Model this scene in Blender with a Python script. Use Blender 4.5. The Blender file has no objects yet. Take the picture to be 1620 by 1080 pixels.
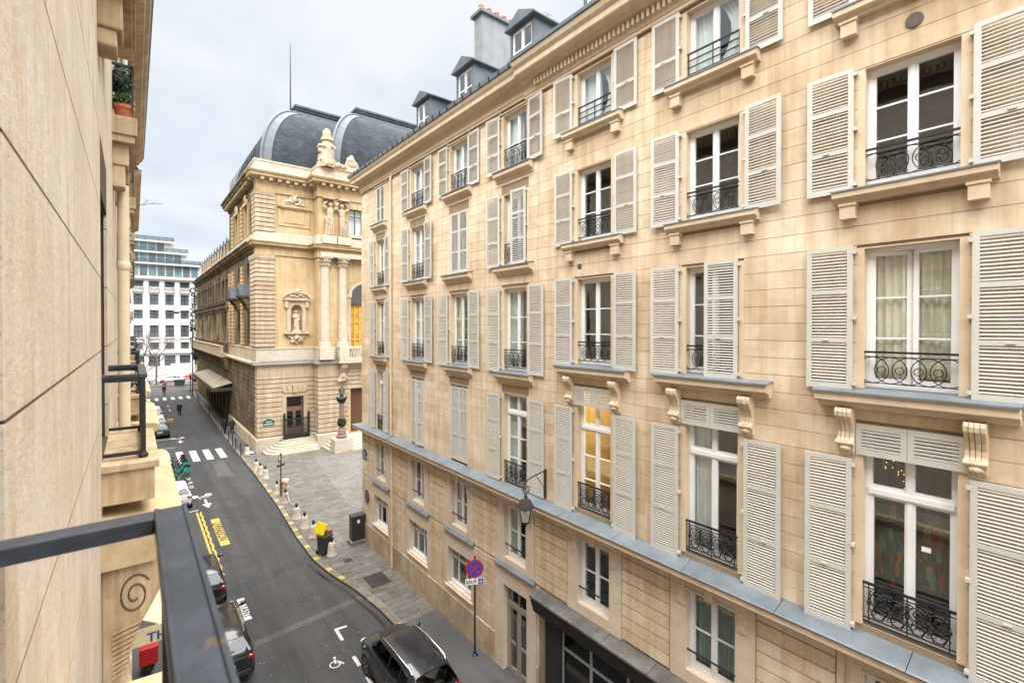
import bpy, bmesh, math, random
from mathutils import Vector, Matrix, noise
random.seed(7)
rad = math.radians
scene = bpy.context.scene
C = scene.collection

# ------------------------------------------------------------------ camera
CAM_H = 12.0
cam_d = bpy.data.cameras.new('camera')
cam = bpy.data.objects.new('camera', cam_d); C.objects.link(cam)
cam.location = (0, 0, CAM_H)
cam.rotation_euler = (rad(90 - 0.5), 0, rad(-38.61))
cam_d.sensor_fit = 'HORIZONTAL'; cam_d.sensor_width = 36.0
cam_d.lens = 36.0 * 750 / 1620
cam_d.shift_y = -(540 - (517 + 750 * math.tan(rad(0.5)))) / 1620
cam_d.clip_start = 0.05; cam_d.clip_end = 3000
cam_d.dof.use_dof = True; cam_d.dof.focus_distance = 14.0; cam_d.dof.aperture_fstop = 3.5
scene.camera = cam

# ------------------------------------------------------------------ world, sun, exposure
SUN_DIR = Vector((-0.12, -0.22, 0.96)).normalized()      # towards the sun
world = bpy.data.worlds.new('World'); scene.world = world
world.use_nodes = True
wn = world.node_tree.nodes; wl = world.node_tree.links
wn.clear()
w_out = wn.new('ShaderNodeOutputWorld')
w_bg = wn.new('ShaderNodeBackground'); w_bg.inputs['Strength'].default_value = 0.0615
w_sky = wn.new('ShaderNodeTexSky'); w_sky.sky_type = 'NISHITA'; w_sky.sun_disc = False
w_sky.sun_elevation = math.asin(SUN_DIR.z); w_sky.sun_rotation = math.atan2(SUN_DIR.x, SUN_DIR.y)
w_sky.air_density = 1.0; w_sky.dust_density = 2.0
w_tc = wn.new('ShaderNodeTexCoord')
w_sep = wn.new('ShaderNodeSeparateXYZ'); wl.new(w_tc.outputs['Generated'], w_sep.inputs[0])
# cloud layer on a plane overhead: direction / (z + k)
w_add = wn.new('ShaderNodeMath'); w_add.operation = 'ADD'; w_add.inputs[1].default_value = 0.22
wl.new(w_sep.outputs['Z'], w_add.inputs[0])
w_div = wn.new('ShaderNodeVectorMath'); w_div.operation = 'DIVIDE'
wl.new(w_tc.outputs['Generated'], w_div.inputs[0])
w_cmb = wn.new('ShaderNodeCombineXYZ')
for i in range(3): wl.new(w_add.outputs[0], w_cmb.inputs[i])
wl.new(w_cmb.outputs[0], w_div.inputs[1])
w_n1 = wn.new('ShaderNodeTexNoise'); w_n1.inputs['Scale'].default_value = 1.5
w_n1.inputs['Detail'].default_value = 6; w_n1.inputs['Roughness'].default_value = 0.5
w_n1.inputs['Distortion'].default_value = 0.4
wl.new(w_div.outputs[0], w_n1.inputs['Vector'])
w_rmp = wn.new('ShaderNodeValToRGB')
w_rmp.color_ramp.elements[0].position = 0.32; w_rmp.color_ramp.elements[0].color = (3.65, 4.0, 4.45, 1)
w_rmp.color_ramp.elements[1].position = 0.58; w_rmp.color_ramp.elements[1].color = (4.9, 4.95, 5.0, 1)
wl.new(w_n1.outputs['Fac'], w_rmp.inputs['Fac'])
w_mix = wn.new('ShaderNodeMixRGB'); w_mix.inputs['Fac'].default_value = 0.86
wl.new(w_sky.outputs[0], w_mix.inputs['Color1']); wl.new(w_rmp.outputs['Color'], w_mix.inputs['Color2'])
wl.new(w_mix.outputs[0], w_bg.inputs['Color']); wl.new(w_bg.outputs[0], w_out.inputs['Surface'])

sun_d = bpy.data.lights.new('sun', 'SUN'); sun_d.energy = 5.0; sun_d.angle = rad(100); sun_d.color = (1.0, 0.985, 0.955)
sun = bpy.data.objects.new('sun', sun_d); C.objects.link(sun)
sun.rotation_euler = SUN_DIR.to_track_quat('Z', 'Y').to_euler(); sun.location = (-10, -20, 60)

scene.view_settings.view_transform = 'Standard'; scene.view_settings.look = 'None'
scene.view_settings.gamma = 1.0; scene.view_settings.use_curve_mapping = False
scene.view_settings.exposure = 1.76

# ------------------------------------------------------------------ mesh helpers
class MB:
    def __init__(s): s.v = []; s.f = []
    def add(s, vs, fs):
        o = len(s.v); s.v += [tuple(p) for p in vs]; s.f += [tuple(i + o for i in f) for f in fs]; return s
    def box(s, x0, x1, y0, y1, z0, z1):
        return s.add([(x0,y0,z0),(x1,y0,z0),(x1,y1,z0),(x0,y1,z0),(x0,y0,z1),(x1,y0,z1),(x1,y1,z1),(x0,y1,z1)],
                     [(0,3,2,1),(4,5,6,7),(0,1,5,4),(1,2,6,5),(2,3,7,6),(3,0,4,7)])
    def prism(s, pts, axis, a, b):
        """polygon pts (2-D) extruded along axis from a to b; 2-D axes are the other two in xyz order"""
        def P(p, t):
            return {'x': (t, p[0], p[1]), 'y': (p[0], t, p[1]), 'z': (p[0], p[1], t)}[axis]
        n = len(pts); vs = [P(p, a) for p in pts] + [P(p, b) for p in pts]
        fs = [tuple(range(n - 1, -1, -1)), tuple(range(n, 2 * n))]
        fs += [(i, (i + 1) % n, n + (i + 1) % n, n + i) for i in range(n)]
        return s.add(vs, fs)
    def bar(s, p, q, w, h=None, up=(0, 0, 1)):
        p = Vector(p); q = Vector(q); h = h or w
        d = (q - p).normalized(); u = Vector(up)
        if abs(d.dot(u)) > 0.98: u = Vector((1, 0, 0))
        a = d.cross(u).normalized(); b = a.cross(d).normalized()
        vs = [e + a * (w / 2) * i + b * (h / 2) * j for e in (p, q) for i, j in ((-1,-1),(1,-1),(1,1),(-1,1))]
        return s.add(vs, [(0,3,2,1),(4,5,6,7),(0,1,5,4),(1,2,6,5),(2,3,7,6),(3,0,4,7)])
    def tube(s, pts, r, n=6, closed=False):
        pts = [Vector(p) for p in pts]; m = len(pts)
        rs = r if isinstance(r, (list, tuple)) else [r] * m
        rings = []; ref = None
        for i, p in enumerate(pts):
            if closed: d = pts[(i + 1) % m] - pts[i - 1]
            else: d = pts[min(i + 1, m - 1)] - pts[max(i - 1, 0)]
            d.normalize()
            if ref is None:
                ref = Vector((0, 0, 1)) if abs(d.z) < 0.9 else Vector((1, 0, 0))
            a = d.cross(ref)
            if a.length < 1e-4: a = d.orthogonal()
            a.normalize(); b = d.cross(a).normalized(); ref = b if False else ref
            rings.append([p + (a * math.cos(2*math.pi*k/n) + b * math.sin(2*math.pi*k/n)) * rs[i] for k in range(n)])
        vs = [q for ring in rings for q in ring]; fs = []
        for i in range(m if closed else m - 1):
            j = (i + 1) % m
            fs += [(i*n+k, i*n+(k+1)%n, j*n+(k+1)%n, j*n+k) for k in range(n)]
        if not closed:
            fs += [tuple(range(n - 1, -1, -1)), tuple((m-1)*n + k for k in range(n))]
        return s.add(vs, fs)
    def lathe(s, cx, cy, prof, n=16, cap=True):
        vs = [(cx + r*math.cos(2*math.pi*k/n), cy + r*math.sin(2*math.pi*k/n), z) for r, z in prof for k in range(n)]
        m = len(prof)
        fs = [(i*n+k, i*n+(k+1)%n, (i+1)*n+(k+1)%n, (i+1)*n+k) for i in range(m-1) for k in range(n)]
        if cap: fs += [tuple(range(n-1,-1,-1)), tuple((m-1)*n+k for k in range(n))]
        return s.add(vs, fs)
    def ball(s, c, r, n=10, m=7):
        rx, ry, rz = r if isinstance(r, (list, tuple)) else (r, r, r)
        vs = [(c[0], c[1], c[2]-rz)]
        for i in range(1, m):
            t = -math.pi/2 + math.pi*i/m
            vs += [(c[0]+rx*math.cos(t)*math.cos(2*math.pi*k/n), c[1]+ry*math.cos(t)*math.sin(2*math.pi*k/n), c[2]+rz*math.sin(t)) for k in range(n)]
        vs.append((c[0], c[1], c[2]+rz)); top = len(vs)-1
        fs = [(0, 1+(k+1)%n, 1+k) for k in range(n)]
        for i in range(m-2):
            fs += [(1+i*n+k, 1+i*n+(k+1)%n, 1+(i+1)*n+(k+1)%n, 1+(i+1)*n+k) for k in range(n)]
        fs += [(top, 1+(m-2)*n+k, 1+(m-2)*n+(k+1)%n) for k in range(n)]
        return s.add(vs, fs)
    def ring(s, c, R, r, axis='x', n=16, m=5, sx=1.0):
        pts = []
        for k in range(n):
            a = 2*math.pi*k/n; u, v = R*sx*math.cos(a), R*math.sin(a)
            pts.append({'x': (c[0], c[1]+u, c[2]+v), 'y': (c[0]+u, c[1], c[2]+v), 'z': (c[0]+u, c[1]+v, c[2])}[axis])
        return s.tube(pts, r, m, closed=True)
    def sweep(s, prof, path, closed_prof=True, close_path=False):
        """prof: list of (out, z); path: plan points; out is to the right of travel"""
        P = [Vector((p[0], p[1])) for p in path]; m = len(P); n = len(prof)
        vs = []
        for i in range(m):
            if close_path: d0 = (P[i]-P[i-1]).normalized(); d1 = (P[(i+1)%m]-P[i]).normalized()
            else:
                d0 = (P[i]-P[i-1]).normalized() if i > 0 else None
                d1 = (P[i+1]-P[i]).normalized() if i < m-1 else None
                d0 = d0 or d1; d1 = d1 or d0
            n0 = Vector((d0.y, -d0.x)); n1 = Vector((d1.y, -d1.x))
            mt = (n0+n1); mt.normalize(); k = 1.0/max(0.3, mt.dot(n1))
            for o, z in prof: vs.append((P[i].x+mt.x*o*k, P[i].y+mt.y*o*k, z))
        fs = []
        for i in range(m if close_path else m-1):
            j = (i+1) % m
            for k in range(n if closed_prof else n-1):
                k2 = (k+1) % n
                fs.append((i*n+k, j*n+k, j*n+k2, i*n+k2))
        if closed_prof and not close_path:
            fs += [tuple(range(n-1,-1,-1)), tuple((m-1)*n+k for k in range(n))]
        return s.add(vs, fs)
    def xf(s, M):
        s.v = [tuple(M @ Vector(p)) for p in s.v]; return s
    def join(s, o): return s.add(o.v, o.f)
    def mesh(s, name, smooth=False, angle=40):
        me = bpy.data.meshes.new(name); me.from_pydata(s.v, [], s.f); me.update()
        bm = bmesh.new(); bm.from_mesh(me); bmesh.ops.recalc_face_normals(bm, faces=bm.faces); bm.to_mesh(me); bm.free()
        if smooth:
            me.polygons.foreach_set('use_smooth', [True]*len(me.polygons))
            me.set_sharp_from_angle(angle=rad(angle))
        return me

def link(name, me, mat=None, parent=None, loc=None):
    o = bpy.data.objects.new(name, me); C.objects.link(o)
    if mat is not None and me is not None and len(me.materials) == 0: me.materials.append(mat)
    if parent is not None: o.parent = parent
    if loc is not None: o.location = loc
    return o
def wobj(name, mb, mat, parent=None, smooth=False, bevel=0, stuff=False, angle=40):
    """mesh given in world coordinates; parent is a root empty (unrotated) or a part built the same way"""
    o = link(name, mb.mesh(name, smooth, angle), mat, parent)
    if parent is not None and parent.parent is None: o.location = -parent.location
    if bevel:
        md = o.modifiers.new('bevel', 'BEVEL'); md.width = bevel; md.segments = 2; md.limit_method = 'ANGLE'; md.angle_limit = rad(35)
    if stuff: o['kind'] = 'stuff'
    return o
def lobj(name, mb, mat, parent=None, smooth=False, bevel=0, stuff=False, angle=40, loc=None):
    """mesh in the local coordinates of its parent"""
    o = link(name, mb.mesh(name, smooth, angle), mat, parent, loc)
    if bevel:
        md = o.modifiers.new('bevel', 'BEVEL'); md.width = bevel; md.segments = 2; md.limit_method = 'ANGLE'; md.angle_limit = rad(35)
    if stuff: o['kind'] = 'stuff'
    return o
def remesh(o, voxel, smooth=2):
    md = o.modifiers.new('remesh', 'REMESH'); md.mode = 'VOXEL'; md.voxel_size = voxel; md.use_smooth_shade = True
    if smooth:
        sm = o.modifiers.new('smooth', 'SMOOTH'); sm.iterations = smooth; sm.factor = 0.5
    return o
def root(name, loc, label, cat, group=None, rz=0):
    o = bpy.data.objects.new(name, None); C.objects.link(o); o.location = loc; o.rotation_euler.z = rz
    o.empty_display_size = 0.3
    return tag(o, label, cat, group)
def tag(o, label, cat, group=None):
    o['label'] = label; o['category'] = cat
    if group: o['group'] = group
    return o
def struct(o): o['kind'] = 'structure'; return o
def copy_tree(o, parent=None):
    c = o.copy(); C.objects.link(c); c.parent = parent
    for ch in list(o.children): copy_tree(ch, c)
    return c
FONT = None
def text_mb(txt, size, extrude=0.0, align='CENTER'):
    """letters as an MB in the XY plane, centred"""
    cu = bpy.data.curves.new('t', 'FONT'); cu.body = txt; cu.size = size; cu.extrude = extrude; cu.offset = size*.025
    cu.align_x = align; cu.align_y = 'CENTER'; cu.resolution_u = 2
    ob = bpy.data.objects.new('t', cu); C.objects.link(ob)
    dg = bpy.context.evaluated_depsgraph_get()
    me = bpy.data.meshes.new_from_object(ob.evaluated_get(dg))
    m = MB(); m.v = [tuple(v.co) for v in me.vertices]; m.f = [tuple(p.vertices) for p in me.polygons]
    bpy.data.objects.remove(ob); bpy.data.meshes.remove(me); bpy.data.curves.remove(cu)
    return m

# ------------------------------------------------------------------ materials
def new_mat(name):
    m = bpy.data.materials.new(name); m.use_nodes = True
    nt = m.node_tree; b = nt.nodes['Principled BSDF']
    return m, nt.nodes, nt.links, b
def nnoise(N, L, vec, scale, detail=4, rough=0.55, dist=0.0):
    n = N.new('ShaderNodeTexNoise'); n.inputs['Scale'].default_value = scale; n.inputs['Detail'].default_value = detail
    n.inputs['Roughness'].default_value = rough; n.inputs['Distortion'].default_value = dist
    if vec is not None: L.new(vec, n.inputs['Vector'])
    return n.outputs['Fac']
def nramp(N, L, fac, stops):
    r = N.new('ShaderNodeValToRGB'); e = r.color_ramp.elements
    while len(e) < len(stops): e.new(0.5)
    for i, (p, c) in enumerate(stops):
        e[i].position = p; e[i].color = (c[0], c[1], c[2], 1) if isinstance(c, (tuple, list)) else (c, c, c, 1)
    L.new(fac, r.inputs['Fac']); return r.outputs['Color']
def nmix(N, L, kind, fac, a, b):
    m = N.new('ShaderNodeMixRGB'); m.blend_type = kind
    for s, v in ((m.inputs['Fac'], fac), (m.inputs['Color1'], a), (m.inputs['Color2'], b)):
        if hasattr(v, 'links'): L.new(v, s)
        elif isinstance(v, (tuple, list)): s.default_value = (v[0], v[1], v[2], 1)
        else: s.default_value = v if s.type == 'VALUE' else (v, v, v, 1)
    return m.outputs['Color']
def nmath(N, L, op, a, b=0.5):
    m = N.new('ShaderNodeMath'); m.operation = op
    for s, v in ((m.inputs[0], a), (m.inputs[1], b)):
        if hasattr(v, 'links'): L.new(v, s)
        else: s.default_value = v
    return m.outputs[0]
def npos(N, L, scale=(1, 1, 1), obj=False):
    mp = N.new('ShaderNodeMapping'); mp.inputs['Scale'].default_value = scale
    if obj:
        t = N.new('ShaderNodeTexCoord'); L.new(t.outputs['Object'], mp.inputs['Vector'])
    else:
        g = N.new('ShaderNodeNewGeometry'); L.new(g.outputs['Position'], mp.inputs['Vector'])
    return mp.outputs['Vector']
def nbump(N, L, b, h, strength=0.3, dist=0.01):
    bp = N.new('ShaderNodeBump'); bp.inputs['Strength'].default_value = strength; bp.inputs['Distance'].default_value = dist
    L.new(h, bp.inputs['Height']); L.new(bp.outputs['Normal'], b.inputs['Normal'])
def nrandom(N, L):
    """per object plus per island random value 0..1"""
    oi = N.new('ShaderNodeObjectInfo'); g = N.new('ShaderNodeNewGeometry')
    return nmath(N, L, 'FRACT', nmath(N, L, 'ADD', oi.outputs['Random'], g.outputs['Random Per Island']), 0)
def stone(name, base, stain=(0.55, 0.42, 0.3), stain_amt=0.35, streak=0.3, rnd=0.12, warm=None, bump=0.25, dirt=0.0, scale=1.0):
    m, N, L, b = new_mat(name)
    base = tuple(base)
    p = npos(N, L)
    big = nnoise(N, L, p, 0.55*scale, 5, 0.6, 0.6)
    col = nmix(N, L, 'MULTIPLY', 1.0, base, nramp(N, L, big, [(0.28, (1-0.32*stain_amt, 1-0.42*stain_amt, 1-0.55*stain_amt)), (0.6, (1, 1, 1)), (0.8, (1+0.12*stain_amt, 1+0.12*stain_amt, 1+0.12*stain_amt))]))
    mid = nnoise(N, L, npos(N, L, (1, 1, 1.15)), 2.7*scale, 7, 0.68, 0.3)
    col = nmix(N, L, 'MULTIPLY', 0.8, col, nramp(N, L, mid, [(0.3, (0.86, 0.82, 0.77)), (0.55, (1, 1, 1)), (0.75, (1.06, 1.06, 1.05))]))
    if streak:
        st = nnoise(N, L, npos(N, L, (2.6, 2.6, 0.16)), 2.2*scale, 5, 0.6)
        col = nmix(N, L, 'MULTIPLY', streak, col, nramp(N, L, st, [(0.36, stain), (0.6, (1, 1, 1))]))
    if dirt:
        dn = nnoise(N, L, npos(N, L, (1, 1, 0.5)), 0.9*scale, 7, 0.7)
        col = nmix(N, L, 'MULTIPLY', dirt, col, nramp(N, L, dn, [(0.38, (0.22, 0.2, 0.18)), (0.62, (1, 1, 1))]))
    if rnd:
        r = nrandom(N, L)
        col = nmix(N, L, 'MULTIPLY', 1.0, col, nramp(N, L, r, [(0.0, (1-rnd*0.8, 1-rnd*1.1, 1-rnd*1.5)), (0.5, (1, 1, 1)), (1.0, (1+rnd*0.6, 1+rnd*0.65, 1+rnd*0.8))]))
    L.new(col, b.inputs['Base Color']); b.inputs['Roughness'].default_value = 0.9; b.inputs['Specular IOR Level'].default_value = 0.2
    fine = nnoise(N, L, p, 38*scale, 5, 0.7); nbump(N, L, b, nmath(N, L, 'ADD', fine, mid), bump, 0.008)
    return m
def plain(name, col, rough=0.5, metal=0.0, var=0.06, scale=4.0, bump=0.0, spec=0.5, coat=0.0, obj=False):
    m, N, L, b = new_mat(name)
    p = npos(N, L, obj=obj)
    n = nnoise(N, L, p, scale, 5, 0.6)
    c = nmix(N, L, 'MULTIPLY', 1.0, tuple(col), nramp(N, L, n, [(0.25, (1-var*1.6,)*3), (0.55, (1, 1, 1)), (0.8, (1+var,)*3)]))
    L.new(c, b.inputs['Base Color']); b.inputs['Roughness'].default_value = rough; b.inputs['Metallic'].default_value = metal
    b.inputs['Specular IOR Level'].default_value = spec; b.inputs['Coat Weight'].default_value = coat; b.inputs['Coat Roughness'].default_value = 0.05
    if bump: nbump(N, L, b, nnoise(N, L, p, scale*9, 4, 0.6), bump, 0.006)
    return m
def glass_mat(name, tint=(0.93, 0.96, 0.95), refl=1.0, base=0.10):
    m, N, L, b = new_mat(name); N.remove(b)
    out = [n for n in N if n.type == 'OUTPUT_MATERIAL'][0]
    t = N.new('ShaderNodeBsdfTransparent'); t.inputs['Color'].default_value = (*tint, 1)
    g = N.new('ShaderNodeBsdfGlossy'); g.inputs['Roughness'].default_value = 0.015; g.inputs['Color'].default_value = (0.95, 0.97, 1, 1)
    fr = N.new('ShaderNodeLayerWeight'); fr.inputs['Blend'].default_value = 0.5
    f = nmath(N, L, 'MULTIPLY_ADD', nmath(N, L, 'POWER', fr.outputs['Facing'], 4.0), refl*.9); f.node.inputs[2].default_value = base
    wob = N.new('ShaderNodeBump'); wob.inputs['Strength'].default_value = 0.05; wob.inputs['Distance'].default_value = 0.02
    L.new(nnoise(N, L, npos(N, L), 1.7, 2), wob.inputs['Height']); L.new(wob.outputs['Normal'], g.inputs['Normal'])
    mx = N.new('ShaderNodeMixShader'); L.new(f, mx.inputs[0]); L.new(t.outputs[0], mx.inputs[1]); L.new(g.outputs[0], mx.inputs[2])
    L.new(mx.outputs[0], out.inputs['Surface']); return m
def emis(name, col, s):
    m, N, L, b = new_mat(name); b.inputs['Base Color'].default_value = (*col, 1)
    b.inputs['Emission Color'].default_value = (*col, 1); b.inputs['Emission Strength'].default_value = s; return m

M = {}
M['stone'] = stone('limestone', (0.68, 0.575, 0.44), stain=(0.66, 0.52, 0.38), stain_amt=0.6, streak=0.45, rnd=0.115)
M['stone_trim'] = stone('limestone_trim', (0.645, 0.53, 0.39), stain=(0.75, 0.66, 0.55), stain_amt=0.3, streak=0.25, rnd=0.05, bump=0.15)
M['joint'] = stone('joint_mortar', (0.30, 0.235, 0.165), rnd=0, streak=0)
M['render'] = stone('cement_render', (0.62, 0.525, 0.425), stain=(0.85, 0.78, 0.7), stain_amt=0.2, streak=0.2, rnd=0.03, bump=0.15)
M['dado'] = stone('dado_stone', (0.56, 0.46, 0.34), stain=(0.6, 0.5, 0.38), stain_amt=0.6, streak=0.22, rnd=0.1, dirt=0.4)
M['zinc'] = plain('zinc', (0.17, 0.198, 0.22), 0.5, 0.2, 0.25, 1.6, 0.05)
M['zinc_light'] = plain('zinc_light', (0.10, 0.12, 0.135), 0.6, 0.1, 0.2, 2.0, 0.05)
M['zinc_roof'] = plain('roof_zinc', (0.10, 0.125, 0.142), 0.6, 0.1, 0.3, 1.5, 0.05)
M['shutter'] = plain('shutter_paint', (0.52, 0.505, 0.455), 0.55, 0, 0.05, 3.0)
M['white_paint'] = plain('white_window_paint', (0.76, 0.76, 0.75), 0.4, 0, 0.04, 3.0)
M['iron'] = plain('black_iron', (0.018, 0.02, 0.025), 0.45, 0.2, 0.3, 6.0, 0.1)
M['glass'] = glass_mat('window_glass')
M['room'] = plain('room_wall', (0.26, 0.22, 0.18), 0.9, 0, 0.2, 0.8)
M['wood_floor'] = plain('room_floor', (0.12, 0.075, 0.045), 0.6, 0, 0.2, 2)
M['sheer'] = plain('sheer_curtain', (0.84, 0.84, 0.82), 0.95, 0, 0.08, 5)
M['beige_cloth'] = plain('beige_curtain', (0.78, 0.70, 0.56), 0.95, 0, 0.1, 5)
M['green_cloth'] = plain('green_curtain', (0.3, 0.36, 0.3), 0.95, 0, 0.1, 5)
# ================================================================== apartment building across the street
AR = 10.09
RB = root('apartment_building', (AR, 13.0, 0), 'long beige limestone apartment building with pale louvred shutters along the right', 'building')
COLY = {'A': 2.05, 'B': 5.51, 'C': 8.98, 'D': 12.49, 'E': 16.02, 'F': 19.53, 'G': 23.65}
YN, YF = -7.0, 26.25                    # near and far ends of the facade
HW = 0.62                               # half window width
RNEAR = [(17.72, 19.30), (14.48, 16.53), (10.93, 13.38), (6.74, 10.24)]
RFAR = [(17.42, 19.30), (14.14, 16.55), (10.50, 13.32), (6.60, 9.70)]
ALLC = dict(COLY); ALLC['Z'] = -1.42; ALLC['Y'] = -4.9
openings = []                           # (key, row, y0, y1, z0, z1)
for k, cy in ALLC.items():
    rows = RFAR if k in 'DEFG' else RNEAR
    for r, (z0, z1) in enumerate(rows):
        w = 0.5 if k == 'G' else HW
        openings.append((k, r, cy-w, cy+w, z0, z1))
    openings.append((k, 4, cy-0.585, cy+0.585, 4.0, 5.86))
    if k in 'EFG': openings.append((k, 5, cy-0.88, cy+0.88, 1.5, 3.0))
    elif k == 'D': openings.append((k, 5, cy-0.63, cy+0.63, -0.02, 3.02))
    elif k == 'C': openings.append((k, 5, -6.5, 10.75, -0.02, 3.05))

def wall_grid(mb, y0, y1, z0, z1, ops, x0, x1):
    """solid wall between y0..y1, z0..z1 with rectangular holes; x0..x1 is its thickness"""
    zs = sorted({z0, z1, *[o[2] for o in ops], *[o[3] for o in ops]}); zs = [z for z in zs if z0 <= z <= z1]
    for a, b in zip(zs, zs[1:]):
        cut = sorted((o[0], o[1]) for o in ops if o[2] < b-1e-6 and o[3] > a+1e-6)
        y = y0
        for c0, c1 in cut:
            if c0 > y: mb.box(x0, x1, y, c0, a, b)
            y = max(y, c1)
        if y < y1: mb.box(x0, x1, y, y1, a, b)
ops4 = [(o[2]-.02, o[3]+.02, o[4]-.02, o[5]+.02) for o in openings]
mb = MB(); wall_grid(mb, YN, YF, -0.1, 20.0, ops4, AR+0.03, AR+0.36)
wobj('backing_wall', mb, M['joint'], RB)

# --- stone blocks of the upper storeys, one object each for the nearest 300
COURSE = 0.345
unit = MB().box(-.5, .5, -.5, .5, -.5, .5).mesh('stone_block'); unit.materials.append(M['stone'])
blocks = []
def lay(y0, y1, z0, z1, ops, course, lmin, lmax, depth, cuts=(), gap_h=0.009, gap_v=0.001, zoff=0.0):
    rng = random.Random(int(z0*100)+int(y0*31))
    k = 0; z = z0
    while z < z1-0.02:
        zt = min(z1, z+course)
        if z1-zt < 0.08: zt = z1
        cut = sorted((o[0], o[1]) for o in ops if o[2] < zt-0.01 and o[3] > z+0.01)
        spans = []; y = y0
        for c0, c1 in cut:
            if c0 > y+0.03: spans.append((y, c0))
            y = max(y, c1)
        if y < y1-0.03: spans.append((y, y1))
        out = []
        for a, b in spans:
            pts = [a] + [c for c in cuts if a+0.1 < c < b-0.1] + [b]
            out += list(zip(pts, pts[1:]))
        for a, b in out:
            n = max(1, round((b-a)/rng.uniform(lmin, lmax)))
            st = (b-a)/n; e = [a]
            for i in range(1, n): e.append(a+i*st+rng.uniform(-.18, .18)*st)
            e.append(b)
            for c, d in zip(e, e[1:]):
                gl = 0.012 if any(abs(c-q) < 1e-6 for q in cuts) else gap_v
                gr = 0.012 if any(abs(d-q) < 1e-6 for q in cuts) else gap_v
                blocks.append((c+gl/2, d-gr/2, z+gap_h/2, zt-gap_h/2, depth))
        z = zt; k += 1
SUR = 0.11
up_ops = [(o[2]-SUR, o[3]+SUR, o[4]-0.02, o[5]+0.02) for o in openings if o[1] < 4]
zb = 13.45 - COURSE*20
lay(YN, YF, zb, zb+COURSE*37, up_ops, COURSE, 0.85, 1.35, 0.0, cuts=(10.42, 11.3))
# entresol and ground floor rusticated panels between the rendered window bays
low_ops = [(cy-1.02, cy+1.02, 3.66, 6.2) for cy in ALLC.values()]
lay(YN, YF, 3.73, 6.18, low_ops, 0.312, 0.5, 0.8, 0.0, gap_h=0.03, gap_v=0.004)
low_ops2 = [(cy-1.15, cy+1.15, 1.0, 3.68) for k, cy in COLY.items() if k in 'DEFG'] + [(YN-1, 11.25, 0, 3.7)]
lay(11.25, YF, 1.12, 3.68, low_ops2, 0.32, 0.5, 0.8, 0.0, gap_h=0.03, gap_v=0.004)
blocks.sort(key=lambda q: -((q[1]-q[0])*(q[3]-q[2]) * AR / ((q[0]+q[1])**2/4 + AR*AR + ((q[2]+q[3])/2-12)**2)**1.5) if q[0] > 0.7 else 1)
rest = MB()
for i, (a, b, c, d, dep) in enumerate(blocks):
    if i < 300:
        o = link('stone_block', unit, None, RB)
        o.location = Vector((AR+0.02-dep+random.uniform(-.0015, .0015), (a+b)/2, (c+d)/2)) - RB.location
        o.scale = (0.04, b-a, d-c)
    else: rest.box(AR-dep, AR+0.04, a, b, c, d)
wobj('stone_block_courses', rest, M['stone'], RB, stuff=True)

# --- surrounds
for k, r, y0, y1, z0, z1 in openings:
    if r < 4:
        m = MB(); d = 0.004
        m.box(AR+d, AR+0.3, y0-SUR, y0, z0-0.018, z1+0.018); m.box(AR+d, AR+0.3, y1, y1+SUR, z0-0.018, z1+0.018)
        m.box(AR+d+.003, AR+0.3, y0, y1, z1, z1+0.018)
        wobj('window_surround', m, M['stone_trim'], RB)
# --- rendered bays of the entresol
for k, cy in ALLC.items():
    m = MB(); ops = [(cy-0.585, cy+0.585, 4.0, 5.86)]
    wall_grid(m, cy-1.0, cy+1.0, 3.68, 6.19, ops, AR-0.012, AR+0.3)
    for s in (-1, 1):
        yy = cy+s*0.72
        m.box(AR-0.05, AR, yy-0.11, yy+0.11, 5.5, 6.0); m.box(AR-0.066, AR, yy-0.06, yy+0.06, 5.56, 5.95)
    m.box(AR-0.04, AR, cy-0.83, cy+0.83, 6.0, 6.14); m.box(AR-0.045, AR, cy-0.62, cy+0.62, 5.87, 5.93)
    m.box(AR-0.085, AR, cy-0.1, cy+0.1, 5.84, 6.12)
    wobj('rendered_bay', m, M['render'], RB, bevel=0.006)
    m = MB().prism([(AR+0.05, 3.68), (AR-0.12, 3.68), (AR-0.12, 3.71), (AR-0.03, 3.80), (AR+0.05, 3.81)], 'y', cy-1.1, cy+1.1)
    if k in 'DEFG': wobj('entresol_sill', m, M['zinc'], RB)
    m = MB().tube([(AR+0.06, cy-0.585, 4.44), (AR+0.06, cy+0.585, 4.44)], 0.022, 8)
    wobj('window_bar', m, M['iron'], RB, smooth=True)
# --- ground-floor bays
for k in 'DEFG':
    cy = COLY[k]; m = MB()
    hw = 0.63 if k == 'D' else 0.88
    zlo = -0.05 if k == 'D' else 1.12
    wall_grid(m, cy-1.13, cy+1.13, zlo, 3.66, [(cy-hw, cy+hw, -0.02 if k == 'D' else 1.5, 3.02 if k == 'D' else 3.0)], AR-0.012, AR+0.3)
    wobj('rendered_bay', m, M['render'], RB, bevel=0.006)
    if k != 'D':
        m = MB().prism([(AR+0.02, 1.36), (AR-0.075, 1.36), (AR-0.075, 1.43), (AR+0.02, 1.46)], 'y', cy-1.0, cy+1.0)
        wobj('window_sill', m, M['stone_trim'], RB, bevel=0.008)
# dado: big base stones
e = 11.27
dd = []
for a, b in ((11.27, COLY['D']-1.14), (COLY['D']+1.14, YF+0.04)):
    n = max(1, round((b-a)/1.25)); dd += [(a+(b-a)*i/n, a+(b-a)*(i+1)/n) for i in range(n)]
for a, b in dd:
    wobj('base_stone', MB().box(AR-0.05, AR+0.1, a+0.003, b-0.003, -0.1, 1.1), M['dado'], RB, bevel=0.012)
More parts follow.
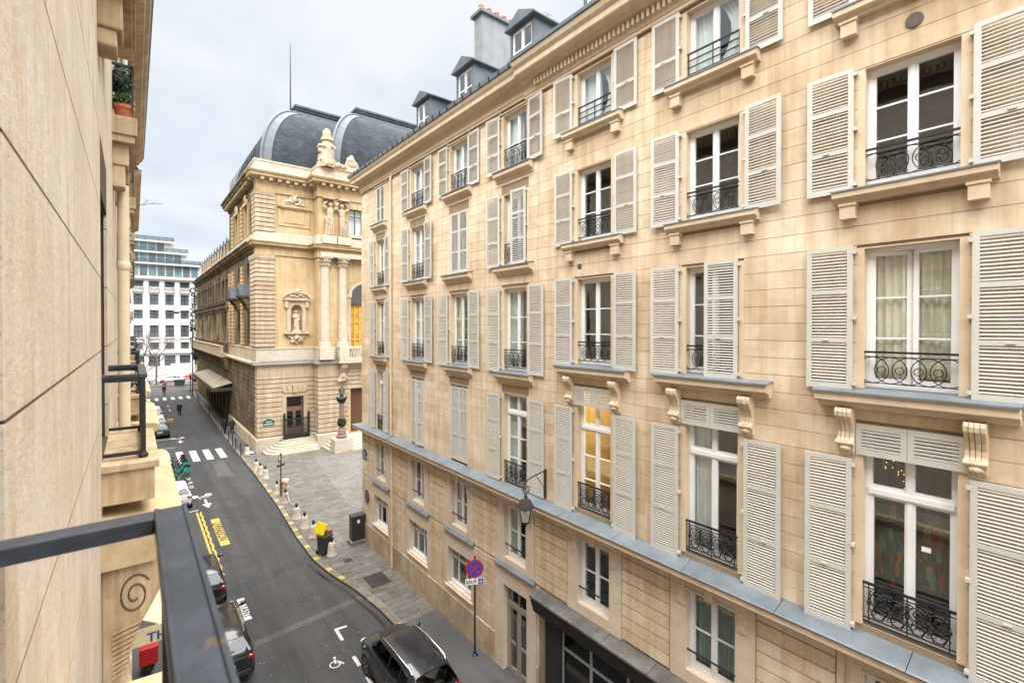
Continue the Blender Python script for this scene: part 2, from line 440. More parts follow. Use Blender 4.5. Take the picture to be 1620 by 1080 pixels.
# --- ledge above the entresol, with zinc cover
m = MB()
ledge = [(0.0, 6.18), (0.06, 6.19), (0.10, 6.24), (0.36, 6.27), (0.40, 6.30), (0.40, 6.44), (0.0, 6.46)]
path = [(AR, YF), (AR, YN)]
def side_path(y0, y1): return [(AR, y1), (AR, y0)]
m.sweep([(-0.02, 6.17)] + ledge[1:-1] + [(-0.02, 6.45)], [(AR+6, YF), (AR, YF), (AR, 22.05)])
m.sweep([(-0.02, 6.17)] + ledge[1:-1] + [(-0.02, 6.45)], side_path(YN, 21.98))
wobj('string_ledge', m, M['stone_trim'], RB)
zt = [(-0.03, 6.452), (0.44, 6.446), (0.45, 6.47), (0.43, 6.49), (-0.01, 6.60), (-0.03, 6.60)]
ys = [YF, 22.06]; m = MB().sweep(zt, [(AR+6, YF), (AR, YF), (AR, 22.06)]); wobj('zinc_cover', m, M['zinc'], RB)
y = 21.96
while y > YN:
    y2 = max(YN, y-2.0)
    wobj('zinc_cover', MB().sweep(zt, [(AR, y), (AR, y2+0.012)]), M['zinc'], RB)
    y = y2
# --- cornice, frieze, gutter
def cornice(prof, a, b, name='cornice', mat='stone_trim'): wobj(name, MB().sweep(prof, a if b is None else side_path(a, b)), M[mat], RB)
cpro = [(-0.02, 19.50), (0.03, 19.50), (0.03, 19.58), (0.06, 19.60), (0.06, 19.80), (0.12, 19.86), (0.16, 19.95), (0.42, 20.0), (0.44, 20.02), (0.44, 20.16), (0.50, 20.24), (0.54, 20.34), (-0.02, 20.36)]
cornice(cpro, [(AR+6, YF), (AR, YF), (AR, 11.9)], None)
cpro2 = [(-0.02, 19.42), (0.05, 19.42), (0.05, 19.5), (0.08, 19.52), (0.08, 19.82), (0.24, 19.86), (0.28, 19.96), (0.5, 20.0), (0.52, 20.03), (0.52, 20.18), (0.6, 20.27), (0.64, 20.40), (-0.02, 20.42)]
cornice(cpro2, YN, 11.9)
m = MB(); y = 11.3
while y > YN: m.box(AR-0.2, AR-0.06, y-0.075, y, 19.62, 19.80); y -= 0.15
wobj('dentil_row', m, M['stone_trim'], RB, stuff=True)
cornice([(0.5, 20.35), (0.58, 20.37), (0.6, 20.5), (0.565, 20.5), (0.55, 20.41), (0.5, 20.40)], [(AR+6, YF), (AR, YF), (AR, 11.8)], None, 'gutter', 'zinc')
cornice([(0.6, 20.41), (0.68, 20.43), (0.69, 20.52), (0.6, 20.50)], YN, 11.9, 'gutter', 'zinc')
m = MB(); y = 25.8
while y > 11.9: m.box(AR-0.625, AR-0.5, y, y+0.03, 20.36, 20.52); y -= 0.55
wobj('gutter_bracket_row', m, M['iron'], RB, stuff=True)
for k in 'DEFG':    # recessed frieze panels over the top windows
    cy = COLY[k]; m = MB()
    for s in (-1, 1):
        m.box(AR-0.018, AR+.01, cy+s*0.8-0.03, cy+s*0.8+0.03, 19.36, 19.49)
    m.box(AR-0.02, AR+.01, cy-0.83, cy+0.83, 19.36, 19.40)
    wobj('frieze_panel', m, M['stone_trim'], RB)
# --- roof, dormers, chimney
m = MB(); m.prism([(AR-0.5, 20.42), (AR+5.5, 23.3), (AR+11, 20.4), (AR+0.3, 20.38)], 'y', YN, YF+0.2)
wobj('zinc_roof', m, M['zinc_roof'], RB)
for cy in (19.5, 16.0, 12.45, 9.0, 5.5, 2.0):
    xf = AR+0.28; w = 0.62; zb_, zt_ = 20.62, 22.28; zr = 22.62
    m = MB()
    xr = AR+4.2
    for s in (-1, 1): m.prism([(xf, zb_), (xf, zt_), (xr, zt_), (xr-1.2, 21.8)], 'y', cy+s*w-0.04*s, cy+s*w+0.0*s)
    m.box(xf, xf+0.1, cy-w+.04, cy-w+0.1, zb_, zt_); m.box(xf, xf+0.1, cy+w-0.1, cy+w-.04, zb_, zt_); m.box(xf, xf+0.1, cy-w+.1, cy+w-.1, zt_-0.1, zt_)
    d = wobj('dormer', m, M['zinc_roof'], RB)
    m = MB()
    m.prism([(cy-w-0.16, zt_), (cy+w+0.16, zt_), (cy+w+0.16, zt_+0.05), (cy, zr+0.1), (cy-w-0.16, zt_+0.05)], 'x', xf-0.16, xr+0.3)
    wobj('dormer_roof', m, M['zinc_roof'], d)
    m = MB(); a, b = cy-w+0.1, cy+w-0.1
    X0, X1 = xf+0.04, xf+0.09
    m.box(X0, X1, a, a+.07, zb_, zt_-.1); m.box(X0, X1, b-.07, b, zb_, zt_-.1); m.box(X0, X1, cy-.06, cy+.06, zb_, zt_-.1)
    m.box(X0, X1, a+.07, cy-.06, zt_-.18, zt_-.1); m.box(X0, X1, cy+.06, b-.07, zt_-.18, zt_-.1); m.box(X0, X1, a+.07, cy-.06, 21.45, 21.49); m.box(X0, X1, cy+.06, b-.07, 21.45, 21.49)
    wobj('dormer_window', m, M['white_paint'], d)
    wobj('pane', MB().box(xf+.06, xf+.066, a+.06, cy-.05, zb_, zt_-.17), M['glass'], d); wobj('pane', MB().box(xf+.06, xf+.066, cy+.05, b-.06, zb_, zt_-.17), M['glass'], d)
    wobj('dormer_back', MB().box(xf+0.9, xf+0.95, cy-w+.05, cy+w-.05, zb_, zt_), M['sheer'], d)
M['chimney'] = stone('chimney_render', (0.28, 0.295, 0.31), rnd=0, streak=0.5, stain=(0.7, 0.7, 0.7), bump=0.1)
m = MB().box(AR+1.25, AR+3.6, 16.2, 16.75, 20.8, 25.0)
ch = wobj('chimney', m, M['chimney'], RB)
wobj('chimney_cap', MB().box(AR+1.13, AR+3.72, 16.08, 16.87, 25.0, 25.12), M['zinc_roof'], ch)
M['terracotta'] = plain('terracotta', (0.48, 0.15, 0.07), 0.8, 0, 0.25, 5); M['pot_ochre'] = plain('ochre_pot', (0.42, 0.27, 0.1), 0.8, 0, 0.2, 5)
for i in range(6):
    x = AR+1.4+i*0.4
    wobj('chimney_pot', MB().lathe(x, 16.47, [(0.13, 25.1), (0.12, 25.3), (0.1, 25.42), (0.12, 25.43), (0.12, 25.48), (0.08, 25.48)], 12), M['pot_ochre'] if i == 0 else M['terracotta'], ch, smooth=True)
an = MB(); ax = AR+3.2
an.tube([(ax, 14.6, 22.0), (ax, 14.6, 24.9)], 0.02, 5); an.tube([(ax, 14.25, 24.72), (ax, 14.95, 24.5)], 0.012, 4)
for i in range(6):
    t = i/5; an.tube([(ax-.22, 14.25+.7*t, 24.72-.22*t), (ax+.22, 14.25+.7*t, 24.72-.22*t)], 0.008, 4)
tag(wobj('aerial', an, M['iron']), 'thin metal television aerial sticking up behind the roof dormers', 'aerial')

# --- interior: floors, back wall, cross walls
m = MB(); m.box(AR+5.0, AR+5.2, YN, YF, 0, 20)
for y in [c+1.75 for c in (-4.9, -1.42, 2.05, 5.51, 8.98, 12.49, 16.02, 19.53)]: m.box(AR+0.36, AR+5.0, y-.05, y+.05, 0, 20)
m.box(AR+0.36, AR+11, YF-0.32, YF-.01, -0.1, 20); m.box(AR+0.36, AR+11, YN, YN+.3, -0.1, 20)
wobj('inner_wall', m, M['room'], RB)
m = MB()
for z in (0.05, 3.4, 6.35, 10.35, 13.85, 17.1, 19.7): m.box(AR+0.36, AR+5.0, YN+.3, YF-.32, z-.12, z)
wobj('inner_floor', m, M['wood_floor'], RB)
# end wall on the square
m = MB().box(AR+0.03, AR+11, YF-.01, YF+.0, -0.1, 20.0); wobj('end_wall', m, M['stone'], RB)

# --- windows
def leaf_bars(m, X0, X1, a, b, z0, z1, st, rows, bar=0.028):
    """one casement leaf; returns pane rectangles"""
    m.box(X0, X1, a, a+st, z0, z1); m.box(X0, X1, b-st, b, z0, z1)
    m.box(X0, X1, a+st, b-st, z0, z0+st*1.5); m.box(X0, X1, a+st, b-st, z1-st, z1)
    zs = [z0+st*1.5 + (z1-st-z0-st*1.5)*f for f in rows]
    for z in zs: m.box(X0+.006, X1-.006, a+st, b-st, z-bar/2, z+bar/2)
    e = [z0+st*1.5] + zs + [z1-st]
    return [(a+st, b-st, p, q) for p, q in zip(e, e[1:])]
unit_pane = MB().box(-.5, .5, -.5, .5, -.5, .5).mesh('pane'); unit_pane.materials.append(M['glass'])
def pane(parent, x, r):
    o = link('pane', unit_pane, None, parent); a, b, c, d = r
    o.location = (x, (a+b)/2, (c+d)/2); o.scale = (0.005, b-a-.001, d-c-.001); return o
WX = AR+0.19
for k, r, y0, y1, z0, z1 in openings:
    m = MB(); f = 0.055; X0, X1 = WX, WX+0.06
    if (k, r) == ('C', 5): continue
    panes = []
    if r <= 4:
        m.box(X0-.012, X1+.02, y0, y0+f, z0, z1); m.box(X0-.012, X1+.02, y1-f, y1, z0, z1)
        m.box(X0-.012, X1+.02, y0+f, y1-f, z1-f*1.2, z1); m.box(X0-.012, X1+.02, y0+f, y1-f, z0, z0+f)
        zt_ = z1-f*1.2; zb_ = z0+f; cy = (y0+y1)/2
        if r == 3:
            zt0 = 9.05 if k not in 'DEFG' else 9.0
            m.box(X0-.05, X1+.02, y0+f, y1-f, zt0, zt0+0.09)
            for a, b in ((y0+f, cy-.02), (cy+.02, y1-f)): panes += leaf_bars(m, X0, X1, a, b, zt0+.09, zt_, 0.045, [])
            if k in 'CD' : 
                for a, b in ((y0+f, cy-.012), (cy+.012, y1-f)): panes += leaf_bars(m, X0, X1, a, b, zb_, zt0, 0.06, [.33, .66])
            else:
                for a, b in ((y0+f, cy-.012), (cy+.012, y1-f)): panes += leaf_bars(m, X0, X1, a, b, zb_, zt0, 0.06, [])
            m.box(X0-.02, X0, cy-.04, cy+.04, zb_, zt0); m.box(X0-.02, X0, cy-.05, cy+.05, zt0+.09, zt_)
        else:
            rows = {0: [.45], 1: [.36, .69], 2: [.33, .66], 4: [.5]}[r]
            if r == 0 and k in 'ABC': rows = []
            if (k, r) == ('A', 2):      # left ajar: both leaves swung slightly into the room
                for s, a in ((1, y0+f), (-1, y1-f)):
                    lm = MB(); W = (y1-y0)/2-f
                    pr = leaf_bars(lm, 0, 0.05, 0, W, zb_, zt_, 0.07, rows)
                    ang = rad(14 if s < 0 else 9)
                    T = Matrix.Translation((X0, a, 0)) @ Matrix.Scale(s, 4, (0, 1, 0)) @ Matrix.Rotation(-ang, 4, 'Z')
                    lm.xf(T); m.join(lm)
                    for (a2, b2, c2, d2) in pr:
                        pm = MB().box(0.02, 0.025, a2, b2, c2, d2).xf(T); panes.append(pm)
            else:
                for a, b in ((y0+f, cy-.012), (cy+.012, y1-f)): panes += leaf_bars(m, X0, X1, a, b, zb_, zt_, 0.058, rows)
                m.box(X0-.018, X0, cy-.035, cy+.035, zb_, zt_)
    elif k in 'EFG':
        m.box(X0-.012, X1+.02, y0, y0+f, z0, z1); m.box(X0-.012, X1+.02, y1-f, y1, z0, z1); m.box(X0-.012, X1+.02, y0+f, y1-f, z1-f, z1); m.box(X0-.06, X1+.02, y0+f, y1-f, z0, z0+.1)
        zt0 = z0+(z1-z0)*.70
        m.box(X0-.01, X1+.01, y0+f, y1-f, zt0, zt0+.07)
        e = [y0+f, y0+f+(y1-y0-2*f)*.33, y0+f+(y1-y0-2*f)*.70, y1-f]
        for q in e[1:3]: m.box(X0, X1, q-.03, q+.03, z0+.1, zt0); m.box(X0, X1, q-.03, q+.03, zt0+.07, z1-f)
        for a, b in zip(e, e[1:]): panes += [(a+.03, b-.03, z0+.1, zt0), (a+.03, b-.03, zt0+.07, z1-f)]
    else:   # street door
        m.box(X0-.01, X1+.03, y0, y0+.07, z0, z1); m.box(X0-.01, X1+.03, y1-.07, y1, z0, z1); m.box(X0-.01, X1+.03, y0+.07, y1-.07, z1-.07, z1)
        m.box(X0-.02, X1+.03, y0+.07, y1-.07, 2.3, 2.4); cy = (y0+y1)/2
        panes += [(y0+.07, cy-.03, 2.4, z1-.07), (cy+.03, y1-.07, 2.4, z1-.07)]; m.box(X0, X1, cy-.03, cy+.03, 2.4, z1-.07)
        for a, b in ((y0+.07, cy-.01), (cy+.01, y1-.07)): panes += leaf_bars(m, X0, X1, a, b, 0.0, 2.3, 0.09, [.42], 0.07)
    dw = (r == 5 and k == 'D')
    if dw: M['door_paint'] = plain('greige_door_paint', (0.33, 0.28, 0.22), 0.5)
    w = wobj('street_door' if dw else 'window', m, M['door_paint'] if dw else M['white_paint'], RB)
    for p in panes:
        if isinstance(p, MB): wobj('pane', p, M['glass'], w).location = (0, 0, 0)
        else: pane(w, (X0+X1)/2, p)
    if dw: wobj('door_handle', MB().tube([(X0-.05, cy+.07, 1.0), (X0-.05, cy+.07, 1.25)], 0.015, 8), M['iron'], w)

# --- shutters
shutter_cache = {}
def shutter_meshes(w, h, rails):
    key = (round(w, 3), round(h, 3), rails)
    if key in shutter_cache: return shutter_cache[key]
    st = 0.085; t = 0.034
    m = MB(); m.box(-t/2, t/2, 0, st, 0, h); m.box(-t/2, t/2, w-st, w, 0, h)
    m.box(-t/2+.002, t/2-.002, st, w-st, 0, 0.11); m.box(-t/2+.002, t/2-.002, st, w-st, h-.08, h)
    zr = [h*q for q in rails]
    for z in zr: m.box(-t/2+.002, t/2-.002, st, w-st, z-.04, z+.04)
    fm = m.mesh('shutter'); fm.materials.append(M['shutter'])
    s = MB(); e = [0.11] + [v for z in zr for v in (z-.04, z+.04)] + [h-.08]
    for a, b in zip(e[::2], e[1::2]):
        n = round((b-a)/0.058); p = (b-a)/n
        for i in range(n):
            zc = a+p*(i+.5)     # slats slope down towards the outside (-x)
            q = [(-.010, zc-.013), (.008, zc+.001), (.008, zc+.013), (-.010, zc-.001)]
            s.add([(x_, st, z_) for x_, z_ in q]+[(x_, w-st, z_) for x_, z_ in q],
                  [(0,1,2,3),(7,6,5,4),(0,4,5,1),(1,5,6,2),(2,6,7,3),(3,7,4,0)])
    sm = s.mesh('slats'); sm.materials.append(M['shutter'])
    bk = MB().box(-.004, .004, w-.2, w-.1, .0, .0)
    hm = MB()
    for z in (0.12, h/2, h-.12): hm.box(-.03, .055, -.05, .01, z-.03, z+.03)
    hm.box(-.035, -.017, w*.5, w*.5+.1, zr[-1 if len(zr) > 1 else 0]*1.0-.012 if False else zr[0]-.012, zr[0]+.012)
    hm = hm.mesh('hinges'); hm.materials.append(M['shutter'])
    shutter_cache[key] = (fm, sm, hm); return shutter_cache[key]
def shutter(cy_h, z0, z1, w, side, ang=0.0, x=None):
    """side +1: leaf extends to +Y from its hinge at cy_h; ang opens it away from the wall"""
    rails = (0.40,) if z1-z0 < 1.95 else (0.345, 0.685)
    if z1-z0 < 2.25 and z1-z0 >= 1.95 and False: rails = (0.4,)
    fm, sm, hm = shutter_meshes(w, z1-z0, rails)
    o = link('shutter', fm, None, RB)
    o.location = Vector(((AR-0.06) if x is None else x, cy_h, z0)) - RB.location
    o.rotation_euler.z = rad(ang)*side; o.scale.y = side
    s = link('slats', sm, None, o); s['kind'] = 'stuff'
    link('hinges', hm, None, o)['kind'] = 'stuff'
    return o
rngS = random.Random(3)
for k, r, y0, y1, z0, z1 in openings:
    if r > 3 or k == 'Y': continue
    near = k not in 'DEFG'; cy = (y0+y1)/2; hw = (y1-y0)/2
    w = 0.735 if k != 'G' else 0.62
    if r == 3: zz0, zz1 = 6.56 if near else 6.62, 9.65
    elif near: zz0, zz1 = z0-.06, z1+.07
    else: zz0, zz1 = z0-.05, z1+.06
    closed = (k, r) in (('E', 1), ('E', 3), ('F', 3), ('G', 0))
    if closed:
        wc = hw-.008
        shutter(cy+hw-.004, zz0+.06, zz1-.05, wc, -1, 0, AR+0.02)
        shutter(cy-hw+.004, zz0+.06, zz1-.05, wc, 1, 14 if k == 'F' else 0, AR+0.02)
        continue
    off = hw+0.15
    a1 = rngS.choice((0, 1, 2, 4)); a2 = rngS.choice((0, 1, 3, 5))
    shutter(cy+off, zz0, zz1, w, 1, a1)
    if (k, r) in (('B', 2), ('D', 1), ('G', 3)):       # right leaf swung half across the window
        if k == 'G': shutter(cy-off+.2, zz0, zz1, w, -1, 0)
        else: shutter(cy-hw+.0, zz0, zz1, w, 1, 3, AR-0.045)
    else: shutter(cy-off, zz0, zz1, w, -1, a2)

# --- sills
for k, r, y0, y1, z0, z1 in openings:
    if r > 2: continue
    near = k not in 'DEFG'; cy = (y0+y1)/2; hw = (y1-y0)/2
    if near and r < 2:
        a, b = cy-1.06, cy+1.06; zt_ = z0-.06
        m = MB().prism([(AR+.02, zt_-.22), (AR-.13, zt_-.22), (AR-.15, zt_-.17), (AR-.2, zt_-.15), (AR-.23, zt_-.12), (AR-.23, zt_-.01), (AR-.2, zt_), (AR+.2, zt_+.05), (AR+.2, zt_-.22)], 'y', a, b)
        s = wobj('window_sill', m, M['stone_trim'], RB, bevel=.005)
        wobj('sill_cover', MB().prism([(AR-.25, zt_-.02), (AR-.25, zt_+.006), (AR+.19, zt_+.064), (AR+.19, zt_+.052), (AR-.2, zt_+.003)], 'y', a-.02, b+.02), M['zinc'], s)
        for q in (a+.22, b-.22):
            wobj('sill_bracket', MB().box(AR-.15, AR+.02, q-.12, q+.12, zt_-.5, zt_-.222).box(AR-.17, AR+.02, q-.14, q+.14, zt_-.27, zt_-.2221), M['stone_trim'], s, bevel=.006)
    elif near:
        a, b = cy-1.3, cy+1.3; zt_ = z0-.07
        m = MB().prism([(AR+.02, zt_-.3), (AR-.1, zt_-.3), (AR-.12, zt_-.24), (AR-.2, zt_-.2), (AR-.28, zt_-.17), (AR-.28, zt_-.02), (AR+.2, zt_+.05), (AR+.2, zt_-.3)], 'y', a, b)
        s = wobj('window_sill', m, M['stone_trim'], RB, bevel=.005)
        wobj('sill_cover', MB().prism([(AR-.32, zt_-.03), (AR-.32, zt_+.002), (AR+.19, zt_+.068), (AR+.19, zt_+.052), (AR-.28, zt_-.014)], 'y', a-.03, b+.03), M['zinc'], s)
        for q in (cy-.83, cy+.86):    # scrolled consoles
            prof = [(AR+.01, zt_-.3), (AR-.24, zt_-.3), (AR-.27, zt_-.36), (AR-.26, zt_-.44), (AR-.2, zt_-.52), (AR-.13, zt_-.62), (AR-.09, zt_-.74), (AR-.10, zt_-.84), (AR-.14, zt_-.88), (AR-.15, zt_-.94), (AR-.12, zt_-.99), (AR-.06, zt_-1.01), (AR-.06, zt_-1.08), (AR-.03, zt_-1.14), (AR+.01, zt_-1.15)]
            m = MB()
            for i in range(4):
                c = q-.093+i*.062
                m.prism([(x-(0.0 if i in (0, 3) else .018), z) for x, z in prof[:-1]] + [prof[-1]], 'y', c-.027, c+.027)
            m.prism([(x+.02 if x < AR else x, z) for x, z in prof], 'y', q-.13, q+.13)
            m.ball((AR-.1, q, zt_-1.02), (.06, .1, .06), 8, 6); m.tube([(AR-.12, q-.14, zt_-.93), (AR-.12, q+.14, zt_-.93)], .05, 8)
            wobj('sill_console', m, M['stone_trim'], s, bevel=.006)
    else:
        hw2 = hw+.36; a, b = cy-hw2, cy+hw2; zt_ = z0-.06
        m = MB().prism([(AR+.02, zt_-.34), (AR-.03, zt_-.34), (AR-.05, zt_-.26), (AR-.11, zt_-.22), (AR-.18, zt_-.2), (AR-.22, zt_-.16), (AR-.22, zt_-.02), (AR+.2, zt_+.05), (AR+.2, zt_-.34)], 'y', a, b)
        s = wobj('window_sill', m, M['stone_trim'], RB, bevel=.005)
        wobj('sill_cover', MB().prism([(AR-.26, zt_-.03), (AR-.26, zt_+.002), (AR+.19, zt_+.068), (AR+.19, zt_+.052), (AR-.22, zt_-.014)], 'y', a-.02, b+.02), M['zinc'], s)
# --- louvred transom panels over the first-floor windows
for k in 'ABCZ':
    cy = ALLC[k]
    for a, b in ((cy-.72, cy-.003), (cy+.003, cy+.72)):
        m = MB(); x0, x1 = AR-.035, AR-.005; z0, z1 = 9.74, 10.29
        fr = .085
        m.box(x0, x1, a, a+fr, z0, z1); m.box(x0, x1, b-fr, b, z0, z1); m.box(x0, x1, a+fr, b-fr, z0, z0+.1); m.box(x0, x1, a+fr, b-fr, z1-.1, z1)
        n = 6; p = (z1-z0-.2)/n
        p0 = wobj('louvre_panel', m, M['shutter'], RB); s = MB()
        for i in range(n):
            z = z0+.1+p*i
            s.prism([(x0+.003, z+p*.1), (x0+.003, z+p*.72), (x0+.012, z+p*.76), (x0+.012, z+p*.14)], 'y', a+fr, b-fr)
        wobj('slats', s, M['shutter'], p0, stuff=True)
# --- railings
def railing(y0, y1, z0, kind):
    m = MB(); x = AR+0.05; W = y1-y0
    def hbar(z, t=.028): m.box(x-t/2, x+t/2, y0, y1, z-t/2, z+t/2)
    def vbar(y, za, zb, t=.014): m.box(x-t/2, x+t/2, y-t/2, y+t/2, za, zb)
    if kind == 'bars':
        for z in (.1, .26, .42, .58): hbar(z0+z, .022 if z < .5 else .035)
        for q in (.02, .5, .98): vbar(y0+W*q, z0, z0+.58, .02)
    elif kind == 'rings':
        hbar(z0+.60, .036); hbar(z0+.52, .016); hbar(z0+.06, .016)
        n = 5
        for i in range(n): m.ring((x, y0+W*(i+.5)/n, z0+.29), .225, .009, 'x', 20, 5)
        for i in range(1, n): m.ring((x, y0+W*i/n, z0+.29), .06, .008, 'x', 12, 5)
    elif kind == 'loops':
        hbar(z0+.68, .034); hbar(z0+.6, .016); hbar(z0+.07, .016)
        n = 5
        for i in range(n):
            c = y0+W*(i+.5)/n
            m.ring((x, c, z0+.335), .26, .010, 'x', 18, 5, .5); m.ring((x, c, z0+.335), .17, .009, 'x', 14, 5, .42)
            if i: vbar(y0+W*i/n, z0+.07, z0+.6, .012)
        for i in range(n): m.ring((x, y0+W*(i+.5)/n, z0+.335), .05, .008, 'x', 10, 5)
    else:   # ornate scrolls
        hbar(z0+.70, .04); hbar(z0+.62, .016); hbar(z0+.09, .018); hbar(z0+.02, .024)
        for q in (.0, .07, .5, .93, 1.0): vbar(y0+W*q, z0, z0+.7, .016)
        n = 4
        for i in range(n):
            c = y0+W*(.07+.86*(i+.5)/n)
            m.ring((x, c, z0+.44), .115, .011, 'x', 16, 5); m.ring((x, c, z0+.44), .055, .010, 'x', 12, 5); m.ring((x, c, z0+.2), .085, .010, 'x', 14, 5)
            for s in (-1, 1):
                pts = [(x, c+s*(.05+.09*math.sin(t*2.6)), z0+.09+.5*t) for t in [j/9 for j in range(10)]]
                m.tube(pts, .009, 4); m.ring((x, c+s*.1, z0+.29), .04, .009, 'x', 10, 4); m.ring((x, c+s*.1, z0+.55), .035, .009, 'x', 10, 4)
                m.tube([(x, c+s*.02, z0+.2), (x, c+s*.13, z0+.14), (x, c+s*.15, z0+.22)], .008, 4)
        for i in range(5): m.ball((x, y0+W*(.07+.86*i/4), z0+.355), (.02, .035, .05), 8, 5)
    wobj('window_railing', m, M['iron'], RB, smooth=True)
for k, r, y0, y1, z0, z1 in openings:
    if r > 3 or (k, r) in (('E', 1), ('E', 3), ('F', 3), ('G', 0)): continue
    near = k not in 'DEFG'
    kind = 'ornate' if r == 3 else ('bars' if near and r == 0 else ('rings' if near else 'loops'))
    railing(y0, y1, z0+.03, kind)
# --- curtains
def curtain(y0, y1, z0, z1, mat, label, x=AR+.36, waves=7, amp=.03, tie=0.0):
    n = waves*6; vs = []; fs = []
    for j in range(7):
        t = j/6
        for i in range(n+1):
            u = i/n; pull = 1-tie*math.sin(math.pi*min(1, t*1.15))
            y = y0+(y1-y0)*u*pull if tie >= 0 else y1-(y1-y0)*(1-u)*(1+tie*math.sin(math.pi*t))
            vs.append((x+amp*math.sin(u*waves*2*math.pi+.6*t)+.012*math.sin(u*17+t*3), y, z1-(z1-z0)*t))
    for j in range(6):
        for i in range(n): a = j*(n+1)+i; fs.append((a, a+1, a+n+2, a+n+1))
    m = MB().add(vs, fs); o = wobj('curtain', m, M[mat], None, smooth=True, angle=180)
    md = o.modifiers.new('solid', 'SOLIDIFY'); md.thickness = .004
    tag(o, label, 'curtain', 'curtains behind the apartment windows')
ordn = {0: 'top row', 1: 'second row from the top', 2: 'third row from the top', 3: 'first floor row above the ledge', 4: 'entresol row'}
colw = {'A': 'nearest window column', 'B': 'second window column', 'C': 'third window column', 'D': 'fourth window column', 'E': 'fifth window column', 'F': 'sixth window column', 'G': 'farthest window column'}
def cur(k, r, a, b, mat, desc, **kw):
    o = [q for q in openings if q[0] == k and q[1] == r][0]; W = o[3]-o[2]
    curtain(o[2]+W*a, o[2]+W*b, o[4]+.02, o[5], mat, f'{desc} in {colw[k]}, {ordn[r]}', **kw)
cur('A', 2, .45, 1.02, 'beige_cloth', 'beige left drape', waves=6); cur('A', 2, -.02, .52, 'beige_cloth', 'beige right drape', waves=6)
for k in 'ABC':
    cur(k, 0, .5, 1.0, 'sheer', 'white left sheer curtain', waves=6); cur(k, 0, 0.0, .5, 'sheer', 'white tied right sheer curtain', waves=5, tie=.45)
cur('B', 3, .52, 1.0, 'sheer', 'long white drape'); cur('B', 4, .0, 1.0, 'green_cloth', 'dull green curtain', waves=10)
cur('D', 0, .45, 1.0, 'sheer', 'pale drape'); cur('E', 0, .4, 1.0, 'sheer', 'pale drape'); cur('F', 0, .3, 1.0, 'sheer', 'pale drape')
for k in 'DEFG': cur(k, 2, .5, 1.02, 'beige_cloth' if k in 'E' else 'sheer', 'pale grey drape')
cur('D', 3, .55, 1.0, 'sheer', 'white drape'); cur('F', 1, .55, 1.0, 'sheer', 'white drape'); cur('G', 1, .4, 1.0, 'sheer', 'white drape')
cur('G', 4, .0, 1.0, 'green_cloth', 'dull green curtain'); cur('E', 4, .6, 1.0, 'sheer', 'short pale drape'); cur('D', 4, .7, 1.0, 'sheer', 'short pale drape')
# --- downpipes
M['pipe'] = plain('painted_pipe', (0.62, 0.52, 0.37), .5, 0, .1)
def downpipe(y, zt_, zb_, x=AR-.09):
    m = MB().tube([(x+.1 if zt_ > 10 else x, y, zt_+.05), (x, y-.02, zt_-.25), (x, y, zt_-.45), (x, y, zb_)], .055, 10)
    z = zb_+.5
    while z < zt_-.6: m.lathe(x, y, [(.055, z-.04), (.068, z-.035), (.068, z+.035), (.055, z+.04)], 10); z += 2.6
    return m
wobj('downpipe', downpipe(22.2, 19.6, 6.62), M['pipe'], RB, smooth=True); wobj('downpipe', downpipe(22.02, 6.25, .05, AR-.14), M['pipe'], RB, smooth=True)
# --- shop front
M['shop_dark'] = plain('shopfront_black', (0.017, 0.016, 0.015), .6, 0, .2, 2)
M['weathered'] = stone('weathered_ledge', (0.16, 0.155, 0.15), rnd=.15, streak=.2, stain_amt=.5, dirt=.5, scale=2)
M['alu'] = plain('grey_aluminium', (.36, .37, .36), .4, .3, .05)
sf = MB(); sf.prism([(AR+.0, 3.05), (AR-.28, 3.05), (AR-.3, 3.1), (AR-.42, 3.48), (AR-.42, 3.56), (AR, 3.56)], 'y', YN, 11.2); s0 = wobj('shop_fascia', sf, M['shop_dark'], RB)
y = 11.22
while y > YN:
    y2 = max(YN, y-1.45); wobj('ledge_stone', MB().prism([(AR, 3.565), (AR-.46, 3.565), (AR-.46, 3.62), (AR, 3.70)], 'y', y2+.006, y-.006), M['weathered'], s0); y = y2
wobj('shop_pier', MB().box(AR-.1, AR+.3, 10.2, 10.85, -.05, 3.05), M['shop_dark'], RB)
wobj('stall_riser', MB().box(AR-.06, AR+.3, YN, 10.2, -.05, .5), M['shop_dark'], RB)
m = MB(); ys_ = [10.18, 9.05, 7.75, 6.55]
for q in ys_: m.box(AR, AR+.07, q-.04, q+.04, .5, 3.05)
for a, b in zip(ys_[1:], ys_): m.box(AR, AR+.07, a+.04, b-.04, 2.98, 3.05); m.box(AR, AR+.07, a+.04, b-.04, 2.3, 2.37); m.box(AR, AR+.07, a+.04, b-.04, .5, .56)
sw = wobj('shop_window', m, M['alu'], RB)
M['shop_glass'] = glass_mat('shop_glass', (.25, .3, .28), 1.0, .06)
for a, b in zip(ys_[1:], ys_):
    for c, d in ((.56, 2.3), (2.37, 2.98)): wobj('pane', MB().box(AR+.03, AR+.036, a+.04, b-.04, c, d), M['shop_glass'], sw).location = (0, 0, 0)
wobj('shop_panel', MB().box(AR-.02, AR+.2, YN, 6.5, .5, 3.05), M['shop_dark'], RB)
wobj('air_vent', MB().lathe(0, 0, [(.12, 0), (.12, .02), (.09, .025), (.02, .025)], 16).xf(Matrix.Translation((AR+.0, 2.0, 17.05)) @ Matrix.Rotation(rad(-90), 4, 'Y')), M['weathered'], RB)
wobj('air_vent', MB().lathe(0, 0, [(.08, 0), (.08, .02), (.05, .025), (.02, .025)], 12).xf(Matrix.Translation((AR+.0, 9.5, 13.75)) @ Matrix.Rotation(rad(-90), 4, 'Y')), M['weathered'], RB)
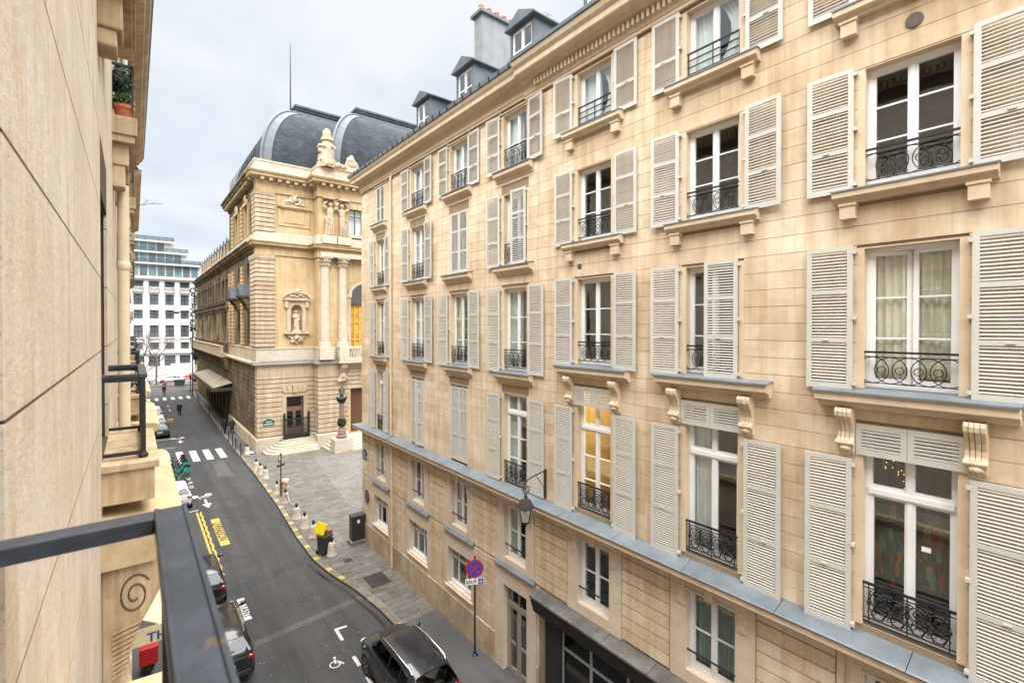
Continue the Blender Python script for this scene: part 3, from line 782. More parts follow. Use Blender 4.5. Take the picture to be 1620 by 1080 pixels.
# ================================================================== opera house
XO, YO, YP, XB = 9.22, 50.4, 48.9, 14.4
OP = root('opera_house', (XO, YO, 0), 'ornate yellow stone opera house with dark curved slate roof at the corner of the square', 'opera house')
M['op_stone'] = stone('opera_stone', (0.52, 0.405, 0.24), stain=(.6, .48, .33), stain_amt=.6, streak=.4, rnd=.06, scale=.6, dirt=.06)
M['op_light'] = stone('opera_pale_stone', (0.52, 0.44, 0.33), stain=(.62, .52, .42), stain_amt=.5, streak=.45, rnd=.08, scale=.7, dirt=.22)
M['op_white'] = stone('opera_white_stone', (0.47, 0.42, 0.345), stain=(.8, .75, .68), stain_amt=.2, streak=.25, rnd=.05, scale=.7)
M['op_soot_shade'] = stone('opera_soot_shade_stone', (0.235, 0.19, 0.125), stain=(.4, .35, .28), stain_amt=.6, streak=.75, rnd=.1, dirt=.85, scale=.8)  # sooty stone, its colour deepened further to stand in for recess shade
M['op_groove'] = stone('opera_groove', (0.30, 0.23, 0.15), rnd=0, streak=.2)
M['slate'] = plain('slate', (0.055, 0.065, 0.078), .55, 0, .35, 1.2, 0)
def slate_mat():
    m, N, L, b = new_mat('roof_slates')
    mp = npos(N, L); br = N.new('ShaderNodeTexBrick'); sx = N.new('ShaderNodeSeparateXYZ'); L.new(mp, sx.inputs[0])
    cb = N.new('ShaderNodeCombineXYZ'); L.new(nmath(N, L, 'ADD', sx.outputs['X'], sx.outputs['Y']), cb.inputs[0]); L.new(sx.outputs['Z'], cb.inputs[1])
    L.new(cb.outputs[0], br.inputs['Vector']); br.inputs['Scale'].default_value = 1.0; br.inputs['Brick Width'].default_value = .42; br.inputs['Row Height'].default_value = .2
    br.inputs['Mortar Size'].default_value = .012; br.inputs['Color1'].default_value = (.035, .042, .055, 1); br.inputs['Color2'].default_value = (.06, .07, .085, 1); br.inputs['Mortar'].default_value = (.025, .03, .035, 1)
    n = nnoise(N, L, mp, .5, 5, .65, .5)
    c = nmix(N, L, 'MULTIPLY', 1, br.outputs['Color'], nramp(N, L, n, [(.3, .5), (.7, 1.0)]))
    L.new(c, b.inputs['Base Color']); b.inputs['Roughness'].default_value = .75; b.inputs['Specular IOR Level'].default_value = .15; nbump(N, L, b, br.outputs['Fac'], -.5, .02); return m
M['slates'] = slate_mat()
FR = [(XO, 67.0), (XO, YO), (XB, YO), (XB, YP), (30.0, YP)]
SIDE = [(XO, 104.5), (XO, 67.0)]
# core walls (front wing) with door, niche and arch openings
def wall_y(mb, x0, x1, z0, z1, ops, y0, y1):
    t = MB(); wall_grid(t, x0, x1, z0, z1, ops, y0, y1); mb.add([(p[1], p[0], p[2]) for p in t.v], t.f)
DOOR = (11.75, 13.35, 1.0, 5.1)
NICHE = (12.22, 13.22, 11.45, 14.2)
m = MB(); wall_y(m, XO+.05, XB+.3, -.1, 27.6, [DOOR, NICHE], YO+.02, YO+.8); wobj('wing_wall', m, M['op_stone'], OP)
ARCH = (17.5, 20.3, 9.9, 16.6); GDOOR = (17.6, 20.2, 1.0, 6.2); AWIN = (17.45, 19.6, 21.5, 24.2)
m = MB(); wall_y(m, XB+.02, 30, -.1, 27.6, [ARCH, GDOOR, AWIN], YP+.02, YP+.9); wobj('pavilion_wall', m, M['op_stone'], OP)
wobj('return_wall', MB().box(XB+.02, XB+.3, YP+.9, YO+.02, -.1, 27.6), M['op_stone'], OP)
# rusticated ground storey as grooved courses
def courses(mb, path, z0, z1, h, out=.085, gap=.075):
    n = round((z1-z0)/h); h = (z1-z0)/n
    for i in range(n):
        a = z0+i*h
        mb.sweep([(-.03, a+gap), (out-.02, a+gap), (out, a+gap+.03), (out, a+h-.03), (out-.02, a+h), (-.03, a+h)], path)
m = MB()
courses(m, [(XO, YO+.9), (XO, YO), (11.35, YO)], 1.35, 5.55, .46); courses(m, [(13.75, YO), (XB, YO), (XB, YP), (17.3, YP)], 1.35, 5.55, .46)
courses(m, [(XO, YO+.9), (XO, YO), (XB, YO), (XB, YP), (30, YP)], 5.55, 7.3, .45)
wobj('rusticated_course', m, M['op_light'], OP, stuff=True)
wobj('plinth', MB().sweep([(-.05, -.1), (.2, -.1), (.2, 1.2), (.1, 1.33), (-.05, 1.33)], [(XO, YO+.9), (XO, YO), (11.4, YO)]), M['op_white'], OP)
wobj('plinth', MB().sweep([(-.05, -.1), (.2, -.1), (.2, 1.2), (.1, 1.33), (-.05, 1.33)], [(13.7, YO), (XB, YO), (XB, YP), (17.3, YP)]), M['op_white'], OP)
def band(name, prof, path, mat): return wobj(name, MB().sweep(prof, path), M[mat], OP)
FRC = [(XO, YO+.95)] + FR[1:]
band('frieze', [(-.05, 7.3), (.07, 7.32), (.07, 8.2), (-.05, 8.2)], FRC, 'op_light')
LED = [(-.05, 8.2), (.14, 8.2), (.2, 8.3), (.42, 8.36), (.46, 8.42), (.46, 8.58), (-.05, 8.72)]
band('first_floor_ledge', LED, FRC, 'op_white'); band('ledge_cover', [(.44, 8.575), (.49, 8.58), (.49, 8.60), (.1, 8.735), (.1, 8.70)], FRC, 'zinc')
band('base_course', [(-.05, 8.7), (.13, 8.7), (.13, 9.8), (.18, 9.84), (.18, 9.95), (-.05, 9.97)], FRC, 'op_white')
def big_cornice(name, z, path, mat, s=1.0, dent=True):
    band(name, [(-.05, z-.75*s), (.1*s, z-.75*s), (.14*s, z-.6*s), (.14*s, z-.42*s), (.3*s, z-.36*s), (.62*s, z-.30*s), (.64*s, z-.12*s), (.74*s, z-.04*s), (.8*s, z+.08*s), (-.05, z+.2*s)], path, mat)
def dents(path, z, out, w, h, step, mat, name):
    mb = MB()
    for p, q in zip(path, path[1:]):
        p = Vector(p); q = Vector(q); L_ = (q-p).length; d = (q-p)/L_; n = Vector((d.y, -d.x)); k = int(L_/step)
        for i in range(k):
            c = p+d*(step*(i+.5)); a = c-d*w/2; b = c+d*w/2
            vs = [(a+n*.1), (b+n*.1), (b+n*out), (a+n*out)]
            mb.add([(v.x, v.y, z) for v in vs]+[(v.x, v.y, z+h) for v in vs], [(0,1,2,3),(4,5,6,7),(0,1,5,4),(1,2,6,5),(2,3,7,6),(3,0,4,7)])
    wobj(name, mb, M[mat], OP, stuff=True)
big_cornice('storey_cornice', 20.1, FRC, 'op_stone', .85); dents(FRC, 19.72, .3, .12, .16, .24, 'op_light', 'dentil_row')
big_cornice('roof_cornice', 26.65, FRC, 'op_stone', 1.15); dents(FRC, 25.98, .62, .3, .26, .75, 'op_light', 'modillion_row')
band('attic_base', [(-.05, 20.2), (.22, 20.2), (.22, 21.0), (.1, 21.1), (-.05, 21.1)], FRC, 'op_white')
band('parapet', [(-.5, 26.75), (.3, 26.75), (.3, 27.0), (.22, 27.05), (.22, 27.75), (.28, 27.8), (.28, 27.95), (-.5, 27.95)], FRC, 'op_white')
band('entablature_band', [(-.05, 18.95), (.1, 18.95), (.1, 19.45), (-.05, 19.45)], FRC, 'op_stone')
band('attic_frieze', [(-.05, 24.95), (.1, 24.95), (.13, 25.1), (.08, 25.12), (.08, 25.85), (-.05, 25.85)], FRC, 'op_stone')
# corner pilasters with quoin courses
m = MB(); courses(m, [(XO, YO+2.6), (XO, YO), (10.75, YO)], 10.0, 18.4, .42, .18, .075)
m.sweep([(-.03, 18.4), (.2, 18.4), (.28, 18.6), (.32, 18.9), (-.03, 18.95)], [(XO, YO+2.6), (XO, YO), (10.75, YO)])
wobj('corner_pilaster', m, M['op_light'], OP)
m = MB(); courses(m, [(XO, YO+1.6), (XO, YO), (10.75, YO)], 21.1, 24.6, .44, .18, .075); m.sweep([(-.03, 24.6), (.22, 24.6), (.3, 24.9), (-.03, 24.95)], [(XO, YO+1.6), (XO, YO), (10.75, YO)])
wobj('corner_pilaster', m, M['op_light'], OP)
# --- niche with statue
m = MB(); n = 12; cx = 12.72; r = .5
for i in range(n):
    a0, a1 = math.pi*i/n, math.pi*(i+1)/n
    p0, p1 = (cx-r*math.cos(a0), YO+.02+.55*math.sin(a0)), (cx-r*math.cos(a1), YO+.02+.55*math.sin(a1))
    m.add([(p0[0], p0[1], 11.45), (p1[0], p1[1], 11.45), (p1[0], p1[1], 13.7), (p0[0], p0[1], 13.7)], [(0,1,2,3)])
    for j in range(5):
        t0, t1 = j/5*math.pi/2, (j+1)/5*math.pi/2
        q = lambda p, t: (cx+(p[0]-cx)*math.cos(t), YO+.02+(p[1]-YO-.02)*math.cos(t), 13.7+.5*math.sin(t))
        m.add([q(p0, t0), q(p1, t0), q(p1, t1), q(p0, t1)], [(0,1,2,3)])
nb = wobj('niche', m, M['op_stone'], OP, smooth=True)
m = MB()
for s in (-1, 1): m.box(cx+s*.72-.18, cx+s*.72+.18, YO-.12, YO+.05, 11.5, 14.6)
# flat plate with arched head
arc = [(cx+.5*math.cos(a), 13.7+.5*math.sin(a)) for a in [math.pi*i/14 for i in range(15)]]
m.prism([(cx+.54, 13.7)] + [(cx+.54, 14.62), (cx-.54, 14.62), (cx-.54, 13.7)] + [(cx-.5*math.cos(a), 13.7+.5*math.sin(a)) for a in [math.pi*i/14 for i in range(15)]], 'y', YO-.1, YO+.04)
m.box(cx-1.22, cx+1.22, YO-.34, YO+.04, 14.62, 14.8); m.box(cx-1.1, cx+1.1, YO-.22, YO+.04, 14.5, 14.62)
for s in (-1, 1): m.box(cx+s*.95-.16, cx+s*.95+.16, YO-.28, YO+.04, 13.95, 14.5); m.ball((cx+s*.95, YO-.16, 13.9), (.15, .12, .12))
ped = [(cx-1.22*math.cos(a), 14.8+.62*math.sin(a)) for a in [math.pi*i/12 for i in range(13)]]
m.prism(ped, 'y', YO-.18, YO+.04)
for i in range(12): m.bar((ped[i][0], YO-.26, ped[i][1]), (ped[i+1][0], YO-.26, ped[i+1][1]), .22, .13)
wobj('niche_surround', m, M['op_light'], OP, bevel=.015)
rg = random.Random(5)
def lumps(cx_, y_, z0, z1, w, n_, voxel=.05, taper=1.0, sz=(.1, .2)):
    mb = MB()
    for i in range(n_):
        t = rg.random(); z = z0+(z1-z0)*t; hw = w*(1-taper*t*.85)
        x = cx_+rg.uniform(-1, 1)*hw; q = rg.uniform(*sz)
        mb.ball((x, y_-rg.uniform(0, .12), z), (q, q*.8, q*rg.uniform(.7, 1.3)), 8, 6)
    for s in (-1, 1):
        mb.ring((cx_+s*w*.5, y_-.05, z0+(z1-z0)*.3), (z1-z0)*.22, .05, 'y', 12, 6); mb.ring((cx_+s*w*.8, y_-.05, z0+.15), .14, .05, 'y', 10, 6)
    mb.ball((cx_, y_-.14, z0+(z1-z0)*.55), ((z1-z0)*.2, .16, (z1-z0)*.28), 10, 8)
    mb.box(cx_-w, cx_+w, y_-.03, y_+.12, z0-.02, z0+.08)
    return mb
remesh(wobj('pediment_carving', lumps(cx, YO-.2, 14.95, 16.0, .7, 44, sz=(.06, .13)), M['op_light'], OP), .032)
m = MB(); m.box(cx-1.2, cx+1.2, YO-.45, YO+.04, 11.3, 11.48); m.prism([(cx-1.05, 11.3), (cx-.8, 11.0), (cx-.5, 10.8), (cx-.2, 10.45), (cx, 10.25), (cx+.2, 10.45), (cx+.5, 10.8), (cx+.8, 11.0), (cx+1.05, 11.3)], 'y', YO-.2, YO+.04)
wobj('niche_shelf', m, M['op_light'], OP, bevel=.02)
remesh(wobj('shelf_carving', lumps(cx, YO-.2, 10.5, 11.25, .6, 26, sz=(.07, .15)), M['op_light'], OP), .04)
def draped(mb, cx_, cy_, z0, h, arms, lean=0.0):
    """standing draped figure facing -y; arms 'up' or 'fold'"""
    u = h/7.5
    prof = [(0, 1.15, .95), (.7, 1.05, .9), (1.8, .95, .8), (3.0, .98, .8), (3.8, 1.0, .78), (4.4, .8, .62), (5.2, .9, .65), (5.8, .98, .6), (6.2, .7, .5), (6.4, .3, .3)]
    n_ = 20; rings = []
    for z, rx, ry in prof:
        ring = []
        for k in range(n_):
            a = 2*math.pi*k/n_; f = 1+(.13*math.sin(a*6+z*1.1) if z < 4.2 else .04*math.sin(a*5))
            ring.append((cx_+lean*z*.06*u+rx*.82*u*f*math.cos(a), cy_+ry*.7*u*f*math.sin(a), z0+z*u))
        rings.append(ring)
    vs = [p for r_ in rings for p in r_]; fs = [(i*n_+k, i*n_+(k+1)%n_, (i+1)*n_+(k+1)%n_, (i+1)*n_+k) for i in range(len(prof)-1) for k in range(n_)]
    fs += [tuple(range(n_-1, -1, -1)), tuple((len(prof)-1)*n_+k for k in range(n_))]
    mb.add(vs, fs); xo = cx_+lean*.4*u
    mb.ball((xo, cy_-.05*u, z0+7.0*u), (.42*u, .48*u, .58*u), 12, 9); mb.ball((xo, cy_+.12*u, z0+7.15*u), (.5*u, .45*u, .45*u), 10, 8); mb.ball((xo, cy_-.5*u, z0+6.95*u), (.09*u, .12*u, .14*u), 6, 5)
    mb.tube([(xo, cy_, z0+6.2*u), (xo, cy_, z0+6.8*u)], .28*u, 8)
    for s in (-1, 1):
        sh = (xo+s*.85*u, cy_, z0+6.0*u)
        if arms == 'up': pts = [sh, (xo+s*1.55*u, cy_-.2*u, z0+6.5*u), (xo+s*1.45*u, cy_-.25*u, z0+7.0*u), (xo+s*.65*u, cy_-.1*u, z0+7.75*u)]; rs = [.34*u, .3*u, .28*u, .2*u]
        elif s < 0: pts = [sh, (xo-1.0*u, cy_-.2*u, z0+4.8*u), (xo-.3*u, cy_-.75*u, z0+4.9*u)]; rs = [.34*u, .27*u, .2*u]
        else: pts = [sh, (xo+1.05*u, cy_-.1*u, z0+4.7*u), (xo+.85*u, cy_-.35*u, z0+3.7*u)]; rs = [.34*u, .27*u, .2*u]
        mb.tube(pts, rs, 8)
    # folds of the mantle across the hips
    for j in range(4):
        mb.tube([(cx_-.85*u, cy_-.1*u, z0+(4.3-.2*j)*u), (cx_-.2*u, cy_-.72*u, z0+(3.9-.35*j)*u), (cx_+.75*u, cy_-.35*u, z0+(3.3-.5*j)*u)], .13*u, 6)
    for j in range(5): mb.tube([(cx_+(-.7+.35*j)*u, cy_-.6*u, z0+3.2*u), (cx_+(-.75+.38*j)*u, cy_-.72*u, z0+1.2*u), (cx_+(-.8+.4*j)*u, cy_-.75*u, z0+.1*u)], .12*u, 6)
    return mb
m = draped(MB(), cx, YO+.12, 11.6, 2.05, 'fold'); m.box(cx-.4, cx+.4, YO-.15, YO+.45, 11.47, 11.66)
remesh(wobj('niche_statue', m, M['op_white'], OP), .022, 0)
for x, ln in ((15.35, 1), (16.85, -1)):
    m = draped(MB(), x, YP-.25, 21.1, 3.35, 'up', ln); m.box(x-.55, x+.55, YP-.6, YP+.1, 24.75, 24.97)
    remesh(wobj('caryatid', m, M['op_light'], OP), .03, 0)
    wobj('caryatid_base', MB().box(x-.7, x+.7, YP-.62, YP+.05, 20.3, 21.1), M['op_white'], OP, bevel=.03)
# --- attic tablet
m = MB(); a, b = 11.25, 13.85; m.box(a, b, YO-.06, YO+.05, 21.9, 23.7); m.box(a+.35, b-.35, YO-.12, YO, 22.2, 23.4); m.box(a-.25, b+.25, YO-.3, YO+.05, 23.7, 23.95); m.box(a-.1, b+.1, YO-.2, YO+.05, 23.58, 23.7)
for c in (a-.05, b+.05): m.box(c-.12, c+.12, YO-.1, YO+.05, 21.9, 23.6)
wobj('attic_tablet', m, M['op_stone'], OP, bevel=.02)
remesh(wobj('tablet_carving', lumps((a+b)/2, YO-.2, 23.98, 24.95, 1.2, 80, sz=(.06, .14)), M['op_white'], OP), .035)
# --- engaged columns on the pavilion, with capitals
for x in (15.0, 16.75):
    m = MB().lathe(x, YP-.1, [(.62, 9.95), (.62, 10.15), (.55, 10.2), (.58, 10.35), (.47, 10.45), (.45, 13), (.40, 17.9), (.44, 17.92), (.44, 18.0)], 20)
    m.box(x-.68, x+.68, YP-.8, YP+.05, 8.75, 9.95); c0 = wobj('column', m, M['op_white'], OP, smooth=True)
    m = MB().lathe(x, YP-.1, [(.4, 17.95), (.42, 18.3), (.6, 18.75), (.6, 18.8)], 16); m.box(x-.62, x+.62, YP-.72, YP+.05, 18.8, 18.95)
    for i in range(12):
        an = 2*math.pi*i/12
        m.ball((x+.45*math.cos(an), YP-.1+.45*math.sin(an), 18.2), (.1, .1, .2), 6, 5); m.ball((x+.56*math.cos(an+.2), YP-.1+.56*math.sin(an+.2), 18.55), (.1, .1, .16), 6, 5)
    wobj('capital', m, M['op_light'], c0, smooth=True)
m = MB().sweep([(-.05, 18.95), (.75, 18.95), (.75, 19.4), (-.05, 19.4)], [(14.45, YP), (30, YP)]); wobj('entablature', m, M['op_white'], OP)
# --- arch window (golden foyer behind) and attic window
m = MB(); ax = 18.9; arp = [(ax+1.4*math.cos(t), 15.2+1.4*math.sin(t)) for t in [math.pi*i/16 for i in range(17)]]
m.prism(arp[::-1] + [(ax+1.45, 15.2), (ax+1.45, 17.3), (ax-1.45, 17.3), (ax-1.45, 15.2)], 'y', YP+.05, YP+.5)
for i in range(16): m.bar((arp[i][0], YP-.05, arp[i][1]), (arp[i+1][0], YP-.05, arp[i+1][1]), .3, .32)
for s in (-1, 1): m.box(ax+s*1.5-.2, ax+s*1.5+.2, YP-.15, YP+.3, 9.95, 15.2); m.box(ax+s*1.5-.28, ax+s*1.5+.28, YP-.22, YP+.3, 15.05, 15.3)
wobj('arch_surround', m, M['op_light'], OP)
M['gold'] = plain('gilded_wood', (.62, .36, .06), .4, .3, .25, 3); M['red_wood'] = plain('red_brown_wood', (.10, .04, .022), .5, 0, .2)
m = MB(); m.box(17.5, 20.3, YP+.6, YP+.7, 9.95, 14.2)
gd = wobj('gilded_screen', m, M['gold'], OP)
m = MB()
for i in range(5): m.box(17.6+i*.55, 17.75+i*.55, YP+.5, YP+.6, 9.95, 14.2)
for z in (10.6, 12.4, 14.1): m.box(17.5, 20.3, YP+.48, YP+.5, z, z+.14)
for i in range(4):
    for z in (11.2, 13.2): m.ring((17.95+i*.55, YP+.55, z), .15, .04, 'y', 12, 5)
wobj('gilded_bar', m, M['gold'], OP, stuff=True)
wobj('arch_glass', MB().box(17.5, 20.3, YP+.45, YP+.46, 14.25, 16.6), M['glass'], OP); wobj('arch_transom', MB().box(17.5, 20.3, YP+.4, YP+.62, 14.2, 14.5), M['red_wood'], OP)
m = MB(); x0, x1, z0, z1 = AWIN
for q in (x0, x0+.7, x0+1.4, x1-.08): m.box(q, q+.08, YP+.3, YP+.4, z0, z1)
for q in (z0, z0+1.9, z1-.08): m.box(x0, x1, YP+.29, YP+.39, q, q+.08)
aw = wobj('attic_window', m, M['red_wood'], OP); wobj('pane', MB().box(x0, x1, YP+.34, YP+.35, z0, z1), M['glass'], aw); wobj('window_blind', MB().box(x0, x1, YP+.6, YP+.62, z0, z1), M['sheer'], aw)
wobj('attic_sill', MB().box(x0-.2, x1+.2, YP-.3, YP+.3, z0-.3, z0), M['op_white'], OP)
wobj('foyer_wall', MB().box(17.0, 29.5, YP+3.5, YP+3.6, 0, 27), M['room'], OP)
# --- balustrade
m = MB(); m.box(16.1, 30, YP-1.15, YP+.02, 8.35, 8.72); m.box(16.1, 30, YP-1.1, YP-.8, 8.72, 8.9); m.box(16.1, 30, YP-1.12, YP-.78, 9.78, 9.95); m.box(16.1, 17.1, YP-1.14, YP-.76, 8.73, 9.96)
bal = wobj('balcony', m, M['op_white'], OP)
for i in range(9):
    x = 17.3+i*.3; wobj('baluster', MB().lathe(x, YP-.95, [(.09, 8.9), (.06, 9.0), (.11, 9.2), (.05, 9.55), (.09, 9.78)], 10), M['op_white'], bal, smooth=True)
m = MB()
for x in (16.7, 20.9): m.prism([(YP, 8.35), (YP-1.0, 8.35), (YP-.9, 7.9), (YP-.4, 7.3), (YP, 7.0)], 'x', x-.3, x+.3)
wobj('balcony_console', m, M['op_light'], OP, bevel=.03)
remesh(wobj('console_carving', lumps(16.7, YP-.35, 6.5, 7.3, .6, 26, sz=(.1, .18)), M['op_light'], OP), .05)
# --- door with bronze gate
m = MB(); x0, x1, z0, z1 = DOOR
for s, x in ((-1, x0), (1, x1)): m.box(min(x, x+s*.4), max(x, x+s*.4), YO-.05, YO+.3, 1.3, 5.1)
m.box(x0-.4, x1+.4, YO-.05, YO+.3, 5.1, 5.5)
for i in range(5):
    t = (i-2)*.42; m.prism([(cx-.2+t*.95-.19, 5.5), (cx-.2+t*.95+.19, 5.5), (cx-.2+t*1.25+.24, 6.15+(.12 if i == 2 else 0)), (cx-.2+t*1.25-.24, 6.15+(.12 if i == 2 else 0))], 'y', YO-.14-(.12 if i == 2 else 0), YO+.02)
wobj('door_surround', m, M['op_light'], OP, bevel=.02)
m = MB(); m.box(x0, x0+.14, YO+.3, YO+.42, z0, z1); m.box(x1-.14, x1, YO+.3, YO+.42, z0, z1); m.box(x0+.14, x1-.14, YO+.3, YO+.42, 3.6, 4.05); m.box(x0+.14, x1-.14, YO+.3, YO+.42, z1-.12, z1); m.box(cx-.28, cx-.05, YO+.3, YO+.42, z0, 3.6); m.box(x0+.14, x1-.14, YO+.31, YO+.41, 1.0, 2.0)
dr = wobj('side_door', m, plain('mauve_door', (.17, .1, .075), .5), OP); wobj('pane', MB().box(x0+.1, x1-.1, YO+.36, YO+.37, 2.0, z1-.1), M['shop_glass'], dr)
wobj('door_recess', MB().box(x0-.1, x1+.1, YO+.78, YO+.82, .9, 5.2), M['shop_dark'], OP)
M['bronze'] = plain('green_bronze', (.02, .03, .025), .5, .4, .35, 3)
m = MB(); gy = YO-.32; gx0, gx1 = x0-.25, x1+.4
for x in (gx0, gx1): m.box(x-.09, x+.09, gy-.09, gy+.09, 1.0, 3.35); m.ball((x, gy, 3.45), .12); m.bar((x, gy, 3.1), (x, YO-.05, 3.1), .07)
m.box(gx0+.09, gx1-.09, gy-.03, gy+.03, 1.02, 1.4); m.box(gx0+.09, gx1-.09, gy-.03, gy+.03, 2.85, 2.98)
for i in range(9):
    t = (gx1-gx0-.18)/8
    for s in (-1, 1):
        xa = gx0+.09+t*i; xb = xa+s*1.45*.7
        xb2 = min(max(xb, gx0+.09), gx1-.09); fz = (xb2-xa)/(xb-xa)
        if abs(xb2-xa) > .01: m.bar((xa, gy, 1.4), (xb2, gy, 1.4+1.45*fz), .03)
for i in range(7): m.ring((gx0+.3+i*(gx1-gx0-.6)/6, gy, 2.2), .13, .02, 'y', 10, 4)
wobj('bronze_gate', m, M['bronze'], OP)
# --- dome roofs
def dome(x0, y0, y1, x1, zb, rise, inset, name):
    T = [rad(t) for t in range(0, 83, 6)]; rings = []
    for t in T:
        d = inset*(1-math.cos(t))/(1-math.cos(T[-1])); z = zb+rise*math.sin(t)/math.sin(T[-1])
        rings.append(((x0+d, y1-d, z), (x0+d, y0+d, z), (x1, y0+d, z)))
    m = MB(); vs = [p for r_ in rings for p in r_]
    fs = [(i*3+k, i*3+k+1, i*3+k+4, i*3+k+3) for i in range(len(T)-1) for k in range(2)]
    k = (len(T)-1)*3; m.add(vs, fs); tp = rings[-1]
    m.add([tp[0], tp[1], tp[2], (x1, y1-inset, tp[0][2])], [(0,1,2,3)])
    o = wobj(name, m, M['slates'], OP, smooth=True, angle=50)
    hip = [r_[1] for r_ in rings]; rm = MB()
    # zinc hip band: two strips, one on each slope, plus a roll
    for j in range(len(hip)-1):
        a, b = Vector(hip[j]), Vector(hip[j+1])
        for dv in (Vector((1, 0, 0)), Vector((0, 1, 0))):
            ny = Vector((0, -.06, .02)) if dv.x else Vector((-.06, 0, .02))
            rm.add([a+ny, b+ny, b+ny+dv*.85, a+ny+dv*.85, a-ny*.5, b-ny*.5, b-ny*.5+dv*.85, a-ny*.5+dv*.85], [(0,1,2,3),(4,7,6,5),(3,2,6,7),(0,4,5,1)])
    rm.tube([tuple(Vector(p)+Vector((-.05, -.05, .03))) for p in hip], .16, 8)
    wobj('hip_band', rm, M['zinc_light'], o)
    z = tp[1][2]; path = [(tp[0][0], tp[0][1]), (tp[1][0], tp[1][1]), (tp[2][0], tp[2][1])]
    wobj('top_band', MB().sweep([(.12, z-.35), (.2, z-.3), (.2, z+.25), (-.3, z+.3), (-.3, z-.1)], path), M['zinc_light'], o)
    wobj('roof_crest', MB().sweep([(-.5, z+.2), (-.4, z+.25), (-.38, z+.55), (-.2, z+.62), (-.15, z+.8), (.02, z+.86), (.05, z+1.05), (-.6, z+1.1)], path), M['zinc_roof'], o)
    return o
dome(9.75, 50.95, 66.4, 22, 27.9, 7.2, 4.1, 'slate_dome'); dome(15.9, 49.45, 66.4, 34, 28.6, 7.4, 4.1, 'slate_dome')
wobj('roof_mast', MB().tube([(13.7, 56.4, 35), (13.7, 56.4, 43.2)], [.09, .03], 6), M['iron'], OP)
# finial group and crest on the parapet
m = MB().lathe(15.25, YP-.1, [(.75, 27.9), (.75, 28.5), (.55, 28.6), (.6, 29.2), (.7, 29.8), (.5, 30.3), (.42, 30.5), (.6, 30.6), (.55, 30.8), (.4, 31.0), (.42, 31.2), (.38, 31.5), (.2, 31.75), (.02, 31.85)], 16)
wobj('roof_finial', m, M['op_stone'], OP, smooth=True)
mb = MB()
for i in range(26): an = rg.uniform(0, 6.28); z = rg.uniform(28.1, 30.0); mb.ball((15.25+.72*math.cos(an), YP-.1+.72*math.sin(an), z), rg.uniform(.12, .24), 8, 6)
mb.lathe(15.25, YP-.1, [(.7, 27.9), (.7, 30)], 10); remesh(wobj('finial_carving', mb, M['op_light'], OP), .06)
wobj('parapet_block', MB().box(14.45, 30, YP-.35, YP+.6, 27.9, 28.5), M['op_white'], OP)
remesh(wobj('parapet_crest', lumps(17.7, YP-.2, 28.5, 29.6, .7, 26, sz=(.14, .26)), M['op_light'], OP), .06)
remesh(wobj('parapet_garland', lumps(16.3, YP-.35, 28.1, 28.5, .9, 20, sz=(.1, .18)), M['op_light'], OP), .06)
m = MB()
for i in range(17):
    y = 51.3+i*.95; m.tube([(XO+.05, y, 27.9), (XO+.05, y, 29.5)], .035, 5)
m.tube([(XO+.05, 51.2, 28.7), (XO+.05, 67, 28.7)], .02, 4)
wobj('roof_railing', m, M['iron'], OP)
wobj('roof_slope', MB().box(XO+.3, 30, YO+.5, 66.4, 27.0, 27.9), M['zinc_roof'], OP)
# --- street side of the opera
SB = (XO+.02, XO+.8)
side_ops = [(55.0-.7, 55.0+.7, 10.2, 14.9), (60.6-.7, 60.6+.7, 10.2, 14.9), (55-.5, 55+.5, 16.9, 18.5), (60.6-.5, 60.6+.5, 16.9, 18.5), (55-.6, 55+.6, 21.6, 24.2), (60.6-.6, 60.6+.6, 21.6, 24.2)]
bays = [68.3+i*3.02 for i in range(12)]
low_side = [(c-.62, c+.62, 10.1, 14.0) for c in bays] + [(c-.5, c+.5, 15.6, 17.8) for c in bays]
gates = [(c-1.0, c+1.0, .05, 3.9) for c in bays[:8]]
sw2 = [(58.5-.4, 58.5+.4, 2.6, 5.4), (54-.3, 54+.3, .2, 1.0), (62-.3, 62+.3, .2, 1.0)]
m = MB(); wall_grid(m, YO+.8, 67.0, -.1, 27.6, side_ops+sw2, *SB); wobj('side_wall', m, M['op_soot_shade'], OP)
m = MB(); wall_grid(m, 67.0, 104.5, -.1, 20.2, low_side+gates, *SB); wobj('side_wall', m, M['op_soot_shade'], OP)
wobj('far_end_wall', MB().box(XO+.02, 30, 104.5, 105, -.1, 20.2), M['op_soot_shade'], OP)
wobj('side_interior', MB().box(XO+1.6, XO+1.7, YO+1, 66.3, -.1, 27).box(XO+1.6, XO+1.7, 66.3, 104, -.1, 20.1), M['room'], OP)
for i, (a, b, c, d) in enumerate(side_ops+sw2[:1]+low_side):
    m = MB(); m.box(XO+.35, XO+.4, a, a+.07, c, d); m.box(XO+.35, XO+.4, b-.07, b, c, d); m.box(XO+.35, XO+.4, (a+b)/2-.04, (a+b)/2+.04, c, d); m.box(XO+.35, XO+.4, a+.07, b-.07, d-.07, d); m.box(XO+.35, XO+.4, a+.07, b-.07, (c*.4+d*.6)-.03, (c*.4+d*.6)+.03)
    w = wobj('side_window', m, M['red_wood'], OP); wobj('pane', MB().box(XO+.37, XO+.376, a, b, c, d), M['shop_glass'], w)
S1 = [(XO, 67.0), (XO, YO+.96)]; S2 = [(XO, 104.5), (XO, 67.02)]; SA = [(XO, 104.5), (XO, YO+.96)]
m = MB(); courses(m, [(XO, 66.9), (XO, YO+.95)], 1.35, 7.3, .46); wobj('rusticated_course', m, M['op_soot_shade'], OP, stuff=True)
m = MB(); courses(m, [(XO, 104.5), (XO, 67.0)], 4.9, 7.3, .46)
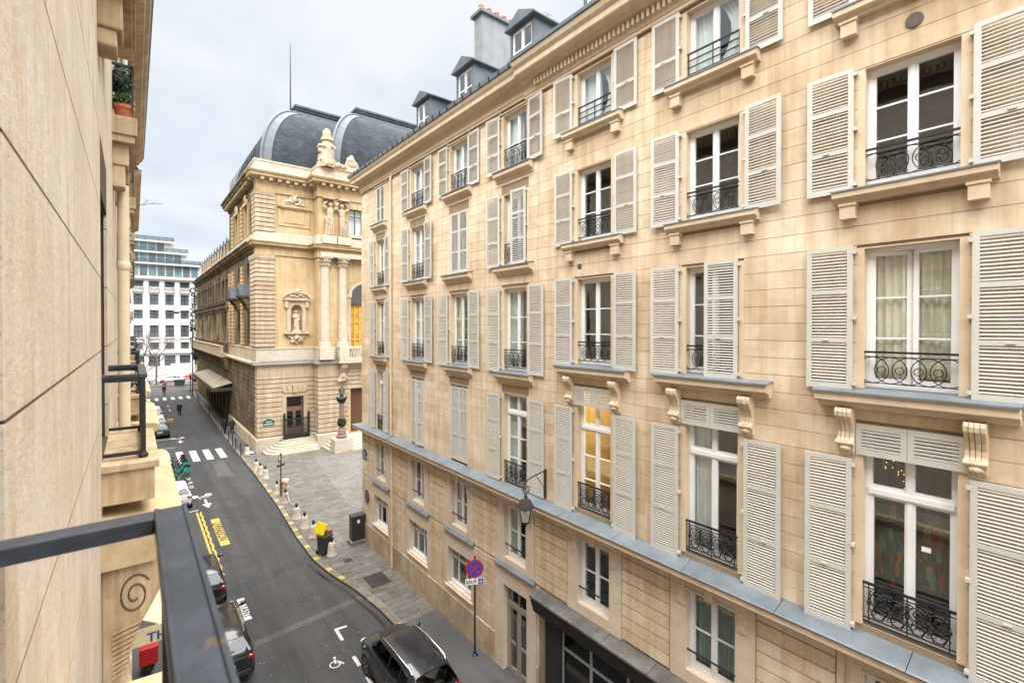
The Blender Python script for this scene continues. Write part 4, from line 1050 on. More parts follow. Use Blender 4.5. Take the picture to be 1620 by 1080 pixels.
for a, b in zip([67.0]+[g[1] for g in gates], [g[0] for g in gates]+[104.5]): courses(m, [(XO, b), (XO, a)], .6, 4.9, .46)
wobj('rusticated_course', m, M['op_soot_shade'], OP, stuff=True)
band('plinth', [(-.05, -.1), (.2, -.1), (.2, 1.2), (.1, 1.33), (-.05, 1.33)], S1, 'op_light')
band('frieze', [(-.05, 7.3), (.07, 7.32), (.07, 8.2), (-.05, 8.2)], SA, 'op_soot_shade'); band('first_floor_ledge', LED, S1, 'op_light')
band('base_course', [(-.05, 8.7), (.13, 8.7), (.13, 9.8), (.18, 9.84), (.18, 9.95), (-.05, 9.97)], S1, 'op_light')
big_cornice('storey_cornice', 20.1, SA, 'op_soot_shade', 1.0); big_cornice('roof_cornice', 26.65, S1, 'op_soot_shade', 1.15); dents(S1, 25.98, .62, .3, .26, .75, 'op_stone', 'modillion_row'); dents(SA, 19.72, .42, .16, .2, .36, 'op_stone', 'dentil_row')
band('attic_base', [(-.05, 20.2), (.22, 20.2), (.22, 21.0), (.1, 21.1), (-.05, 21.1)], S1, 'op_white'); band('attic_base', [(-.5, 20.2), (.1, 20.2), (.1, 20.9), (-.5, 20.9)], S2, 'op_soot_shade')
band('parapet', [(-.5, 26.75), (.3, 26.75), (.3, 27.0), (.22, 27.05), (.22, 27.75), (.28, 27.8), (.28, 27.95), (-.5, 27.95)], S1, 'op_white')
for y in (57.8, 63.7, 66.0): m = MB(); courses(m, [(XO, y+.55), (XO, y-.55)], 10, 18.4, .42, .18, .075); wobj('side_pilaster', m, M['op_stone'], OP)
for y in (57.8, 63.7): m = MB(); courses(m, [(XO, y+.5), (XO, y-.5)], 21.1, 24.8, .44, .18, .075); wobj('side_pilaster', m, M['op_stone'], OP)
for y in (55, 60.6):
    m = MB(); m.prism([(y-1.35, 15.1), (y+1.35, 15.1), (y, 16.35)], 'x', XO-.95, XO+.02); h = wobj('window_hood', m, M['slate'], OP)
    m = MB()
    for s in (-1, 1): m.prism([(XO, 15.1), (XO-.8, 15.1), (XO-.75, 14.8), (XO-.35, 14.3), (XO-.25, 13.9), (XO, 13.7)], 'y', y+s*1.0-.16, y+s*1.0+.16)
    m.box(XO-.85, XO, y-1.3, y+1.3, 14.95, 15.099); wobj('hood_console', m, M['op_soot_shade'], h)
    m = MB(); m.box(XO-.35, XO+.02, y-1, y+1, 24.3, 24.55)
    for s in (-1, 1): m.box(XO-.18, XO+.02, y+s*.85-.15, y+s*.85+.15, 21.2, 24.3)
    wobj('attic_window_surround', m, M['op_stone'], OP); remesh(wobj('window_carving', lumps(0, 0, 0, .8, .7, 16, sz=(.1, .2)).xf(Matrix.Translation((XO-.1, y, 24.6)) @ Matrix.Rotation(rad(-90), 4, 'Z')), M['op_stone'], OP), .06)
# columned storey of the long wing
for c in [b-1.51 for b in bays]+[bays[-1]+1.51]:
    wobj('column', MB().lathe(XO-.05, c, [(.42, 9.95), (.42, 10.15), (.34, 10.25), (.28, 13.8), (.32, 13.82), (.42, 14.2), (.42, 14.3)], 12).box(XO-.5, XO+.02, c-.45, c+.45, 14.3, 14.45), M['op_soot_shade'], OP, smooth=True)
    wobj('pier', MB().box(XO-.15, XO+.03, c-.3, c+.3, 15.2, 18.6), M['op_soot_shade'], OP)
for c in bays:
    m = MB(); m.box(XO-.3, XO+.02, c-.75, c+.75, 15.35, 15.55); m.box(XO-.25, XO+.02, c-.7, c+.7, 17.85, 18.1)
    for s in (-1, 1): m.box(XO-.12, XO+.02, c+s*.62-.1, c+s*.62+.1, 15.55, 17.85)
    wobj('window_surround', m, M['op_soot_shade'], OP)
band('wing_entablature', [(-.03, 14.45), (.35, 14.45), (.38, 14.8), (.55, 14.9), (.6, 15.1), (-.03, 15.2)], S2, 'op_soot_shade')
m = MB(); m.box(XO-1.05, XO+.02, 66.6, 104.5, 8.35, 8.65); m.box(XO-1.0, XO-.75, 66.6, 104.5, 8.65, 9.55); m.box(XO-1.06, XO-.7, 66.6, 104.5, 9.55, 9.72)
lb = wobj('long_balcony', m, M['op_light'], OP)
m = MB()
for c in [66.9+i*1.51 for i in range(25)]: m.prism([(XO, 8.34), (XO-.95, 8.34), (XO-.95, 8.1), (XO-.6, 7.6), (XO-.45, 6.9), (XO, 6.4)], 'y', c-.2, c+.2)
wobj('balcony_console', m, M['op_soot_shade'], lb, stuff=True)
# mansard, dormers and chimneys of the long wing
wobj('mansard_roof', MB().prism([(XO+.5, 20.8), (XO+2.0, 23.6), (XO+6, 25.6), (XO+12, 25.6), (XO+12, 20.2), (XO+.35, 20.2)], 'y', 67.0, 104.3), M['slates'], OP)
for c in bays:
    m = MB(); m.box(XO+.49, XO+1.8, c-.55, c+.55, 20.9, 23.0); d = wobj('dormer', m, M['slates'], OP); wobj('dormer_front', MB().box(XO+.45, XO+.489, c-.6, c+.6, 20.9, 23.0), M['op_light'], d)
    m = MB(); arp = [(c-.8*math.cos(t), 23.0+.62*math.sin(t)) for t in [math.pi*i/8 for i in range(9)]]; m.prism(arp, 'x', XO+.30, XO+2.2); wobj('dormer_hood', m, M['zinc_roof'], d, smooth=True, angle=50)
    wobj('dormer_window', MB().box(XO+.44, XO+.45, c-.36, c+.36, 21.2, 22.8), M['shop_glass'], d)
    m = MB()
    for s in (-1, 1): m.prism([(XO+.45, 20.95), (XO+.2, 20.95), (XO+.26, 21.3), (XO+.38, 21.8), (XO+.36, 22.7), (XO+.30, 22.9), (XO+.45, 22.98)], 'y', c+s*.6-.1, c+s*.6+.1)
    wobj('dormer_scroll', m, M['op_light'], d)
M['brick'] = stone('chimney_brick', (.4, .22, .1), rnd=.1, streak=.2)
for y, zt_, xx in ((69.6, 26.9, 10.9), (74.5, 25.9, 10.6)):
    c0 = wobj('chimney', MB().box(xx, xx+.95, y-.9, y+.9, 23, zt_).box(xx-.08, xx+1.03, y-.98, y+.98, zt_, zt_+.22), M['brick'], OP)
    for i in range(3): wobj('chimney_pot', MB().lathe(xx+.48, y-.5+i*.5, [(.14, zt_+.2), (.12, zt_+.7)], 8), M['terracotta'], c0, smooth=True)
# --- entrance canopy on the street
M['canopy'] = plain('canopy_glass_and_zinc', (.36, .31, .235), .6, 0, .3, .7); M['canopy_frame'] = plain('canopy_iron', (.10, .085, .05), .6, .2, .3, 2)
m = MB().prism([(XO-.02, 5.42), (XO-2.05, 4.86), (XO-2.05, 4.80), (XO-.02, 5.34)], 'y', 64.6, 88.0); cn = wobj('entrance_canopy', m, M['canopy'], OP)
m = MB(); m.box(XO-2.12, XO-2.0, 64.5, 88.1, 4.45, 4.9); m.box(XO-2.0, XO, 64.5, 64.6, 4.5, 4.86); y = 64.6
while y < 88: m.bar((XO-.02, y, 5.43), (XO-2.05, y, 4.88), .05); y += 1.3
wobj('canopy_valance', m, M['canopy_frame'], cn)
for y in [66.8+i*3.02 for i in range(8)]:
    wobj('canopy_bracket', MB().tube([(XO-.05, y, 2.9), (XO-.5, y, 3.9), (XO-1.9, y, 4.7)], .05, 6), M['canopy_frame'], cn)
for g in gates:
    m = MB(); m.box(XO+.3, XO+.36, g[0], g[1], .1, 3.9); w = wobj('entrance_door', m, plain('dark_door_wood', (.05, .035, .022), .5), OP)
    wobj('door_pane', MB().box(XO+.28, XO+.29, g[0]+.3, (g[0]+g[1])/2-.15, 1.1, 3.4), M['shop_glass'], w); wobj('door_pane', MB().box(XO+.28, XO+.29, (g[0]+g[1])/2+.15, g[1]-.3, 1.1, 3.4), M['shop_glass'], w)
# --- steps in front of the side door and the central doors: each step its own part
M['step'] = stone('step_stone', (.50, .45, .37), stain=(.8, .75, .65), rnd=.08, streak=0, scale=1.5)
def step_poly(x0, x1, yb, yf, r):
    pts = [(x1, yb), (x0, yb)]
    for i in range(9): a = math.pi/2*i/8; pts.append((x0+r-r*math.cos(a), yf+r-r*math.sin(a)))
    pts.append((x1, yf)); return pts
for i in range(6):
    wobj('door_step', MB().prism(step_poly(9.55+.3*i, XB-.21, YO-.2, 47.75+.38*i, 1.5-.12*i), 'z', .16*i, .16*(i+1)), M['step'], OP, bevel=.02)
for i in range(6):
    wobj('door_step', MB().prism(step_poly(14.6+.3*i, 30, YP-.2, 45.3+.36*i, 1.6-.1*i), 'z', .17*i, .17*(i+1)), M['step'], OP, bevel=.02)
wobj('central_door', MB().box(17.6, 20.2, YP+.6, YP+.68, .9, 6.2), M['red_wood'], OP)
# street name plates
M['plate_blue'] = plain('blue_enamel', (.02, .05, .16), .3, 0, .05); M['plate_green'] = plain('green_enamel', (.01, .10, .10), .3, 0, .05); M['sign_white'] = plain('sign_white', (.8, .8, .78), .4, 0, .03)
def name_plate(cxp, cz, w, h, to_world, lines, mat, label, hump=True):
    m = MB(); pts = [(-w/2, -h/2), (w/2, -h/2), (w/2, h/2)]
    if hump: pts += [(w*.3*math.cos(t), h/2+h*.32*math.sin(t)) for t in [math.pi*i/8 for i in range(9)]]
    pts += [(-w/2, h/2)]
    m.prism([(p[0], p[1]) for p in pts], 'z', 0, .03).xf(to_world)
    o = wobj('street_name_plate', m, M[mat]); tag(o, label, 'street sign')
    for j, t in enumerate(lines):
        tm = text_mb(t, h*.62/len(lines)); tm.xf(to_world @ Matrix.Translation((0, h*.22*(len(lines)-1)-h*.44*j, .034)))
        wobj('lettering', tm, M['sign_white'], o)
    return o
TOF = lambda x, y, z: Matrix.Translation((x, y, z)) @ Matrix.Rotation(rad(90), 4, 'X')                    # faces -y
TOR = lambda x, y, z: Matrix.Translation((x, y, z)) @ Matrix.Rotation(rad(-90), 4, 'Z') @ Matrix.Rotation(rad(90), 4, 'X')   # faces -x
name_plate(0, 0, .95, .5, TOF(10.15, YO-.11, 2.75), ['PLACE', 'BOIELDIEU'], 'plate_green', 'teal street name plate on the corner of the opera house beside the bronze gate')
# ================================================================== building on the left (the one the picture is taken from)
XL = -0.26
LB = root('stone_building', (XL, 10, 0), 'pale streaked stone building with balconies close along the left edge', 'building')
def near_stone():
    m, N, L, b = new_mat('streaked_stone'); p = npos(N, L)
    big = nnoise(N, L, npos(N, L, (1, .5, 1)), .9, 6, .65, .6); blot = nnoise(N, L, npos(N, L, (1, .45, .7)), 3.0, 8, .72, .5); drip = nnoise(N, L, npos(N, L, (1, 1.3, .28)), 3.0, 7, .7, .4); fine = nnoise(N, L, npos(N, L, (1, .4, 1)), 45, 5, .75); pore = nnoise(N, L, p, 150, 2, .5)
    c = nmix(N, L, 'MULTIPLY', 1, (.62, .55, .455), nramp(N, L, big, [(.3, (.86, .83, .78)), (.6, (1, 1, 1)), (.8, (1.06, 1.06, 1.06))]))
    f = nmath(N, L, 'MULTIPLY', nramp(N, L, drip, [(.44, 0), (.60, 1)]), nramp(N, L, blot, [(.36, 0), (.56, 1)]))
    c = nmix(N, L, 'MIX', nmath(N, L, 'MULTIPLY', f, .5), c, (.40, .255, .135))
    c = nmix(N, L, 'MULTIPLY', .6, c, nramp(N, L, blot, [(.3, (.84, .8, .74)), (.55, (1, 1, 1)), (.75, (1.08, 1.07, 1.05))])); c = nmix(N, L, 'MULTIPLY', .7, c, nramp(N, L, fine, [(.3, .7), (.5, 1), (.7, 1.15)])); c = nmix(N, L, 'MULTIPLY', .8, c, nramp(N, L, pore, [(.30, .5), (.38, 1)]))
    L.new(c, b.inputs['Base Color']); b.inputs['Roughness'].default_value = .92; b.inputs['Specular IOR Level'].default_value = .15
    nbump(N, L, b, nmath(N, L, 'ADD', nmath(N, L, 'ADD', fine, blot), nramp(N, L, pore, [(.3, 0), (.4, 1)])), .45, .006); return m
M['near_stone'] = near_stone()
M['left_trim'] = stone('left_trim_stone', (.60, .48, .325), stain=(.55, .42, .28), stain_amt=.7, streak=.5, rnd=.06, dirt=.35, scale=2, bump=.5)
M['groove_dark'] = stone('groove_dark_tone', (.13, .09, .055), rnd=0, streak=0)  # dark tone of the thin tubes that draw the volute grooves
M['left_joint'] = stone('left_joint', (.09, .065, .045), rnd=0, streak=0)
LY0, LY1 = -9.0, 33.0
lw = []          # windows (y0, y1, z0, z1)
wy = [0.1 + 6.2*i for i in range(-1, 6)]
for y in wy:
    for z0, z1 in ((10.62, 13.4), (15.55, 17.9), (5.6, 8.0), (18.6, 20.3)): lw.append((y+.15, y+1.65, z0, z1))
    for z0, z1 in ((10.75, 13.2), (15.6, 17.8), (5.7, 8.0), (18.7, 20.3)):
        if y > 7: lw.append((y+3.4, y+4.6, z0, z1))
m = MB(); wall_grid(m, LY0, LY1, -.1, 20.9, [(a-.02, b+.02, c-.02, d+.02) for a, b, c, d in lw], XL-.4, XL-.0006); wobj('backing_wall', m, M['left_joint'], LB)
zj = [11.755+.745*k for k in range(-15, 13)]
cands = []
for za, zb_ in zip(zj, zj[1:]):
    if zb_ > 20.6: continue
    cut = sorted((a, b) for a, b, c, d in lw if c < zb_-.01 and d > za+.01); y = LY0; spans = []
    for c0, c1 in cut:
        if c0 > y+.02: spans.append((y, c0))
        y = max(y, c1)
    spans.append((y, LY1))
    for a, b in spans:
        n = max(1, round((b-a)/2.3)); cands += [(a+(b-a)*i/n, a+(b-a)*(i+1)/n, za, zb_) for i in range(n)]
u2 = MB().box(-.5, .5, -.5, .5, -.5, .5).mesh('stone_block'); u2.materials.append(M['near_stone'])
rest = MB()
cands.sort(key=lambda q: abs((q[0]+q[1])/2-2.5)+abs((q[2]+q[3])/2-12)*1.2)
for i, (a, b, c, d) in enumerate(cands):
    if i < 60:
        o = link('stone_block', u2, None, LB); o.scale = (.03, b-a-.002, d-c-.012); o.location = Vector((XL-.015, (a+b)/2, (c+d)/2))-LB.location
    else: rest.box(XL-.03, XL, a+.002, b-.002, c+.006, d-.006)
wobj('stone_block_courses', rest, M['near_stone'], LB, stuff=True)
M['glass_dark'] = glass_mat('left_window_glass', (.35, .38, .4), 1.0, .05)
for a, b, c, d in lw:
    m = MB(); X0, X1 = XL-.3, XL-.25; cy = (a+b)/2
    m.box(X0, X1, a, a+.08, c, d); m.box(X0, X1, b-.08, b, c, d); m.box(X0, X1, cy-.06, cy+.06, c, d); m.box(X0, X1, a+.08, b-.08, d-.08, d); m.box(X0, X1, a+.08, b-.08, c, c+.1)
    for f_ in (.4, .7): m.box(X0+.005, X1-.005, a+.08, b-.08, c+(d-c)*f_-.015, c+(d-c)*f_+.015)
    w = wobj('window', m, M['white_paint'], LB); wobj('pane', MB().box(X0+.02, X0+.026, a, b, c, d), M['glass_dark'], w)
wobj('inner_wall', MB().box(XL-2, XL-1.9, LY0, LY1, 0, 21), M['room'], LB)
wobj('end_wall', MB().box(XL-8, XL-.4, LY0, LY0+.3, -.1, 20.9), M['near_stone'], LB)
LP = [(XL, LY0), (XL, LY1)]
def lsweep(name, prof, mat, y0=LY0, y1=LY1): return wobj(name, MB().sweep(prof, [(XL, y0), (XL, y1)]), M[mat], LB)
lsweep('cornice', [(-.3, 20.35), (.08, 20.35), (.1, 20.55), (.3, 20.62), (.34, 20.75), (.55, 20.82), (.58, 20.95), (.68, 21.02), (.72, 21.15), (-.3, 21.3)], 'left_trim')
lsweep('gutter', [(.66, 21.15), (.76, 21.18), (.76, 21.3), (.6, 21.3)], 'zinc')
m = MB(); y = LY0
while y < LY1: m.box(XL+.08, XL+.27, y, y+.09, 20.42, 20.6); y += .19
wobj('dentil_row', m, M['left_trim'], LB, stuff=True)
wobj('mansard_roof', MB().prism([(XL+.5, 21.2), (XL-1.3, 24.6), (XL-7, 25.6), (XL-8, 21.2)], 'y', LY0, LY1), M['slates'], LB)
# string courses
lsweep('string_course', [(-.05, 5.0), (.12, 5.0), (.2, 5.15), (.2, 5.3), (-.05, 5.35)], 'left_trim')
M['mossy'] = stone('mossy_stone', (.58, .47, .30), stain=(.6, .5, .3), stain_amt=.6, streak=.1, rnd=.05, dirt=.3, scale=2.5, bump=.6)
def rail_paint():
    m, N, L, b = new_mat('painted_rail'); p = npos(N, L); a = nnoise(N, L, p, 6, 6, .7); r = nnoise(N, L, p, 11, 5, .7, .5)
    c = nmix(N, L, 'MULTIPLY', 1, (.030, .036, .045), nramp(N, L, a, [(.3, .6), (.5, 1), (.7, 1.7)])); c = nmix(N, L, 'MIX', nramp(N, L, r, [(.66, 0), (.71, 1)]), c, (.11, .06, .03))
    c = nmix(N, L, 'MIX', nramp(N, L, nnoise(N, L, p, 60, 4, .7), [(.62, 0), (.75, .35)]), c, (.16, .16, .155))
    L.new(c, b.inputs['Base Color']); L.new(nramp(N, L, a, [(.3, .28), (.7, .55)]), b.inputs['Roughness']); nbump(N, L, b, nmath(N, L, 'ADD', nnoise(N, L, p, 30, 4, .6), a), .35, .004); return m
M['rail_paint'] = rail_paint()
def scroll_console(yc, w, ztop, depth, h):
    """side profile in XZ extruded along y; big volute at the top, tail curling in at the bottom"""
    x0 = XL
    prof = [(x0, ztop), (x0+depth, ztop)]
    for i in range(13):
        t = i/12; prof.append((x0+depth*(1.0-.62*t**.9-.10*math.sin(t*math.pi)+.06*math.sin(t*2*math.pi)), ztop-.1*h-.75*h*t))
    prof += [(x0+depth*.42, ztop-h*.93), (x0+depth*.3, ztop-h), (x0, ztop-h)]
    m = MB().prism(prof, 'y', yc-w/2, yc+w/2)
    return m
def volute(yc, w, cx_, cz, r):
    m = MB()
    for s in (-1, 1):
        y = yc+s*(w/2+.006); pts = []
        for i in range(34):
            t = i/33; a = .6+t*2*math.pi*1.75; rr = r*(1-.78*t); pts.append((cx_+rr*.8*math.cos(a), y, cz+rr*1.25*math.sin(a)))
        m.tube(pts, .009, 6)
    return m
for i, y in enumerate(wy):
    if y < -1: continue
    a, b = y+.05, y+1.9
    m = MB()
    m.box(XL-.01, XL+.43, a-.05, b+.05, 10.18, 10.52); m.box(XL-.01, XL+.47, a-.09, b+.09, 10.52, 10.6)
    bs = wobj('balcony', m, M['left_trim'], LB, bevel=.012)
    m = MB().sweep([(-.01, 9.62), (.42, 9.62), (.44, 9.7), (.5, 9.73), (.52, 9.8), (.62, 9.85), (.68, 9.9), (.68, 9.98), (.6, 10.02), (-.01, 10.06)], [(XL, a-.3), (XL, b+1.35)])
    wobj('balcony_slab', m, M['mossy'], bs)
    for q in (a-.02, b+1.0):
        c = wobj('balcony_console', scroll_console(q, .36, 9.62, .55, 1.35), M['left_trim'], bs, bevel=.012); wobj('volute', volute(q, .36, XL+.26, 9.28, .17), M['groove_dark'], c, smooth=True)
        fl = MB()
        for j in range(10): z = 8.96-.05*j; fl.tube([(XL+.08, q-.186, z-.02), (XL+.30-.014*j, q-.186, z+.025)], .012, 5)
        wobj('flute', fl, M['left_trim'], c, stuff=True)
    xr0, xr1 = XL+.30, XL+.375
    m = MB(); ym = b-.2 if i != 1 else 1.62
    if i == 1: ya, yb = -.8, 1.62
    else: ya, yb = a+.1, b-.05
    m.box(xr0, xr1, ya, yb, 11.455, 11.5)
    if i == 1:
        for e0 in (xr0+.001, xr1-.012): m.box(e0, e0+.011, ya, yb-.004, 11.4985, 11.5045)
    if i == 1: m.box(xr0-.03, xr0+.012, yb-.068, yb-.003, 11.4572, 11.4988)
    for q in ((yb-.085,) if i == 1 else (ya, yb-.06)): m.box(XL-.005, xr0-.001, q+(.015 if i == 1 else 0), q+(.083 if i == 1 else .05), 11.457, 11.499)
    rl = wobj('balcony_handrail', m, M['rail_paint'], bs, bevel=.008)
    m = MB(); xm = (xr0+xr1)/2
    m.box(xm-.02, xm+.02, ya, yb, 11.40, 11.4549)
    for q in (() if i == 1 else (ya+.0, yb-.055)): m.box(XL, xr0, q, q+.04, 11.42, 11.456)
    if i != 1:
        for q in (ya, yb-.055): m.box(XL, xr0+.02, q, q+.035, 10.64, 10.675)
    m.box(xm-.015, xm+.015, ya, yb, 10.64, 10.67)
    for q in (ya+.02, yb-.045):
        m.box(xm-.022, xm+.022, q-.022, q+.022, 10.6, 11.41); m.ball((xm, q, 10.62), .045, 10, 7)
    n = int((yb-ya)/.13)
    for j in range(1, n):
        yy = ya+(yb-ya)*j/n; m.box(xm-.008, xm+.008, yy-.008, yy+.008, 10.66, 11.41)
        if j % 2: m.ring((xm, yy, 10.8), .05, .008, 'x', 10, 4); m.ring((xm, yy, 11.28), .05, .008, 'x', 10, 4)
    wobj('railing', m, M['iron'], bs)
# upper balconies with coffered soffits and block brackets
def upper_balcony(a, b, zt_, d, br=None, drop=1.15):
    m = MB(); m.box(XL-.01, XL+d+.03, a-.04, b+.04, zt_-.3, zt_); m.box(XL-.01, XL+d, a, b, zt_-.42, zt_-.3)
    o = wobj('upper_balcony', m, M['left_trim'], LB, bevel=.012)
    for q in (br or (a+.12, b-.5)): wobj('block_bracket', MB().box(XL-.01, XL+d*.72, q, q+.4, zt_-.78, zt_-.42).box(XL-.01, XL+d*.55, q+.03, q+.37, zt_-drop, zt_-.78), M['left_trim'], o, bevel=.02)
    m = MB(); m.box(XL+d*.25, XL+d*.9, a+.6, b-.6, zt_-.46, zt_-.42); wobj('soffit_panel', m, M['left_trim'], o)
    m = MB(); x = XL+d-.03; m.box(x-.02, x+.02, a+.05, b-.05, zt_+.86, zt_+.9)
    for q in (a+.05, b-.09): m.box(XL, x, q, q+.04, zt_+.86, zt_+.9)
    n = int((b-a)/.12)
    for j in range(n+1): yy = a+.07+(b-a-.14)*j/n; m.box(x-.009, x+.009, yy-.009, yy+.009, zt_, zt_+.87)
    wobj('railing', m, M['iron'], o); return o
upper_balcony(6.0, 7.6, 15.72, .27, (6.12,), .95)
for y in (10.3, 16.6, 22.8, 29.0): upper_balcony(y, y+2.0, 15.52, .30)
wobj('downpipe', MB().tube([(XL+.13, 10.9, 8.2), (XL+.13, 10.9, 14.5)], .085, 12).lathe(XL+.13, 10.9, [(.085, 13.0), (.1, 13.02), (.1, 13.14), (.085, 13.16)], 12), M['pipe'], LB, smooth=True)
wobj('downpipe', MB().tube([(XL+.1, 18.0, 6), (XL+.1, 18.0, 20.4)], .07, 10), M['sign_white'], LB, smooth=True)
# street-level shop bases
wobj('ground_floor', MB().box(XL-.02, XL+.06, LY0, LY1, -.1, 4.98), M['dado'], LB)
# ---- next buildings along the left side
for (y0, y1, h, off, lab, col) in ((33.1, 53.0, 20.6, -.05, 'second stone building along the left side of the street, mostly hidden by balconies', (.58, .47, .33)), (60.0, 104.0, 19.0, -.3, 'far stone building on the left of the street beyond the crossing', (.55, .46, .34))):
    X0 = XL+off; rt = root('stone_building', (X0, y0, 0), lab, 'building')
    sm_ = stone('left_far_stone', col, stain_amt=.4, streak=.5, rnd=.05)
    wins = []; y = y0+1.2
    while y < y1-2:
        for z in (1.2, 5.6, 9.3, 12.9, 16.3): wins.append((y, y+1.2, z, z+2.3))
        y += 3.1
    m = MB(); wall_grid(m, y0, y1, -.1, h, wins, X0-.5, X0); wobj('wall', m, sm_, rt)
    for a, b, c, d in wins:
        m = MB(); m.box(X0-.3, X0-.25, a, a+.08, c, d); m.box(X0-.3, X0-.25, b-.08, b, c, d); m.box(X0-.3, X0-.25, (a+b)/2-.05, (a+b)/2+.05, c, d); w = wobj('window', m, M['white_paint'], rt); wobj('pane', MB().box(X0-.28, X0-.275, a, b, c, d), M['glass_dark'], w)
        if c > 5: wobj('window_sill', MB().box(X0-.05, X0+.3, a-.2, b+.2, c-.35, c-.05), M['left_trim'], rt)
    for z in (5.1, 8.8, h-.6): wobj('string_course', MB().sweep([(-.05, z), (.2, z), (.35, z+.2), (.35, z+.35), (-.05, z+.4)] if z < h-1 else [(-.05, z), (.2, z), (.5, z+.3), (.7, z+.4), (.72, z+.6), (-.05, z+.7)], [(X0, y0), (X0, y1)]), M['left_trim'], rt)
    wobj('roof', MB().prism([(X0+.6, h), (X0-1.2, h+3.2), (X0-8, h+4), (X0-8, h)], 'y', y0, y1), M['slates'], rt)
    wobj('end_wall', MB().box(X0-8, X0-.5, y0, y0+.2, -.1, h), sm_, rt); wobj('end_wall', MB().box(X0-8, X0-.5, y1-.2, y1, -.1, h), sm_, rt); wobj('inner_wall', MB().box(X0-2, X0-1.9, y0, y1, 0, h), M['room'], rt)
# flower pot and plants on the balcony above
M['leaf'] = plain('leaf_green', (.05, .11, .025), .6, 0, .5, 9); M['leaf_dark'] = plain('leaf_dark', (.025, .05, .018), .6, 0, .5, 9)
def foliage(mb, c, r, n, size, rr):
    for i in range(n):
        d = Vector((rr.gauss(0, 1), rr.gauss(0, 1), rr.gauss(0, 1))).normalized()*rr.random()**.45
        p = Vector((c[0]+d.x*r[0], c[1]+d.y*r[1], c[2]+d.z*r[2])); s = size*rr.uniform(.6, 1.3)
        a = Vector((rr.gauss(0, 1), rr.gauss(0, 1), rr.gauss(0, .7))).normalized(); b = a.orthogonal().normalized()*s*.45
        mb.add([p-a*s, p+b, p+a*s, p-b], [(0,1,2,3)])
rr = random.Random(11)
pt = root('potted_plant', (XL+.15, 10.6, 15.52), 'green leafy plant in a terracotta pot on the upper left balcony', 'plant')
lobj('flower_pot', MB().lathe(0, 0, [(.10, 0), (.14, .22), (.155, .22), (.155, .28), (.13, .28)], 16), M['terracotta'], pt, smooth=True)
mb = MB(); foliage(mb, (0, 0, .38), (.16, .2, .13), 320, .045, rr); lobj('lower_leaves', mb, M['leaf'], pt)
mb = MB(); foliage(mb, (-.02, .1, .72), (.17, .3, .28), 620, .05, rr); lobj('upper_leaves', mb, M['leaf_dark'], pt)
tw = MB()
def twig(mb, p, d, L_, r, depth, rr_):
    q = p+d*L_; mid = p+d*L_*.5+Vector((rr_.gauss(0, .04), rr_.gauss(0, .04), rr_.gauss(0, .04)))*L_
    mb.tube([p, mid, q], [r, r*.85, r*.65], 5)
    if depth:
        for k in range(rr_.choice((2, 3))): twig(mb, p.lerp(q, rr_.uniform(.55, 1)), (d+Vector((rr_.gauss(0, .5), rr_.gauss(0, .5), rr_.gauss(.1, .35)))).normalized(), L_*rr_.uniform(.55, .8), r*.62, depth-1, rr_)
twig(tw, Vector((.0, 17.4, 15.5)), Vector((.75, .3, .15)).normalized(), .34, .01, 3, rr)
tag(wobj('bare_twig', tw, plain('twig', (.09, .07, .055), .9)), 'thin bare twig sticking out over the street from an upper left balcony', 'plant')
tw = MB(); twig(tw, Vector((-.05, 14.2, 10.6)), Vector((.25, .2, .9)).normalized(), .6, .016, 3, rr); twig(tw, Vector((-.05, 14.0, 10.6)), Vector((.5, -.1, .8)).normalized(), .5, .014, 3, rr)
tag(wobj('bare_shrub', tw, plain('twig2', (.09, .07, .055), .9)), 'leafless shrub standing on the second lower left balcony', 'plant')
# ================================================================== ground
def asphalt(name, base, crack=.4):
    m, N, L, b = new_mat(name); p = npos(N, L)
    big = nnoise(N, L, p, .35, 5, .6, .5); fine = nnoise(N, L, p, 60, 3, .7); mid = nnoise(N, L, npos(N, L, (1.4, .35, 1)), 1.3, 5, .6)
    c = nmix(N, L, 'MULTIPLY', 1, base, nramp(N, L, big, [(.3, .78), (.55, 1), (.75, 1.18)])); c = nmix(N, L, 'MULTIPLY', .7, c, nramp(N, L, mid, [(.35, .8), (.6, 1.05)]))
    c = nmix(N, L, 'MULTIPLY', .8, c, nramp(N, L, fine, [(.3, .7), (.5, 1), (.72, 1.5)]))
    v = N.new('ShaderNodeTexVoronoi'); v.inputs['Scale'].default_value = 55; L.new(p, v.inputs['Vector'])
    c = nmix(N, L, 'MIX', nramp(N, L, nmath(N, L, 'MULTIPLY', v.outputs['Distance'], 1), [(.03, .5), (.06, 0)]), c, (.22, .21, .2))
    tr = nnoise(N, L, npos(N, L, (1.1, .05, 1)), 1.5, 4, .6); c = nmix(N, L, 'MULTIPLY', .8, c, nramp(N, L, tr, [(.35, .72), (.5, 1), (.65, 1.22)]))
    st_ = nnoise(N, L, p, 1.1, 6, .7, .8); c = nmix(N, L, 'MULTIPLY', .7, c, nramp(N, L, st_, [(.30, .45), (.40, 1)]))
    vc = N.new('ShaderNodeTexVoronoi'); vc.feature = 'DISTANCE_TO_EDGE'; vc.inputs['Scale'].default_value = .32
    L.new(nmix(N, L, 'ADD', .35, p, nnoise(N, L, p, 1.5, 4, .6).node.outputs['Color']), vc.inputs['Vector'])
    c = nmix(N, L, 'MULTIPLY', crack, c, nramp(N, L, vc.outputs['Distance'], [(.0, .35), (.006, 1)]))
    L.new(c, b.inputs['Base Color']); b.inputs['Roughness'].default_value = .82; nbump(N, L, b, fine, .35, .008); return m
M['asphalt'] = asphalt('asphalt', (.042, .0415, .041)); M['asphalt2'] = asphalt('pavement_asphalt', (.075, .073, .07)); M['asphalt3'] = asphalt('patched_asphalt', (.034, .0335, .033))
